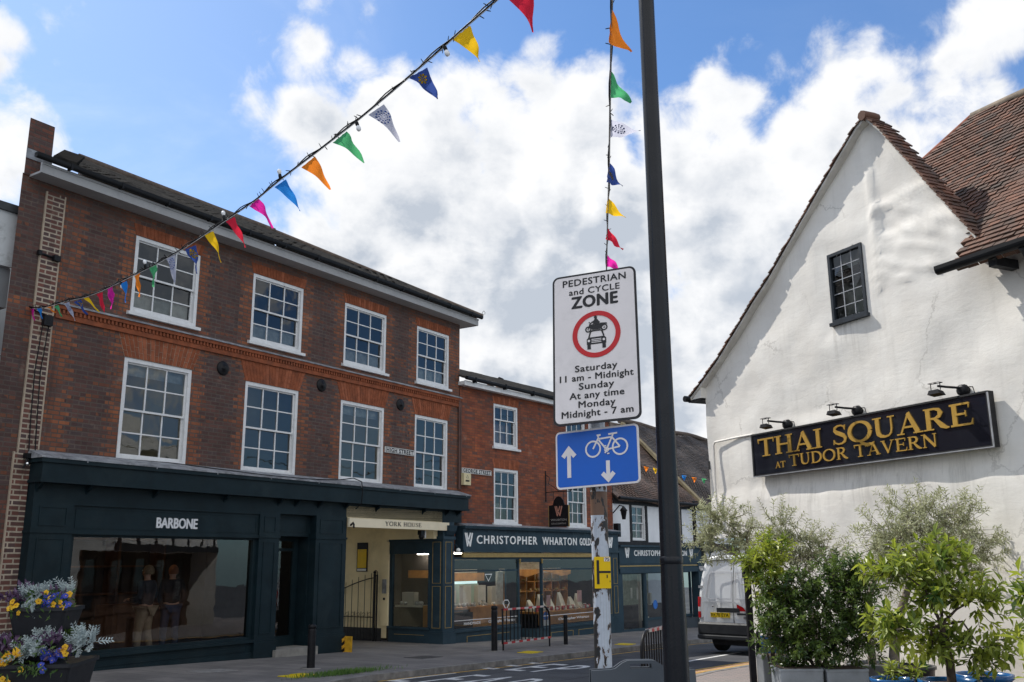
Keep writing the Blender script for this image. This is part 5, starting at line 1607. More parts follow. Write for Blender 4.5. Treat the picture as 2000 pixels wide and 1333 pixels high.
b = mb(black_pvc); b.tube([(-.42, -.18, 4.78), (-.42, 9, 4.78)], .06, 8); b.box(-.38, .0, -.12, 9, 4.70, 4.74)
b.build('gutter', None, TV)
b = mb(plaster); b.prism([(-.34, 4.74), (0, 4.74), (0, 5.02), (-.05, 4.98)], -.1, .05); b.build('eaves_end', None, TV)
b = mb(M('painted conduit', (.62, .60, .56), .7, .05)); b.tube([(1.33, -.03, 3.885), (.9, -.035, 3.885), (.27, -.04, 3.875), (.22, -.04, 3.82), (.21, -.04, 3.0), (.24, -.04, 2.4)], .018, 6); b.build('conduit', None, TV)
# sign board
sb = thing('tavern_sign', 'long black board reading THAI SQUARE AT TUDOR TAVERN in gold letters', 'sign', TV.location, TV.rotation_euler[2])
m_, t_, p_ = new_mat('glossy navy black board')
p_.inputs['Base Color'].default_value = (.012, .013, .019, 1); p_.inputs['Roughness'].default_value = .06
t_.put(p_.inputs['Normal'], t_.bump(t_.noise(t_.obj(), 1.5, 2), .15, .02))
b = mb(m_); b.box(1.46, 6.09, -.15, -.05, 3.165, 3.83)
b.mat(black_beam); frame_rect(b, 1.43, 6.12, 3.135, 3.86, .03, .03, .025, .025, -.165, -.05)
b.mat(M('worn steel edge', (.45, .46, .48), .4, .2, 8, metal=.6)); b.box(1.43, 6.12, -.168, -.15, 3.128, 3.142); b.box(6.108, 6.122, -.168, -.15, 3.14, 3.84)
b.build('board', None, sb)
m_, t_, p_ = new_mat('gold leaf letters')
o_ = t_.obj()
t_.put(p_.inputs['Base Color'], t_.mix(t_.noise(o_, 9, 3), (.62, .36, .07), (.80, .50, .12)))
p_.inputs['Metallic'].default_value = .55; p_.inputs['Roughness'].default_value = .34
t_.put(p_.inputs['Normal'], t_.bump(t_.noise(o_, 6, 2), .2, .02))
b = mb(m_)
add_roman(b, 'THAI SQUARE', 1.60, 5.86, 3.46, 3.755, -.153, .014, track=.05, F=.185, T=.07)
add_roman(b, 'TUDOR TAVERN', 2.34, 5.27, 3.235, 3.415, -.153, .012, track=.06, F=.15, T=.06)
add_roman(b, 'AT', 2.00, 2.245, 3.235, 3.335, -.153, .010, track=.03, F=.15, T=.06)
b.build('lettering', None, sb)
for i, (x, z, lb) in enumerate([(2.12, 4.02, 'leftmost small black floodlight over the T of the tavern sign'), (3.67, 4.02, 'middle small black floodlight above the gap before SQUARE on the tavern sign'), (5.56, 4.02, 'rightmost small black floodlight above the last letters of the tavern sign')]):
    t = thing('sign_floodlight', lb, 'sign light', TV.location, TV.rotation_euler[2], 'floodlights along the tavern sign')
    b = mb(black_iron)
    b.lathe([(.045, -.11), (.075, -.10), (.085, -.04), (.065, -.02), (.065, .02)], 14, (x+.12, 0, z-.08), 'y')
    b.tube([(x+.12, -.09, z-.05), (x+.02, -.20, z-.03), (x-.06, -.32, z-.01)], .017, 6)
    b.build('arm', None, t)
    b = mb(black_iron)
    b.hexa([(x-.17, -.40, z-.12), (x+.02, -.40, z-.12), (x+.02, -.27, z-.14), (x-.17, -.27, z-.14), (x-.15, -.39, z-.065), (x, -.39, z-.065), (x, -.29, z-.085), (x-.15, -.29, z-.085)])
    for yy in (-.38, -.30): b.tube([(x-.16, yy, z+.03), (x+.01, yy, z+.03)], .006, 4)
    for xx in (-.16, -.08, .01): b.tube([(x+xx, -.38, z+.03), (x+xx, -.30, z+.03)], .006, 4)
    b.tube([(x-.15, -.34, z-.07), (x-.15, -.34, z+.03)], .006, 4); b.tube([(x, -.34, z-.07), (x, -.34, z+.03)], .006, 4)
    b.build('lamp_head', None, t)
    b = mb(black_pvc); b.tube([(x+.16, -.06, z-.04), (x+.25, -.03, z-.05), (x+.27, -.03, z-.14), (x+.22, -.05, z-.17)], .008, 4); b.build('cable', None, t)

# ================================================================== street furniture
def rrect(w, h, r, n=6):
    P = []
    for cx, cz, a in ((w/2-r, h/2-r, 0), (-w/2+r, h/2-r, 90), (-w/2+r, -h/2+r, 180), (w/2-r, -h/2+r, 270)):
        P += arc(cx, cz, r, r, a, a+90, n)
    return P


def disc(b, cx, cz, r, y0, y1, n=28): b.prism(arc(cx, cz, r, r, 0, 360-360/n, n-1), y0, y1)


def ring(b, cx, cz, r, w, y, t=.002, n=40): ribbon(b, arc(cx, cz, r, r, 0, 360-360/n, n-1), w, y, t, closed=True)


m_, t_, p_ = new_mat('flaking painted post')
o_ = t_.obj()
s_ = t_.sep(o_)
ang = t_.math('ARCTAN2', s_[1], s_[0])
cy = t_.comb(t_.math('MULTIPLY', t_.math('SINE', ang), .055), t_.math('MULTIPLY', t_.math('COSINE', ang), .055), t_.math('MULTIPLY', s_[2], .55))
fl = t_.noise(cy, 14, 8, .62, .4)
bands = t_.noise(t_.comb(0.0, 0.0, s_[2]), 3.2, 2, .5)
fl = t_.math('ADD', fl, t_.math('MULTIPLY', t_.math('SUBTRACT', bands, .5), .75))
fl = t_.math('ADD', fl, t_.math('MULTIPLY', t_.math('SINE', t_.math('ADD', ang, 2.7)), .045))
lowz = t_.math('MULTIPLY', t_.ramp(s_[2], 1.58, 1.2), t_.math('ADD', .095, t_.math('MULTIPLY', t_.math('SINE', t_.math('ADD', ang, 2.7)), -.09)))
fl = t_.math('SUBTRACT', fl, lowz)
k_ = t_.ramp(fl, .475, .49)
band2 = t_.math('LESS_THAN', t_.math('ABSOLUTE', t_.math('SUBTRACT', s_[2], 2.12)), .075)
k_ = t_.math('MULTIPLY', k_, t_.math('SUBTRACT', 1.0, band2))
grey_p = t_.mix(t_.noise(o_, 30, 4), (.33, .37, .43), (.50, .54, .60))
prim = t_.math('SUBTRACT', t_.ramp(fl, .462, .470), k_, clamp=True)
run = t_.ramp(t_.noise(t_.comb(t_.math('MULTIPLY', ang, 2.2), 0.0, t_.math('MULTIPLY', s_[2], .8)), 2.2, 5, .7), .5, .72)
grey_p = t_.mix(t_.math('MULTIPLY', run, .55), grey_p, (.20, .19, .18))
colp = t_.mix(k_, (.012, .012, .013), grey_p)
colp = t_.mix(t_.math('MULTIPLY', prim, .8), colp, (.16, .085, .05))
t_.put(p_.inputs['Base Color'], colp)
p_.inputs['Roughness'].default_value = .5
t_.put(p_.inputs['Normal'], t_.bump(k_, .8, .003))
flaking = m_
PX, PY = .553, 6.135
sp = thing('sign_post', 'black steel sign post with peeling grey white paint', 'post', (PX, PY, 0))
b = mb(flaking); b.tube([(0, 0, -.2), (0, 0, 3.55)], .0545, 24); b.lathe([(.0545, 3.55), (.056, 3.56), (.056, 3.60), (.02, 3.62)], 20)
b.build('pole', None, sp)
sign_white = M('reflective white sheeting', (.74, .69, .68), .45, .03, 3, dirt=(.48, .46, .44), dscale=3, damt=.5)
sign_black = M('sign black', (.014, .014, .016), .45, .1, 6)
sign_red = M('sign red', (.50, .015, .02), .45, .05, 6)
sign_blue = M('sign blue', (.005, .105, .50), .4, .05, 3)
alu = M('galvanised sign back', (.30, .31, .32), .5, .15, 8, metal=.5)

zs = thing('zone_sign', 'tall white PEDESTRIAN and CYCLE ZONE sign with a red ring on the peeling post', 'road sign')
zs.matrix_basis = plane_frame(.546, 6.0, 3.14, R(-21.8), R(-8.0), R(-2.155))
b = mb(sign_black); b.prism(rrect(.584, 1.06, .045), -.004, .006)
b.mat(sign_white); b.prism(rrect(.556, 1.032, .034), -.0055, -.003)
b.build('plate', None, zs)
T0 = .53
b = mb(sign_black)
rows = [('PEDESTRIAN', .44, .085, .047, .016), ('and CYCLE', .352, .152, .043, .016), ('ZONE', .315, .250, .080, .034), ('Saturday', .285, .705, .043, .020), ('11 am - Midnight', .495, .767, .043, .020), ('Sunday', .235, .828, .043, .020), ('At any time', .365, .890, .043, .020), ('Monday', .245, .951, .043, .020), ('Midnight - 7 am', .475, 1.012, .043, .020)]
for s, w, base, h, bo in rows:
    add_text(b, s, -w/2+.004, w/2+.004, T0-base, T0-base+h, -.0068, bold=bo, space=1.08, base=True)
# motorcycle and rider
cx, cz, k = .012, T0-.455, .165
Y = -.0065
f2 = lambda pts: [(cx + a*k, cz + c*k) for a, c in pts]
ring(b, cx-.33*k, cz+.235*k, .105*k, .05*k, Y); ring(b, cx+.33*k, cz+.255*k, .115*k, .05*k, Y)
disc(b, cx-.33*k, cz+.235*k, .035*k, Y-.002, Y); disc(b, cx+.33*k, cz+.255*k, .04*k, Y-.002, Y)
b.prism(f2([(-.22, .26), (-.16, .20), (.20, .20), (.26, .30), (.42, .40), (.46, .36), (.44, .44), (.20, .46), (.08, .40), (-.10, .40), (-.26, .46), (-.30, .36)]), Y-.0021, Y)
b.prism(f2([(-.16, .42), (.12, .40), (.16, .50), (.04, .66), (-.04, .68), (-.09, .60), (-.24, .50), (-.27, .45), (-.10, .52)]), Y-.0024, Y)
disc(b, cx-.02*k, cz+.73*k, .065*k, Y-.0022, Y, 16)
ribbon(b, f2([(-.33, .24), (-.24, .50), (-.30, .54)]), .04*k, Y, .0026)
# car from the front
b.prism(f2([(-.40, -.42), (-.40, -.20), (-.33, -.12), (.33, -.12), (.40, -.20), (.40, -.42)]), Y-.002, Y)
ribbon(b, f2([(-.31, -.12), (-.24, .12), (-.16, .155), (.16, .155), (.24, .12), (.31, -.12)]), .055*k, Y, .0022)
b.prism(f2([(-.38, -.62), (-.38, -.42), (-.24, -.42), (-.24, -.62)]), Y-.0022, Y); b.prism(f2([(.24, -.62), (.24, -.42), (.38, -.42), (.38, -.62)]), Y-.0022, Y)
b.mat(sign_white)
for z in (-.22, -.285, -.35): b.box(cx-.20*k, cx+.20*k, Y-.004, Y-.001, cz+z*k-.014*k, cz+z*k+.014*k)
for x in (-.31, .31): disc(b, cx+x*k, cz-.27*k, .05*k, Y-.004, Y-.001, 14)
disc(b, cx-.33*k, cz+.235*k, .016*k, Y-.004, Y, 10); disc(b, cx+.33*k, cz+.255*k, .02*k, Y-.004, Y, 10)
b.mat(sign_red); ring(b, cx, cz, .148, .033, Y, .0028, 56)
b.build('lettering', None, zs)
b = mb(alu); b.box(-.25, .25, .006, .02, .28, .31); b.box(-.25, .25, .006, .02, -.31, -.28)
for z in (.295, -.295): b.box(-.03, .05, .02, .09, z-.012, z+.012)
b.build('clamp', None, zs)

cs = thing('cycle_lane_sign', 'blue rectangular sign with white bicycle and arrows below the zone sign', 'road sign')
cs.matrix_basis = plane_frame(.537, 6.0, 2.406, R(-29.5), R(-4.15), R(-2.05))
b = mb(sign_white); b.prism(rrect(.582, .3765, .03), -.004, .005)
b.mat(sign_blue); b.prism(rrect(.558, .352, .02), -.0055, -.003)
b.build('plate', None, cs)
b = mb(sign_white); Y = -.006
ribbon(b, [(-.195, -.118), (-.195, .055)], .027, Y, .002)
ribbon(b, [(-.238, .018), (-.195, .068), (-.152, .018)], .030, Y, .0023)
b.build('arrow', None, cs); b = mb(sign_white)
ribbon(b, [(.078, -.03), (.078, -.135)], .026, Y, .002)
ribbon(b, [(.038, -.108), (.078, -.150), (.118, -.108)], .028, Y, .0023)
b.build('arrow', None, cs); b = mb(sign_white)
wz = .052
for x in (-.022, .165): ring(b, x, wz, .050, .011, Y, .0022)
for i, p in enumerate([[(-.022, wz), (.018, .122), (.012, .136), (.034, .140)], [(.022, .114), (.105, .118)], [(.018, .108), (.072, .040)], [(.072, .040), (.120, .135)], [(.108, .122), (.165, wz)], [(.072, .040), (.165, wz)], [(.088, .138), (.150, .141)], [(.062, .018), (.082, .062)]]):
    ribbon(b, p, .0105, Y, .0024+.0002*i)
ring(b, .073, .040, .013, .006, Y, .0045, 16)
for p in ([(.076, .013), (.092, .015)], [(.055, .066), (.072, .064)]): ribbon(b, p, .008, Y, .0046)
b.build('bicycle_symbol', None, cs)
b = mb(alu); b.box(-.24, .24, .005, .018, -.015, .015); b.box(-.02, .06, .018, .10, -.012, .012); b.build('clamp', None, cs)

hy = thing('hydrant_plate', 'yellow fire hydrant plate with a black H on the peeling post', 'hydrant sign', (PX, PY, 0), R(6))
m_hy = M('hydrant yellow', (.72, .47, .0), .4, .06, 4, dirt=(.4, .27, .05), dscale=6, damt=.3)
b = mb(m_hy)
def bent(x): return -.0585 - .004 + .9*x*x
n = 10
for y0 in (0, .003): b.grid([[(-.052+.104*i/n, bent(-.052+.104*i/n)+y0, z) for i in range(n+1)] for z in (1.592, 1.785)], smooth=True, flip=bool(y0))
b.build('plate', None, hy)
b = mb(sign_black); q = lambda X, Z, Y: (X, bent(X)-.002+Y, Z)
ribbon(b, [(-.030, 1.618), (-.030, 1.765)], .016, 0, .0005, f=q); ribbon(b, [(-.024, 1.692), (.051, 1.692)], .013, 0, .0008, f=q)
add_text(b, '1', .024, .031, 1.655, 1.675, -.001, mapf=q); ribbon(b, [(.045, 1.63), (.045, 1.640)], .004, 0, .0008, f=q)
b.mat(sign_white); b.face([q(.010, 1.757, -.001), q(.048, 1.757, -.001), q(.048, 1.781, -.001), q(.010, 1.781, -.001)])
b.mat(sign_black); add_text(b, '75', .016, .043, 1.760, 1.779, -.0022, bold=.01, mapf=q)
b.build('lettering', None, hy)

# lamp column
m_lp = M('black gloss column', (.006, .007, .010), .28, .2, 3, .02, 60, dirt=(.02, .02, .022), dscale=6, damt=.3, spec=.28)
lp = thing('lamp_column', 'tall black steel lamp column standing right in front of the signs', 'lamp post', (.852, 5.2, 0))
b = mb(m_lp)
b.lathe([(.085, -.2), (.085, .05), (.070, .08), (.068, 1.0), (.066, 1.35), (.0595, 1.75), (.0565, 2.1), (.0525, 2.7), (.050, 3.4), (.048, 5.2), (.046, 7.2)], 32)
b.lathe([(.0600, 1.74), (.0625, 1.745), (.0625, 1.775), (.0595, 1.78)], 32)
b.build('column', None, lp)
b = mb(m_lp); b.tube([(0, 0, 7.15), (0, -.05, 7.4), (.1, -.3, 7.55), (.2, -.6, 7.58)], .03, 8); b.build('bracket', None, lp)
b = mb(m_lp); b.lathe([(.04, 7.70), (.16, 7.60), (.20, 7.50), (.19, 7.48)], 16, (.2, -.7, 0)); b.build('lamp_head', None, lp)

# A-board
ab = thing('pavement_board', 'dark grey plastic A-board with a hand slot behind the lamp column', 'A-board', (.738, 5.72, 0), R(2))
grey_pl = M('dark grey plastic', (.045, .055, .068), .42, .06, 6, .1, 90)
b = mb(grey_pl)
for sgn in (-1, 1):
    def Pz(poly):
        y = lambda z: sgn*(.025 + (1.2-z)*.22)
        p0 = [(a, y(z)-.014, z) for a, z in poly]; p1 = [(a, y(z)+.014, z) for a, z in poly]
        b.face(p0); b.face(p1[::-1])
        for i in range(len(poly)):
            j = (i+1) % len(poly); b.face([p0[i], p1[i], p1[j], p0[j]])
    Pz([(-.30, -.12), (.30, -.12), (.30, 1.135), (.296, 1.147), (.285, 1.151), (-.285, 1.151), (-.296, 1.147), (-.30, 1.135)][:3] + [(.30, 1.147), (.06, 1.157), (-.085, 1.157), (-.30, 1.147)])
    h0 = [(-.18, 1.150), (-.155, 1.157), (-.11, 1.186), (-.085, 1.196), (-.075, 1.160), (-.085, 1.157)]
    Pz([(-.20, 1.149), (-.10, 1.1565), (-.075, 1.157), (-.075, 1.2), (-.09, 1.198), (-.12, 1.186), (-.16, 1.158)])
    Pz([(.05, 1.157), (.17, 1.151), (.13, 1.160), (.10, 1.182), (.075, 1.196), (.05, 1.2)])
    Pz([(-.075, 1.182), (.05, 1.182), (.05, 1.2), (-.075, 1.2)])
b.build('panel', None, ab)
b = mb(M('sign insert', (.10, .11, .13), .4, .1, 3)); b.hexa([(-.25, -.265, .05), (.25, -.265, .05), (.25, -.27, .05), (-.25, -.27, .05), (-.25, -.10, .98), (.25, -.10, .98), (.25, -.105, .98), (-.25, -.105, .98)]); b.build('insert', None, ab)

# bollards
refl_w = M('white reflective band', (.42, .42, .42), .4, .05)
refl_r = M('red reflective band', (.38, .02, .025), .4, .05)


def bollard(x, y, h, r, label, bands=False):
    z = ground_z(x, y)
    t = thing('bollard', label, 'bollard', (x, y, z), 0, 'black bollards along the kerb')
    b = mb(black_iron)
    b.lathe([(r, -.1), (r, h*.86), (r*1.0, h*.88), (r*.9, h*.885), (r*.9, h*.91), (r*1.06, h*.915), (r*1.06, h*.96), (r*.8, h*.995), (.01, h)], 20)
    b.build('shaft', None, t)
    b = mb(granite); b.lathe([(r*2.6, -.02), (r*2.6, .008), (.01, .012)], 14); b.build('collar', None, t)
    if bands:
        b = mb(refl_w)
        for z0 in (.70, .86): b.lathe([(r*1.01, h*z0), (r*1.02, h*z0+.004), (r*1.02, h*z0+.035), (r*1.01, h*z0+.04)], 20)
        b.build('band', None, t)


bollard(-3.65, 17.68, .76, .072, 'short thick black bollard standing in front of the dark green shop door')
bollard(-.46, 22.7, 1.02, .072, 'tall black bollard with white bands at the left end of the guard rail')
bollard(1.33, 25.3, .74, .055, 'slim black bollard on the kerb right of the guard rail')


def guard_rail(P0, P1, z0, z1, label, rr=.32, flip=False, bars=13):
    """hooped pedestrian rail: one top corner is a big round bend"""
    P0, P1 = Vector(P0), Vector(P1)
    d = (P1-P0); L = Vector((d.x, d.y, 0)).length
    t = thing('guard_rail', label, 'guard rail', (P0.x, P0.y, 0), math.atan2(d.y, d.x), 'hooped guard rails with red and white bands')
    H = z1-z0
    X = (lambda x: L-x) if flip else (lambda x: x)
    b = mb(black_iron)
    path = [(X(0), 0, z0), (X(0), 0, z1)] + [(X(a), 0, c) for a, c in [(L-rr+rr*math.sin(R(k*9)), z1-rr+rr*math.cos(R(k*9))) for k in range(11)]] + [(X(L), 0, z0)]
    b.tube(path, .026, 8); b.tube([(X(0), 0, z0), (X(L), 0, z0)], .026, 8)
    b.tube([(X(.02), 0, z0), (X(.02), 0, z0-.4)], .022, 6); b.tube([(X(L-.02), 0, z0), (X(L-.02), 0, z0-.4)], .022, 6)
    b.build('frame', None, t)
    b = mb(black_iron)
    for i in range(1, bars):
        x = L*i/bars; top = z1 if x < L-rr else z1-rr+math.sqrt(max(0, rr*rr-(x-L+rr)**2))
        b.tube([(X(x), 0, z0), (X(x), 0, top)], .013, 6)
    b.build('bars', None, t)
    b = MB()
    for zz, n, x1 in ((z1, 10, L-rr), (z0, 13, L)):
        for i in range(n):
            b.mat(refl_r if i % 2 == 0 else refl_w)
            a, c = sorted((X(x1*i/n), X(x1*(i+1)/n)))
            b.box(a, c, -.034, -.025, zz-.022, zz+.022); b.box(a, c, .025, .034, zz-.022, zz+.022)
    b.build('reflective_band', None, t)


guard_rail((-.27, 22.95, 0), (.90, 24.7, 0), -.10, .66, 'hooped black guard rail with red and white bands beside the jewellers shop')
guard_rail((1.93, 14.9, 0), (2.62, 16.3, 0), -.02, .70, 'hooped black guard rail half hidden behind the dark grey A-board and lamp column', flip=True, rr=.30)

t = thing('black_post', 'thin tall black post in front of the white van beside the shrubs', 'post', (3.38, 14.0, 0))
b = mb(black_iron); b.box(-.042, .042, -.042, .042, -.4, 1.62); b.box(-.06, .06, -.06, .06, 1.50, 1.66); b.build('shaft', None, t)
t = thing('black_post', 'short thin black post rising beside the blue planter', 'post', (3.23, 13.0, 0))
b = mb(black_iron); b.box(-.03, .03, -.03, .03, -.4, .76); b.lathe([(.02, .76), (.035, .79), (.02, .83), (.005, .85)], 8); b.build('shaft', None, t)

# iron gate folded back in the passage
gt = thing('iron_gate', 'black wrought iron gate standing open inside the cream passage', 'gate', B0, R(90-32.787))
def gw(s, z): return (9.72 - .0*s, 1.95 + s, z)
b = mb(black_iron); b.tube([gw(0, -.5), gw(0, 1.46)], .035, 8); b.tube([gw(-.09, -.5), gw(-.09, 1.44)], .022, 8); b.ball(gw(0, 1.5), .045, 6); b.build('gate_post', None, gt)
b = mb(black_iron)
top = lambda s: 1.36 - .36*min(1, (s/1.3))**1.4
b.tube([gw(s*.1, top(s*.1)) for s in range(16)], .014, 6); b.tube([gw(0, .33), gw(1.5, .33)], .012, 6); b.tube([gw(0, -.25), gw(1.5, -.25)], .014, 6)
for i in range(1, 14):
    s = i*.115
    h = top(s)+.14 if i % 2 else .48
    b.tube([gw(s, -.25), gw(s, h-.03), gw(s, h)], [.009, .009, .003], 5)
for i in range(7):
    c = .16+i*.2; b.tube([gw(c+.05*math.cos(a*.7), .40+.05*math.sin(a*.7)) for a in range(9)], .005, 4)
b.tube([gw(-.03+.07*math.cos(a*.6), 1.48+.07*math.sin(a*.6)) for a in range(9)], .012, 5)
b.build('leaf', None, gt)
t = thing('notice_board', 'narrow yellow and black notice fixed to the cream passage wall', 'notice', B0, R(90-32.787))
b = mb(black_iron); b.box(9.835, 9.858, 2.34, 2.72, 1.52, 2.30); b.mat(m_hy); b.box(9.828, 9.836, 2.37, 2.69, 1.62, 2.12); b.mat(white_paint); b.box(9.828, 9.836, 2.37, 2.69, 1.54, 1.60)
b.build('board', None, t)
t = thing('entry_phone', 'grey entry phone panel on the cream pier beside the iron gate', 'entry phone', B0, R(90-32.787))
b = mb(lead); b.box(9.785, 9.80, 1.60, 1.74, .95, 1.32); b.mat(black_iron); b.box(9.785, 9.80, 1.64, 1.70, .78, .84); b.build('panel', None, t)

# ================================================================== bunting
def flag_mat(name, rgb):
    m, t, p = new_mat(name)
    o = t.obj()
    c = t.mix(t.noise(o, 3, 2), [v*.92 for v in rgb], [min(1, v*1.08) for v in rgb])
    p.inputs['Specular IOR Level'].default_value = .1
    t.put(p.inputs['Base Color'], c); p.inputs['Roughness'].default_value = .75
    tl = t.n.new('ShaderNodeBsdfTranslucent'); t.put(tl.inputs['Color'], c)
    mx = t.n.new('ShaderNodeMixShader'); mx.inputs[0].default_value = .75
    t.l.new(p.outputs[0], mx.inputs[1]); t.l.new(tl.outputs[0], mx.inputs[2]); t.l.new(mx.outputs[0], t.n['Material Output'].inputs[0])
    return m


FC = {'red': (.72, .03, .06), 'yellow': (.95, .56, .02), 'navy': (.05, .09, .30), 'white': (.50, .50, .57), 'green': (.09, .42, .17), 'orange': (.95, .26, .03), 'blue': (.03, .24, .68), 'magenta': (.75, .03, .34)}
FM = {k: flag_mat(k + ' bunting cloth', v) for k, v in FC.items()}
dot_blue = M('printed blue dots', (.03, .08, .30), .7)
FL1 = [
('red', (-0.041, 6.75, 6.223), (0.155, 6.55, 6.257), (0.187, 6.61, 5.794)),
('yellow', (-0.495, 7.24, 6.125), (-0.333, 7.067, 6.154), (-0.253, 7.113, 5.837)),
('navy', (-0.921, 7.695, 6.018), (-0.726, 7.487, 6.005), (-0.647, 7.551, 5.727)),
('white', (-1.347, 8.15, 5.888), (-1.171, 7.962, 5.901), (-1.023, 8.016, 5.54)),
('green', (-1.762, 8.594, 5.817), (-1.595, 8.415, 5.851), (-1.424, 8.464, 5.533)),
('orange', (-2.17, 9.029, 5.745), (-1.988, 8.835, 5.781), (-1.83, 8.892, 5.436)),
('blue', (-2.542, 9.427, 5.698), (-2.381, 9.254, 5.712), (-2.224, 9.3, 5.366)),
('magenta', (-2.919, 9.83, 5.642), (-2.778, 9.679, 5.672), (-2.601, 9.714, 5.332)),
('red', (-3.303, 10.24, 5.617), (-3.157, 10.083, 5.613), (-3.024, 10.121, 5.25)),
('yellow', (-3.67, 10.632, 5.591), (-3.522, 10.474, 5.585), (-3.41, 10.513, 5.204)),
('navy', (-4.032, 11.019, 5.552), (-3.834, 10.807, 5.527), (-3.807, 10.873, 5.181)),
('white', (-4.421, 11.433, 5.566), (-4.225, 11.224, 5.549), (-4.235, 11.289, 5.179)),
('green', (-4.795, 11.834, 5.583), (-4.626, 11.653, 5.577), (-4.658, 11.703, 5.265)),
('orange', (-5.123, 12.183, 5.574), (-4.999, 12.051, 5.572), (-4.995, 12.077, 5.243)),
('blue', (-5.45, 12.533, 5.573), (-5.304, 12.377, 5.566), (-5.304, 12.415, 5.261)),
('magenta', (-5.807, 12.914, 5.603), (-5.647, 12.743, 5.596), (-5.661, 12.789, 5.271)),
('red', (-6.106, 13.233, 5.628), (-5.918, 13.033, 5.6), (-5.9, 13.093, 5.305)),
('yellow', (-6.477, 13.63, 5.681), (-6.323, 13.466, 5.649), (-6.156, 13.508, 5.422)),
('navy', (-6.761, 13.934, 5.712), (-6.55, 13.708, 5.68), (-6.467, 13.781, 5.457)),
('white', (-7.074, 14.267, 5.775), (-6.911, 14.093, 5.758), (-6.814, 14.14, 5.459)),
('green', (-7.417, 14.634, 5.836), (-7.262, 14.468, 5.815), (-7.205, 14.511, 5.622)),
('orange', (-7.73, 14.968, 5.922), (-7.547, 14.773, 5.884), (-7.48, 14.831, 5.778)),
('blue', (-8.052, 15.313, 5.992), (-7.861, 15.109, 5.952), (-7.859, 15.171, 5.765)),
('magenta', (-8.356, 15.637, 6.082), (-8.154, 15.422, 6.031), (-8.157, 15.489, 5.823))]
CORD1 = [(-8.441, 15.728, 6.117), (-7.73, 14.968, 5.922), (-7.001, 14.189, 5.811), (-6.441, 13.591, 5.694), (-5.934, 13.05, 5.636), (-5.406, 12.486, 5.615), (-4.69, 11.721, 5.578), (-4.056, 11.043, 5.581), (-3.314, 10.251, 5.64), (-2.818, 9.721, 5.677), (-2.442, 9.32, 5.757), (-1.957, 8.802, 5.827), (-1.459, 8.269, 5.907), (-1.118, 7.906, 5.98), (-0.653, 7.409, 6.094), (-0.416, 7.155, 6.161), (-0.083, 6.8, 6.242), (0.257, 6.43, 6.32), (1.0, 5.62, 6.5), (2.4, 4.1, 6.9)]
BULB1 = [(-0.57, 7.32, 6.12), (-1.486, 8.299, 5.90), (-2.457, 9.335, 5.752), (-3.332, 10.271, 5.648), (-4.872, 11.915, 5.60), (-5.457, 12.54, 5.61)]
FL2 = [
('orange', (0.872, 7.165, 6.366), (0.891, 7.597, 6.303), (1.059, 7.381, 6.073)),
('green', (0.955, 8.016, 6.243), (0.977, 8.394, 6.189), (1.168, 8.205, 6.029)),
('white', (1.02, 8.765, 6.137), (1.043, 9.11, 6.089), (1.35, 8.938, 6.08)),
('navy', (1.076, 9.556, 6.028), (1.095, 9.999, 5.969), (1.246, 9.778, 5.819)),
('yellow', (1.139, 10.348, 5.922), (1.149, 10.72, 5.873), (1.369, 10.534, 5.735)),
('red', (1.211, 11.118, 5.821), (1.213, 11.413, 5.783), (1.419, 11.265, 5.586)),
('magenta', (1.281, 11.862, 5.726), (1.291, 12.262, 5.676), (1.462, 12.062, 5.582))]
CORD2 = [(0.561, 3.952, 6.671), (0.865, 7.0, 6.39), (0.899, 7.441, 6.326), (0.935, 7.86, 6.265), (1.018, 8.832, 6.128), (1.109, 9.877, 5.985), (1.179, 10.772, 5.866), (1.272, 11.909, 5.72), (1.359, 12.923, 5.595), (1.519, 14.572, 5.4), (1.798, 17.346, 5.1), (2.233, 21.561, 4.707), (3.403, 32.399, 4.05)]
FL3 = [('orange', (3.409, 24.56, 4.157), (3.541, 24.56, 4.129), (3.469, 24.56, 3.997)), ('yellow', (3.594, 24.2, 4.081), (3.725, 24.2, 4.054), (3.653, 24.2, 3.923)), ('blue', (4.122, 23.08, 3.793), (4.246, 23.08, 3.768), (4.177, 23.08, 3.644)), ('orange', (4.294, 22.68, 3.707), (4.416, 22.68, 3.682), (4.348, 22.68, 3.561)), ('green', (4.451, 22.3, 3.649), (4.57, 22.3, 3.624), (4.503, 22.3, 3.505))]
CORD3 = [(1.5, 27.5, 5.1), (2.788, 25.8, 4.508), (3.403, 24.7, 4.211), (3.757, 24.0, 3.995), (4.085, 23.3, 3.813), (4.345, 22.7, 3.672), (4.7, 21.8, 3.51), (5.2, 20.8, 3.4)]
rf = random.Random(17)


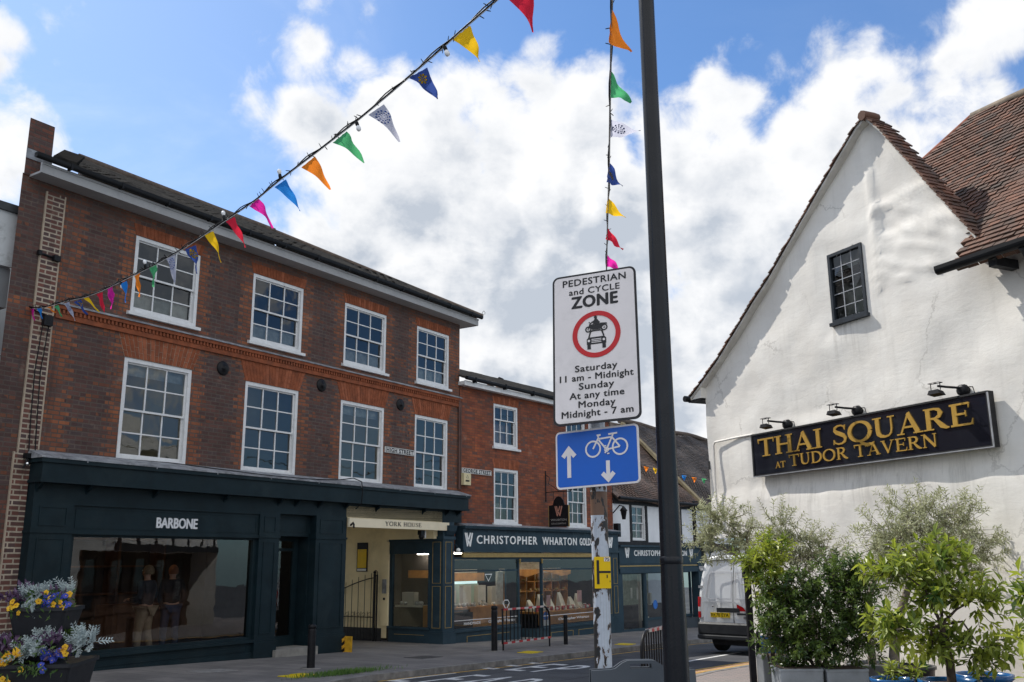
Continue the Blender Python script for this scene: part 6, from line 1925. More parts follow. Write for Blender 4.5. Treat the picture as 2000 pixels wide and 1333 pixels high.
def make_flag(par, c, A, B, T, bow=.12, depth=.0):
    A, B, T = Vector(A), Vector(B), Vector(T)
    Mid = (A+B)/2; ax = (T-Mid); Lf = ax.length; ax.normalize()
    e = (B-A); e = (e - ax*e.dot(ax)).normalized(); n = e.cross(ax).normalized()
    ph = rf.uniform(0, 6.28); amp = rf.uniform(.008, .022)

    def P(s, t):
        q = A.lerp(B, s)*(1-t) + T*t
        return q + e*(bow*Lf*4*t*(1-t)*.5) + n*(amp*math.sin(ph + 7*t + 2.2*s)*min(1, 3*t) + .35*amp*math.sin(ph*3 + 17*s*(1-t) + 5*t))
    b = mb(FM[c])
    b.grid([[P(i/7, j/9*.985) for i in range(8)] for j in range(10)], smooth=True)
    fl = b.build('flag', None, par); fl['label'] = c + ' pennant'
    if c in ('navy', 'white'):
        b = mb(FM['yellow'] if c == 'navy' else dot_blue)
        w = (B-A).length
        r = min(.30*w, .20*Lf)
        for sg in (-1, 1):
            def E(u, v): # u across, v along the flag
                t = .27 + v/Lf; s = .5 + u/(w*(1-t))
                return P(s, t) + n*sg*.004
            if c == 'navy':
                for k in range(8):
                    a = k*math.pi/4
                    b.face([E(rr*math.cos(a+da), rr*math.sin(a+da)) for rr, da in ((.25*r, 0), (.75*r, .30), (1.0*r, .14), (.93*r, 0), (1.0*r, -.14), (.75*r, -.30))])
                b.face([E(.2*r*math.cos(k*.785), .2*r*math.sin(k*.785)) for k in range(8)])
            else:
                for rad, num, d in ((1.0, 12, .15), (.62, 10, .11), (.32, 6, .07)):
                    for k in range(num):
                        a = k*2*math.pi/num; cx, cz = rad*r*math.cos(a), rad*r*math.sin(a)
                        b.face([E(cx + d*r*math.cos(q*1.05), cz + d*r*math.sin(q*1.05)) for q in range(6)])
        b.build('emblem', None, fl)


def bunting(label, cord, flags, bulbs, spikes=True, r=.0085, bow=.12, wrap=True):
    t = thing('bunting', label, 'bunting', (0, 0, 0), 0, 'strings of coloured pennant flags over the street')
    P = resample(cord, 160)
    P = [Vector(p) for p in P]
    b = mb(black_pvc)
    b.tube(P, r, 6)
    if wrap:
        b.tube([p + Vector((.012*math.cos(i*.9), 0, .014*math.sin(i*.9)+.012)) for i, p in enumerate(P)], r*.75, 5)
        for i in range(0, 159):
            for q in range(2):
                p = P[i].lerp(P[i+1], rf.random()); d = Vector((rf.uniform(-.5, .5), rf.uniform(-.5, .5), rf.uniform(-.5, 1))).normalized()
                if rf.random() < .55: b.tube([p, p + d*.04, p + d*.055], [.0045, .0045, .003], 4)
    b.build('cable', None, t)
    if wrap:
        b = mb(M('pale tape', (.6, .6, .6), .6)); b.tube([p + Vector((0, 0, -.016)) for p in P], .0035, 4); b.build('cord', None, t)
    for c, A, B_, T in flags: make_flag(t, c, A, B_, T, bow)
    for i, p in enumerate(bulbs):
        p = Vector(p); up = i in (2, 3, 4)
        s = 1 if up else -1
        h = mb(black_pvc); tilt = Vector((.35, -.1, 0)) if not up else Vector((-.2, 0, 0))
        a = (tilt + Vector((0, 0, s))).normalized()
        h.tube([p, p + a*.015, p + a*.045, p + a*.055], [.014, .018, .018, .015], 10); ho = h.build('lamp_holder', None, t)
        g = mb(M('clear bulb', (.75, .76, .78), .08, .02)); g.tube([p + a*.055, p + a*.065, p + a*.09, p + a*.11, p + a*.117], [.012, .019, .024, .017, .003], 12); g.build('bulb', None, ho)


bunting('long string of coloured pennants and bulbs sweeping down to the brick pier on the left', CORD1, FL1, BULB1)
bunting('string of fluttering pennants receding straight down behind the zone sign', CORD2, FL2, [], r=.009, bow=.05)
bunting('short far string of small pennants across the brown tiled roof', CORD3, FL3, [], r=.010, bow=0, wrap=False)

# ================================================================== plants
olive_l = leaf_mat('olive leaves', (.19, .205, .10), (.40, .41, .25), .5, .25)
laurel_l = leaf_mat('laurel leaves', (.035, .085, .012), (.30, .34, .04), .45, .35)
shrub_l = leaf_mat('shrub leaves', (.022, .055, .016), (.14, .20, .035), .35, .3)
bark = M('grey bark', (.17, .14, .11), .9, .3, 12, .6, 60, dirt=(.3, .28, .24), dscale=8)
bark_d = M('dark bark', (.06, .045, .035), .9, .3, 12, .6, 60)
soil = M('soil', (.05, .035, .025), .95, .4, 20, .6, 60)
G0 = lambda x, y: ground_z(x, y) - .055


def plant(name, label, cat, base, lobes, lm, sm, seed, twigs, leaves, ll, lw, trunk=None, group=None, **kw):
    rnd = random.Random(seed)
    t = thing(name, label, cat, (0, 0, 0), 0, group)
    lb = mb(lm); st = mb(sm)
    if trunk: st.tube(trunk[0], trunk[1], 9)
    bushy(rnd, lb, st, trunk[0][-1] if trunk else base, lobes, twigs, leaves, ll, lw, **kw)
    st.build('trunk', None, t); lb.build('crown', None, t)
    return t


plant('olive_tree', 'wide silvery olive tree in front of the wall below the tavern sign', 'olive tree', None,
      [((4.60, 11.6, 2.00), (.52, .45, .40)), ((5.05, 11.7, 2.25), (.55, .45, .42)), ((5.50, 11.9, 2.10), (.50, .4, .42)), ((4.95, 11.7, 1.85), (.6, .45, .35)), ((5.75, 12.0, 1.75), (.35, .3, .4)), ((4.45, 11.6, 1.65), (.35, .3, .3))],
      olive_l, bark, 31, 40, 24, .068, .019, trunk=([(4.21, 11.6, .45), (4.19, 11.55, .9), (4.22, 11.55, 1.3), (4.32, 11.55, 1.55)], [.05, .042, .036, .03]), twig_len=.34, stem_r=.022, twig_r=.0035)
plant('olive_tree', 'pale thick olive stems behind the laurel at the foot of the white wall', 'olive tree', None,
      [((5.0, 12.0, 1.75), (.4, .35, .35)), ((5.3, 12.1, 1.6), (.35, .3, .35))],
      olive_l, bark, 37, 30, 22, .066, .019, trunk=([(4.55, 11.9, .3), (4.62, 11.95, .7), (4.75, 12.0, 1.1), (4.9, 12.0, 1.45)], [.075, .06, .055, .04]), twig_len=.3, stem_r=.03)
plant('olive_tree', 'grey leaved olive tree whose crown hangs over the white van', 'olive tree', None,
      [((2.98, 13.5, 2.30), (.42, .4, .36)), ((3.20, 13.4, 1.98), (.34, .35, .3)), ((2.72, 13.5, 2.05), (.26, .3, .32))],
      olive_l, bark, 32, 42, 24, .068, .019, trunk=([(3.55, 13.2, .3), (3.5, 13.2, 1.0), (3.35, 13.3, 1.6)], [.055, .045, .03]), twig_len=.32, stem_r=.02)
plant('olive_tree', 'thin grey olive tree rising behind the dense trough shrubs', 'olive tree', None,
      [((3.55, 12.8, 2.15), (.32, .3, .30)), ((3.85, 12.7, 1.95), (.42, .35, .32)), ((4.1, 12.7, 1.8), (.3, .3, .3)), ((3.5, 12.8, 1.75), (.4, .3, .3))],
      olive_l, bark, 33, 40, 24, .066, .019, trunk=([(3.9, 12.6, .3), (3.85, 12.6, 1.0), (3.78, 12.7, 1.5)], [.045, .04, .03]), twig_len=.34, stem_r=.018)
plant('shrub', 'dense dark green shrub filling the two grey troughs', 'shrub', (3.4, 11.1, .5),
      [((3.08, 11.15, .92), (.30, .35, .40)), ((3.42, 11.1, .85), (.42, .35, .42)), ((3.85, 11.15, .95), (.34, .35, .42)), ((3.62, 11.2, 1.42), (.42, .35, .36)), ((3.92, 11.2, 1.50), (.26, .3, .30)), ((3.1, 11.2, 1.30), (.32, .3, .30))],
      shrub_l, bark_d, 34, 75, 20, .066, .032, twig_len=.24, stem_r=.014, tones=(.35, .22))
plant('shrub', 'yellow green leafy shrub leaning over the thin tall black post', 'shrub', (3.0, 11.5, .4),
      [((3.02, 11.5, 1.62), (.24, .3, .24)), ((3.08, 11.5, 1.88), (.18, .25, .16)), ((3.1, 11.5, 1.35), (.2, .25, .25)), ((2.80, 11.5, 1.76), (.14, .2, .12))],
      laurel_l, bark_d, 35, 50, 16, .08, .034, twig_len=.24, stem_r=.012, tones=(.6, .25))
plant('laurel', 'tall glossy laurel with large leaves in a blue pot', 'laurel', None,
      [((3.66, 9.2, 1.66), (.22, .28, .14)), ((4.10, 9.2, 1.76), (.24, .28, .18)), ((3.98, 9.2, 1.46), (.28, .28, .18)), ((4.38, 9.3, 1.36), (.24, .28, .20)), ((3.58, 9.1, 1.14), (.24, .28, .16)), ((4.34, 9.2, .98), (.26, .28, .18)), ((3.9, 9.15, .96), (.22, .25, .16))],
      laurel_l, bark_d, 36, 31, 14, .125, .047, trunk=([(4.06, 9.2, .3), (4.06, 9.2, .8), (4.02, 9.2, 1.15)], [.045, .04, .03]), twig_len=.26, stem_r=.016, whorl=True, tones=(.5, .28), twig_r=.005)
plant('laurel', 'bright laurel with the biggest leaves at the right edge in front of the white car', 'laurel', (4.45, 8.1, .3),
      [((4.50, 8.1, 1.48), (.20, .28, .20)), ((4.68, 8.1, 1.2), (.26, .3, .26)), ((4.36, 8.1, 1.15), (.15, .24, .18)), ((4.42, 8.0, .85), (.16, .22, .15))],
      laurel_l, bark_d, 38, 26, 13, .15, .055, twig_len=.26, stem_r=.018, whorl=True, tones=(.62, .25), twig_r=.005)


def tub(name, label, cat, c, prof, m, n=24, square=None, group=None):
    x, y = c
    t = thing(name, label, cat, (x, y, G0(x, y)), 0, group)
    b = mb(m)
    if square:
        rows = []
        for k, z in prof: rows.append([(p[0]*k, p[1]*k, z) for p in rrect(square[0], square[1], .02, 3)])
        b.grid(rows, close=True, smooth=False); b.face([p for p in rows[-1]])
        ob = b.build('body', None, t)
        s = mb(soil); k, z = prof[-1]; s.face([(p[0]*k*.92, p[1]*k*.92, z+.002) for p in rrect(square[0], square[1], .02, 3)]); s.build('soil', None, t)
    else:
        b.lathe(prof + [(prof[-1][0]*.9, prof[-1][1]), (prof[-1][0]*.88, prof[-1][1]-.04)], n); b.build('body', None, t)
        s = mb(soil); s.lathe([(prof[-1][0]*.86, prof[-1][1]-.04), (.01, prof[-1][1]-.02)], n); s.build('soil', None, t)
    return t


zinc = M('zinc grey planter', (.20, .22, .24), .55, .2, 3, .15, 20, dirt=(.12, .12, .12), dscale=2.5)
pot_grey = M('grey stone pot', (.15, .16, .17), .7, .2, 4, .2, 40)
pot_black = M('black glazed pot', (.015, .016, .02), .3, .2, 4)
pot_blue = M('blue glazed pot', (.012, .075, .21), .18, .25, 5)
tub('trough_planter', 'left grey zinc trough under the dense dark green shrub', 'planter', (3.14, 11.0), [(.96, 0), (1, .64), (1.02, .645), (1.02, .67)], zinc, square=(.47, .42), group='grey troughs side by side')
tub('trough_planter', 'right grey zinc trough under the dense dark green shrub', 'planter', (3.64, 11.0), [(.96, 0), (1, .64), (1.02, .645), (1.02, .67)], zinc, square=(.46, .42), group='grey troughs side by side')
tub('plant_pot', 'round grey pot holding the single olive trunk', 'plant pot', (4.21, 11.6), [(.17, 0), (.24, .35), (.27, .62), (.29, .64), (.29, .68)], pot_grey)
tub('plant_pot', 'round black glazed pot at the foot of the pale olive stems', 'plant pot', (4.55, 11.5), [(.2, 0), (.28, .3), (.32, .62), (.34, .63), (.34, .66)], pot_black)
tub('plant_pot', 'small blue glazed pot with a low spiky plant', 'plant pot', (3.62, 9.5), [(.12, 0), (.17, .4), (.19, .66), (.205, .67), (.205, .70)], pot_blue)
tub('plant_pot', 'large blue glazed pot holding the tall glossy laurel', 'plant pot', (4.06, 9.25), [(.16, 0), (.24, .4), (.26, .66), (.28, .67), (.28, .71)], pot_blue)
tub('plant_pot', 'blue glazed pot at the right edge of the row of pots', 'plant pot', (4.55, 9.6), [(.16, 0), (.22, .4), (.25, .68), (.27, .69), (.27, .73)], pot_blue)
tub('plant_pot', 'tall blue square planter beside the short black post', 'planter', (3.42, 13.0), [(.95, 0), (1, .86), (1.03, .87), (1.03, .90)], pot_blue, square=(.26, .3))
tub('plant_pot', 'tall grey planter left of the zinc troughs', 'planter', (3.2, 12.2), [(.9, 0), (1, .68), (1.03, .69), (1.03, .72)], pot_grey, square=(.34, .34))
plant('potted_plant', 'low spiky yellow green plant in the small blue pot', 'plant', (3.62, 9.5, .52), [((3.62, 9.5, .70), (.12, .12, .07))], laurel_l, bark_d, 41, 40, 9, .10, .026, twig_len=.1, tones=(.7, .2), stem_r=.008)
plant('potted_plant', 'low clump of bright green leaves at the foot of the thin black posts', 'plant', (3.05, 12.0, -.2), [((3.05, 12.0, .12), (.2, .2, .12))], shrub_l, bark_d, 42, 40, 9, .06, .025, twig_len=.1, tones=(.9, .15), stem_r=.008)
plant('potted_plant', 'thin leafy stems beside the small blue pot under the tall laurel', 'plant', (3.95, 9.6, .4), [((3.92, 9.55, .72), (.12, .12, .1))], laurel_l, bark_d, 43, 24, 8, .09, .03, twig_len=.12, tones=(.55, .2), stem_r=.008)

# ---- tiered flower planter at the left
FX, FY = -6.0, 12.5
fp = thing('flower_planter', 'two tier black planter full of yellow and purple flowers at the left edge', 'flower planter', (FX, FY, 0), R(6))
fp.scale = (.93, .95, .97)
black_tub = M('black plastic tub', (.017, .018, .022), .45, .15, 5)
b = mb(black_tub)
for k0, z0, k1, z1, w in ((.80, -.1, 1.0, .60, 1.12), (.62, .62, 1.0, 1.28, .74)):
    rows = [[(p[0]*k, p[1]*k, z) for p in rrect(w, w, .06, 4)] for k, z in ((k0, z0), (k1, z1-.05), (k1*1.05, z1-.045), (k1*1.05, z1), (k1*.96, z1))]
    b.grid(rows, close=True, smooth=False); b.face(rows[-1])
b.build('tub', None, fp)
silver = leaf_mat('silver ragwort leaves', (.30, .36, .36), (.52, .58, .57), .75, .2)
purple_l = leaf_mat('purple leaves', (.07, .035, .08), (.17, .10, .18), .55, .25)
green_l = leaf_mat('bedding foliage', (.025, .07, .012), (.10, .17, .03), .5, .3)
pet_y = leaf_mat('yellow petals', (.72, .38, .005), (.85, .52, .02), .6, .3)
pet_b = leaf_mat('blue petals', (.025, .04, .34), (.06, .09, .50), .6, .3)
pet_o = M('flower centre', (.40, .14, .01), .7)
rp = random.Random(77)
lv = {k: mb(m) for k, m in (('silver', silver), ('purple', purple_l), ('green', green_l))}


def pansy(key, p, r):
    b = mb({'yellow': pet_y, 'blue': pet_b}[key]); n = (Vector((p[0]*.6, -1.0, .35)) + rvec(rp)*.45).normalized()
    o1 = n.orthogonal().normalized(); o2 = n.cross(o1); p = Vector(p); tn = rp.random()
    for k in range(5):
        a = k*2*math.pi/5 + .3*rp.random(); d = o1*math.cos(a) + o2*math.sin(a); s = n.cross(d)
        b.face([p, p + d*r*.6 + s*r*.5 + n*r*.14, p + d*r*1.0 + s*r*.25 + n*r*.05, p + d*r*1.0 - s*r*.25 + n*r*.05, p + d*r*.6 - s*r*.5 + n*r*.14], min(1, max(0, tn + rp.uniform(-.2, .2))))
    b.mat(pet_o if key == 'yellow' else pet_y)
    b.face([p + n*r*.2 + (o1*math.cos(k) + o2*math.sin(k))*r*.2 for k in range(6)])
    b.build('flower', None, fp)['label'] = key + ' pansy'


def clump(key, c, rad, n, l, w, up=.6, feather=False):
    b = lv[key]; c = Vector(c)
    for i in range(n):
        d = (rvec(rp) + Vector((0, -.2, up))).normalized(); p = c + Vector((rp.uniform(-1, 1)*rad, rp.uniform(-1, 1)*rad*.8, rp.uniform(-.3, .5)*rad))
        L = l*rp.uniform(.6, 1.25); tn = rp.random()
        if feather:
            s = d.orthogonal().normalized()
            for k in range(5):
                f = .25+.17*k; q = p + d*L*f
                for sg in (-1, 1): leaf(b, q, (d*.7 + s*sg).normalized(), rvec(rp), L*.38*(1.1-f*.5), w*.55, min(1, max(0, tn+rp.uniform(-.2, .2))))
            leaf(b, p, d, rvec(rp), L*1.1, w*.5, tn)
        else: leaf(b, p, d, rvec(rp), L, w, min(1, max(0, tn)))


clump('silver', (-.18, -.1, 1.38), .14, 34, .17, .042, .9, True); clump('silver', (.0, -.15, 1.43), .10, 22, .15, .045, .9, True); clump('silver', (.30, -.1, 1.44), .08, 16, .16, .035, 1.0, True); clump('silver', (-.12, -.35, 1.32), .08, 14, .14, .04, .2, True)
clump('purple', (-.36, -.25, 1.38), .12, 50, .12, .05, .4); clump('purple', (.18, -.2, 1.42), .16, 40, .09, .045); clump('green', (.1, -.2, 1.34), .28, 90, .09, .035); clump('green', (.0, -.34, 1.28), .34, 60, .08, .03, .0); clump('purple', (-.25, -.1, 1.5), .1, 20, .10, .05)
for x, y, z in ((.10, -.36, 1.47), (.37, -.28, 1.44), (.02, -.38, 1.36), (.16, -.36, 1.40), (.22, -.40, 1.32), (.30, -.38, 1.34), (.33, -.38, 1.28), (-.30, -.42, 1.36), (-.25, -.42, 1.31), (-.32, -.42, 1.28), (-.20, -.44, 1.22), (.27, -.33, 1.38)): pansy('yellow', (x, y, z), rp.uniform(.032, .05))
for i in range(20): pansy('blue', (rp.uniform(-.02, .4), -.36 + rp.uniform(-.05, .08), rp.uniform(1.28, 1.44)), rp.uniform(.03, .045))
clump('silver', (.60, -.25, .82), .13, 34, .20, .05, .5, True); clump('silver', (.02, -.45, .72), .16, 44, .18, .05, .5, True); clump('silver', (-.62, -.35, .80), .16, 38, .20, .05, .6, True); clump('silver', (.14, -.35, .86), .10, 22, .16, .045, .8, True)
clump('green', (-.30, -.1, .86), .15, 110, .10, .035, .9); clump('green', (.05, -.12, .90), .16, 120, .10, .035, .9); clump('green', (.42, -.05, .88), .14, 90, .10, .035, .9); clump('green', (.0, -.45, .64), .5, 150, .10, .035, .1); clump('green', (.1, -.62, .55), .12, 40, .08, .03, -.6)
clump('purple', (-.34, -.40, .80), .20, 110, .12, .06, .4); clump('purple', (.22, -.40, .86), .14, 60, .11, .06, .5); clump('purple', (.40, -.45, .72), .12, 40, .10, .05, .3)
for i in range(26):
    t_ = rp.random(); pansy('yellow', (-.36 + .34*t_ + rp.uniform(-.05, .05), -.56 + rp.uniform(-.04, .04), .58 + .22*t_ + rp.uniform(-.04, .04)), rp.uniform(.034, .052))
for x, y, z in ((.46, -.5, .80), (.48, -.52, .72), (.44, -.52, .76), (-.18, -.6, .40), (-.30, -.62, .34), (-.24, -.62, .44), (-.03, -.6, .55)): pansy('yellow', (x, y, z), .04)
for i in range(18): pansy('blue', (rp.uniform(.18, .46), -.52 + rp.uniform(-.05, .05), rp.uniform(.62, .78)), rp.uniform(.03, .045))
for x, y, z in ((.25, -.62, .54), (.22, -.62, .60)): pansy('blue', (x, y, z), .045)
for k, nm in (('silver', 'silver_foliage'), ('purple', 'purple_foliage'), ('green', 'green_foliage')):
    lv[k].build(nm, None, fp)['kind'] = 'stuff'

# ================================================================== vehicles
van_white = M('white van paint', (.66, .68, .70), .25, .03, 1.2, dirt=(.52, .52, .50), dscale=1.2, damt=.4)
van_trim = M('dark bumper plastic', (.028, .030, .033), .55, .15, 8, .1, 60)
seam = M('shadow gap', (.02, .02, .022), .7)
tail_red = M('red tail lamp', (.42, .012, .015), .12, .1, 20)
lamp_clear = M('clear lamp lens', (.55, .55, .56), .1, .05)
rubber = M('tyre rubber', (.018, .018, .018), .8, .2, 20)
steel_rim = M('steel wheel', (.25, .25, .26), .45, .2, 10, metal=.6)
plate_y = M('yellow number plate', (.72, .50, .02), .4, .05, 6)


def wheel(par, x, y, r, w):
    b = mb(rubber)
    b.lathe([(r*.62, y-w/2), (r*.93, y-w/2), (r, y-w*.35), (r, y+w*.35), (r*.93, y+w/2), (r*.62, y+w/2)], 26, (x, 0, r), 'y')
    o = b.build('wheel', None, par)
    b = mb(steel_rim); s = 1 if y > 0 else -1
    b.lathe([(r*.63, y-w*.3), (r*.63, y+w*.3)], 20, (x, 0, r), 'y'); b.ball((x, y+s*w*.35, r), r*.18, 6); b.build('rim', None, o)


van = thing('van', 'white high roof delivery van seen from behind with a yellow number plate', 'van', (5.315, 23.65, -.47), R(48))
SEC = [(.90, .34), (.965, .48), (.985, .75), (.985, 1.15), (.965, 1.45), (.925, 1.80), (.875, 2.08), (.835, 2.20), (.77, 2.28), (.62, 2.33), (.3, 2.36), (0, 2.365)]
rear_x = lambda z: .02 + max(0, z-1.15)**1.5*.16
full = SEC + [(-y, z) for y, z in SEC[-2::-1]]
rows = []
for sc, dx in ((.90, .0), (.965, .012), (.99, .045), (1.0, .10)):
    rows.append([(rear_x(z)+dx, y*sc, .34+(z-.34)*(1-(1-sc)*.35)) for y, z in full])
for x, k, zt in ((1.2, 1, 1), (2.5, 1, 1), (3.9, 1, 1), (4.5, .97, .93), (5.0, .93, .62), (5.5, .88, .50), (5.7, .8, .45)):
    rows.append([(x, y*k, .34+(z-.34)*zt) for y, z in full])
b = mb(van_white)
b.grid(rows, smooth=True, flip=False)
b.face(rows[0][::-1]); b.face(rows[-1])
b.mat(seam); b.face([(r[0][0], r[0][1], .345) for r in rows[2:]] + [(r[-1][0], r[-1][1], .345) for r in rows[2:]][::-1])
# roof cap, stepped above the doors
b.mat(van_white)
cap = [(.72, 2.30), (.70, 2.38), (.62, 2.44), (.3, 2.47), (0, 2.475)]
cf = cap + [(-y, z) for y, z in cap[-2::-1]]
cr = [[(x + .06*(z-2.3)*0, y*k, z) for y, z in cf] for x, k in ((.26, .93), (.30, .99), (.5, 1.0), (3.6, 1.0), (4.3, .9))]
b.grid(cr, smooth=True); b.face(cr[0][::-1])
b.build('body', None, van)
F_ = lambda X, Z, Y: (rear_x(Z) - .004 + Y, -X, Z)
b = mb(seam)
ribbon(b, [(0, .74), (0, 1.2), (0, 1.7), (0, 2.19)], .014, -.0, .003, f=F_)
ribbon(b, [(-.84, 2.19), (-.5, 2.225), (0, 2.24), (.5, 2.225), (.84, 2.19)], .016, .02, .028, f=F_)
b.mat(M('pressed panel edge', (.50, .51, .53), .3, .03))
for sx in (-1, 1):
    pts = [(sx*.05, 1.30), (sx*.05, 1.94), (sx*.60, 1.94), (sx*.68, 1.88), (sx*.76, 1.36), (sx*.72, 1.30)]
    ribbon(b, pts, .022, 0, .008, closed=True, f=F_)
ribbon(b, [(-.82, 1.24), (.05, 1.22), (.25, 1.14), (.45, 1.02), (.84, 1.0)], .03, 0, .012, f=F_)
b.build('door_seams', None, van)
b = mb(van_trim)
br = [[(x, y, z) for y, z in ((.99, .40), (1.0, .56), (.99, .72))] for x in (0,)]
for z0, z1, o in ((.46, .74, .05), (.34, .47, .09)):
    P = [(-1.0, .28), (-1.005, .06), (-.93, -.02), (-.6, -.05), (0, -.06), (.6, -.05), (.93, -.02), (1.005, .06), (1.0, .28)]
    b.grid([[(x-o*.5, y, z0) for y, x in P], [(x-o, y, z0+.03) for y, x in P], [(x-o, y, z1-.04) for y, x in P], [(x, y, z1) for y, x in P]], smooth=False, flip=True)
    b.face([(x, y, z1) for y, x in P][::-1]); b.face([(x-o*.5, y, z0) for y, x in P])
b.mat(seam); b.box(.2, .5, -.7, .7, .2, .36)
b.build('bumper', None, van)
b = mb(van_trim); b.prism([(-.56, .985), (.06, .985), (.06, 1.065), (.03, 1.09), (-.56, 1.09)], -.03, .02); vv = b.v; b.v = [(-.01 + p[1]*.5 - .0, -p[0]-.12, p[2]) for p in vv]
b.mat(van_trim); b.build('plate_lamp_bar', None, van)
b = mb(plate_y); b.box(-.012, .02, .10, .62, .86, .975); pl = b.build('number_plate', None, van)
b = mb(sign_black); add_text(b, 'RK70 EYA', -.60, -.12, .88, .955, -.0, bold=.01, mapf=lambda X, Z, Y: (-.0145, -X, Z)); b.build('lettering', None, pl)
for s in (1, -1):
    b = mb(tail_red)
    def lamp(z0, z1, m):
        b.mat(m)
        q = []
        for z in (z0, (z0+z1)/2, z1):
            q.append([(rear_x(z)+.02, s*.885, z), (rear_x(z)-.012, s*.925, z), (rear_x(z)-.004, s*.975, z), (rear_x(z)+.05, s*1.0, z), (rear_x(z)+.17, s*.998, z)])
        b.grid(q, smooth=True, flip=(s < 0))
    lamp(1.10, 1.34, tail_red); lamp(.99, 1.10, lamp_clear); lamp(.84, .99, tail_red)
    b.build('tail_light', None, van)
b = mb(tail_red); b.mat(tail_red); b.face([F_(x, z, -.006) for x, z in ((.10, 1.02), (.34, 1.02), (.27, 1.12), (.14, 1.19), (.10, 1.19))]); b.face([(-.064, .93, .50), (-.064, .80, .50), (-.064, .80, .57), (-.064, .93, .57)][::-1]); b.build('reflector', None, van)
b = mb(van_trim); b.box(-.035, .03, -.46, -.12, .93, .975); b.mat(steel_rim); b.box(-.02, .01, -.40, -.28, .84, .90); b.ball((-.01, .55, 1.12), .022, 6); b.build('handle', None, van)
for s in (1, -1):
    b = mb(M('grey hinge', (.4, .41, .42), .4))
    for z in (.80, 1.55, 2.02): b.box(rear_x(z)+.0, rear_x(z)+.10, s*.90-.05, s*.90+.07, z, z+.06)
    b.build('hinge', None, van)
for x in (.85, 4.35):
    for y in (.83, -.83): wheel(van, x, y, .34, .22)
b = mb(glass); b.box(3.7, 4.4, .955, .965, 1.25, 1.85); b.build('side_window', None, van)

suv = thing('car', 'white car half hidden behind the big leaved laurel at the right edge', 'car', (5.80, 9.70, -.06), R(-64.8))
paint = M('white car paint', (.72, .73, .74), .18, .02, 1)
b = mb(paint)
LOW = [(.86, .28), (.93, .42), (.955, .62), (.95, .86), (.90, 1.0), (.80, 1.06), (.40, 1.08), (0, 1.085)]
lf = LOW + [(-y, z) for y, z in LOW[-2::-1]]
rws = [[(x, y*k, .28+(z-.28)*kz) for y, z in lf] for x, k, kz in ((0, .86, .92), (.03, .95, .97), (.15, .995, 1), (1.5, 1, 1), (3.4, 1, .98), (4.2, .97, .88), (4.55, .88, .74), (4.65, .75, .6))]
b.grid(rws, smooth=True); b.face(rws[0][::-1]); b.face(rws[-1])
TOP = [(.84, 1.0), (.80, 1.25), (.72, 1.52), (.62, 1.60), (.3, 1.64), (0, 1.65)]
tf = TOP + [(-y, z) for y, z in TOP[-2::-1]]
b.grid([[(x + (1.65-z)*sl, y, z if x < 3 else z) for y, z in tf] for x, sl in ((.42, -.55), (.55, -.55), (2.2, 0), (2.6, 1.1))], smooth=True)
b.face([(.42+(1.65-z)*-.55, y, z) for y, z in tf][::-1])
b.build('body', None, suv)
b = mb(glass)
for s in (1, -1): b.face([(x, s*(y+.012), z) for x, y, z in ((.45, .825, 1.08), (2.9, .825, 1.08), (2.55, .74, 1.48), (.62, .74, 1.48))][::s])
b.face([(.10, -.70, 1.10), (.10, .70, 1.10), (.32, .62, 1.50), (.32, -.62, 1.50)][::-1])
b.build('window', None, suv)
b = mb(van_trim); b.box(-.03, .3, -.90, .90, .26, .52); b.build('bumper', None, suv)
for s in (1, -1):
    b = mb(tail_red); b.grid([[(.0, s*.62, z), (.01, s*.82, z), (.09, s*.945, z), (.32, s*.962, z)] for z in (.80, .94)], smooth=True, flip=(s < 0)); b.build('tail_light', None, suv)
b = mb(plate_y); b.box(-.012, .02, -.26, .26, .60, .71); b.build('number_plate', None, suv)
for x in (.85, 3.65):
    for y in (.84, -.84): wheel(suv, x, y, .36, .24)

# ================================================================== people inside the shop
skin_m = M('skin', (.48, .27, .20), .55, .05)


def skin_obj(name, nodes, edges, m, par, sub=2):
    names = list(nodes)
    me = bpy.data.meshes.new(name)
    me.from_pydata([nodes[k][:3] for k in names], [(names.index(a), names.index(c)) for a, c in edges], [])
    me.materials.append(m)
    o = link(name, me, par)
    o.modifiers.new('skin', 'SKIN'); me.update()
    sv = me.skin_vertices[0].data if me.skin_vertices else None
    if sv is None:
        bm = bmesh.new(); bm.from_mesh(me); bm.verts.layers.skin.verify(); bm.to_mesh(me); bm.free(); sv = me.skin_vertices[0].data
    for i, k in enumerate(names):
        r = nodes[k][3]; r = r if isinstance(r, tuple) else (r, r); sv[i].radius = r; sv[i].use_root = (i == 0)
    s = o.modifiers.new('smooth', 'SUBSURF'); s.levels = sub; s.render_levels = sub
    for p in me.polygons: p.use_smooth = True
    o.modifiers['skin'].use_smooth_shade = True
    return o


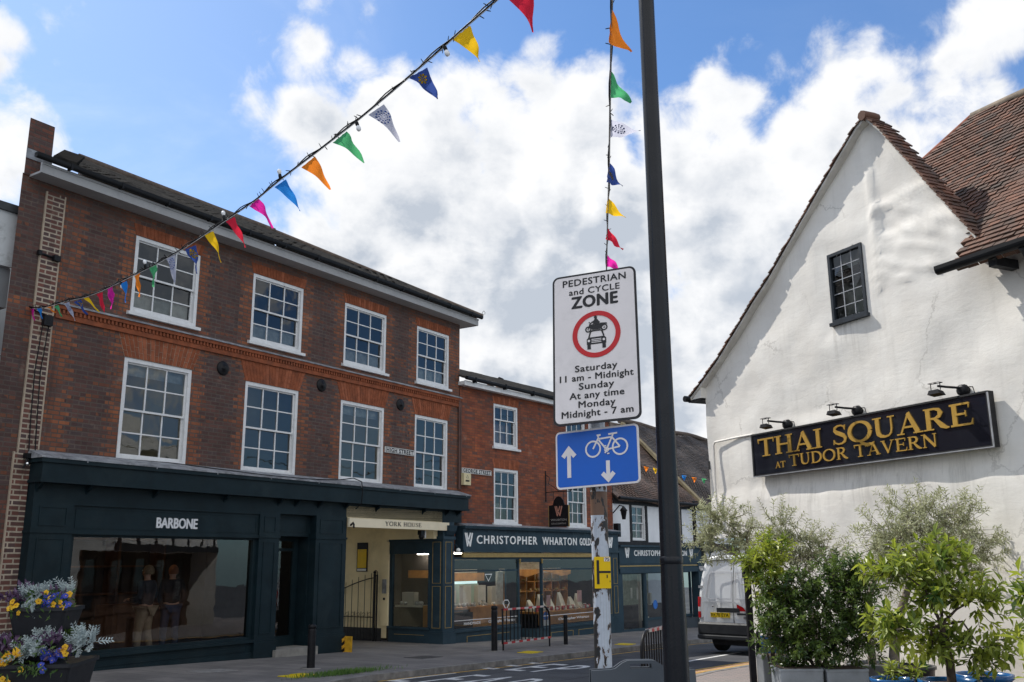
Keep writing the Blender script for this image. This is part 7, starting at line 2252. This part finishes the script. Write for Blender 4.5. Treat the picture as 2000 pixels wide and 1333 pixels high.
def person(loc, rz, label, top_c, leg_c, hair_c, elbow=.25, step=.08):
    t = thing('person', label, 'person', loc, rz)
    N = {}; E = []

    def ch(*ks):
        for a, c in zip(ks, ks[1:]): E.append((a, c))
    N['pelvis'] = (0, 0, .95, (.15, .11)); N['waist'] = (0, 0, 1.10, (.14, .10)); N['chest'] = (0, .01, 1.32, (.17, .11)); N['neck0'] = (0, 0, 1.46, .07); N['neck'] = (0, -.01, 1.51, .055); N['head0'] = (0, -.02, 1.58, .075); N['head'] = (0, -.025, 1.66, (.082, .095)); N['crown'] = (0, 0, 1.72, .06)
    N['nose'] = (0, -.115, 1.625, .013)
    ch('pelvis', 'waist', 'chest', 'neck0', 'neck', 'head0', 'head', 'crown'); ch('head', 'nose')
    for s, q in ((1, 'l'), (-1, 'r')):
        N['ear'+q] = (s*.088, 0, 1.63, .014); ch('head', 'ear'+q)
        N['hip'+q] = (s*.095, 0, .90, .095); N['knee'+q] = (s*.105, -.03-s*step*.4, .50, .062); N['ank'+q] = (s*.11, .03-s*step, .09, .045); N['toe'+q] = (s*.125, -.13-s*step, .035, .038)
        ch('pelvis', 'hip'+q, 'knee'+q, 'ank'+q, 'toe'+q)
        N['sh'+q] = (s*.185, 0, 1.41, .062); N['el'+q] = (s*.25, .04, 1.14, .045); N['wr'+q] = (s*.17, -elbow, 1.10 if elbow > .15 else .90, .03)
        hx, hy, hz = N['wr'+q][:3]
        N['pm'+q] = (hx-s*.02, hy-.06, hz+.01, (.034, .02)); ch('chest', 'sh'+q, 'el'+q, 'wr'+q, 'pm'+q)
        for f in range(4):
            a = (f-1.5)*.018; L = (.065, .078, .072, .055)[f]
            N[f'f{f}{q}'] = (hx-s*.02+a, hy-.10, hz+.008, .0085); N[f'g{f}{q}'] = (hx-s*.02+a, hy-.10-L*.6, hz-.01-L*.35, .0075)
            ch('pm'+q, f'f{f}{q}', f'g{f}{q}')
        N['th'+q] = (hx-s*.06, hy-.075, hz+.012, .0095); N['tt'+q] = (hx-s*.075, hy-.11, hz+.008, .008); ch('pm'+q, 'th'+q, 'tt'+q)
    skin_obj('body', N, E, skin_m, t)
    up = ['pelvis', 'waist', 'chest', 'neck0']
    J = {k: (*N[k][:3], tuple(v*1.28 for v in N[k][3]) if isinstance(N[k][3], tuple) else N[k][3]*1.45) for k in up}
    JE = list(zip(up, up[1:]))
    for q in 'lr':
        for k in ('sh', 'el', 'wr'): J[k+q] = (*N[k+q][:3], N[k+q][3]*1.35)
        JE += [('chest', 'sh'+q), ('sh'+q, 'el'+q), ('el'+q, 'wr'+q)]
    skin_obj('jacket', J, JE, M('cloth %s' % label[:22], top_c, .9, .2, 8), t)
    Q = {'pelvis': (0, 0, .97, (.17, .125))}; QE = []
    for q in 'lr':
        for k in ('hip', 'knee', 'ank'): Q[k+q] = (*N[k+q][:3], N[k+q][3]*1.32)
        QE += [('pelvis', 'hip'+q), ('hip'+q, 'knee'+q), ('knee'+q, 'ank'+q)]
    skin_obj('trousers', Q, QE, M('trousers %s' % label[:22], leg_c, .9, .15, 8), t)
    b = mb(M('hair %s' % label[:22], hair_c, .7, .2, 30))
    rows = []
    for i in range(8):
        th = math.pi*.62*i/7
        rows.append([(.098*math.sin(th)*math.cos(a*.524), .0 + .115*math.sin(th)*math.sin(a*.524)+.012, 1.655 + .115*math.cos(th) - (.03 if i == 7 else 0)) for a in range(12) ])
    b.grid(rows, close=True, flip=True); b.build('hair', None, t)
    b = mb(M('eye white', (.6, .6, .6), .3))
    for s in (1, -1): b.ball((s*.032, -.108, 1.66), .011, 6)
    b.build('eyes', None, t)
    b = mb(M('lips', (.35, .13, .11), .5)); b.tube([(-.024, -.108, 1.585), (0, -.116, 1.587), (.024, -.108, 1.585)], .006, 5); b.build('mouth', None, t)
    return t


def inb1(x, y, z=-.02): return B0 + U1*x - N1*y + Vector((0, 0, z))


person(inb1(2.02, 1.2), R(57+200), 'person in a dark top and beige trousers standing inside the shop window', (.035, .038, .05), (.36, .27, .19), (.20, .14, .09))
person(inb1(2.85, 1.5), R(57+160), 'person in a dark jacket and blue jeans standing further right inside the shop', (.02, .02, .025), (.035, .055, .11), (.22, .08, .04), elbow=.05)
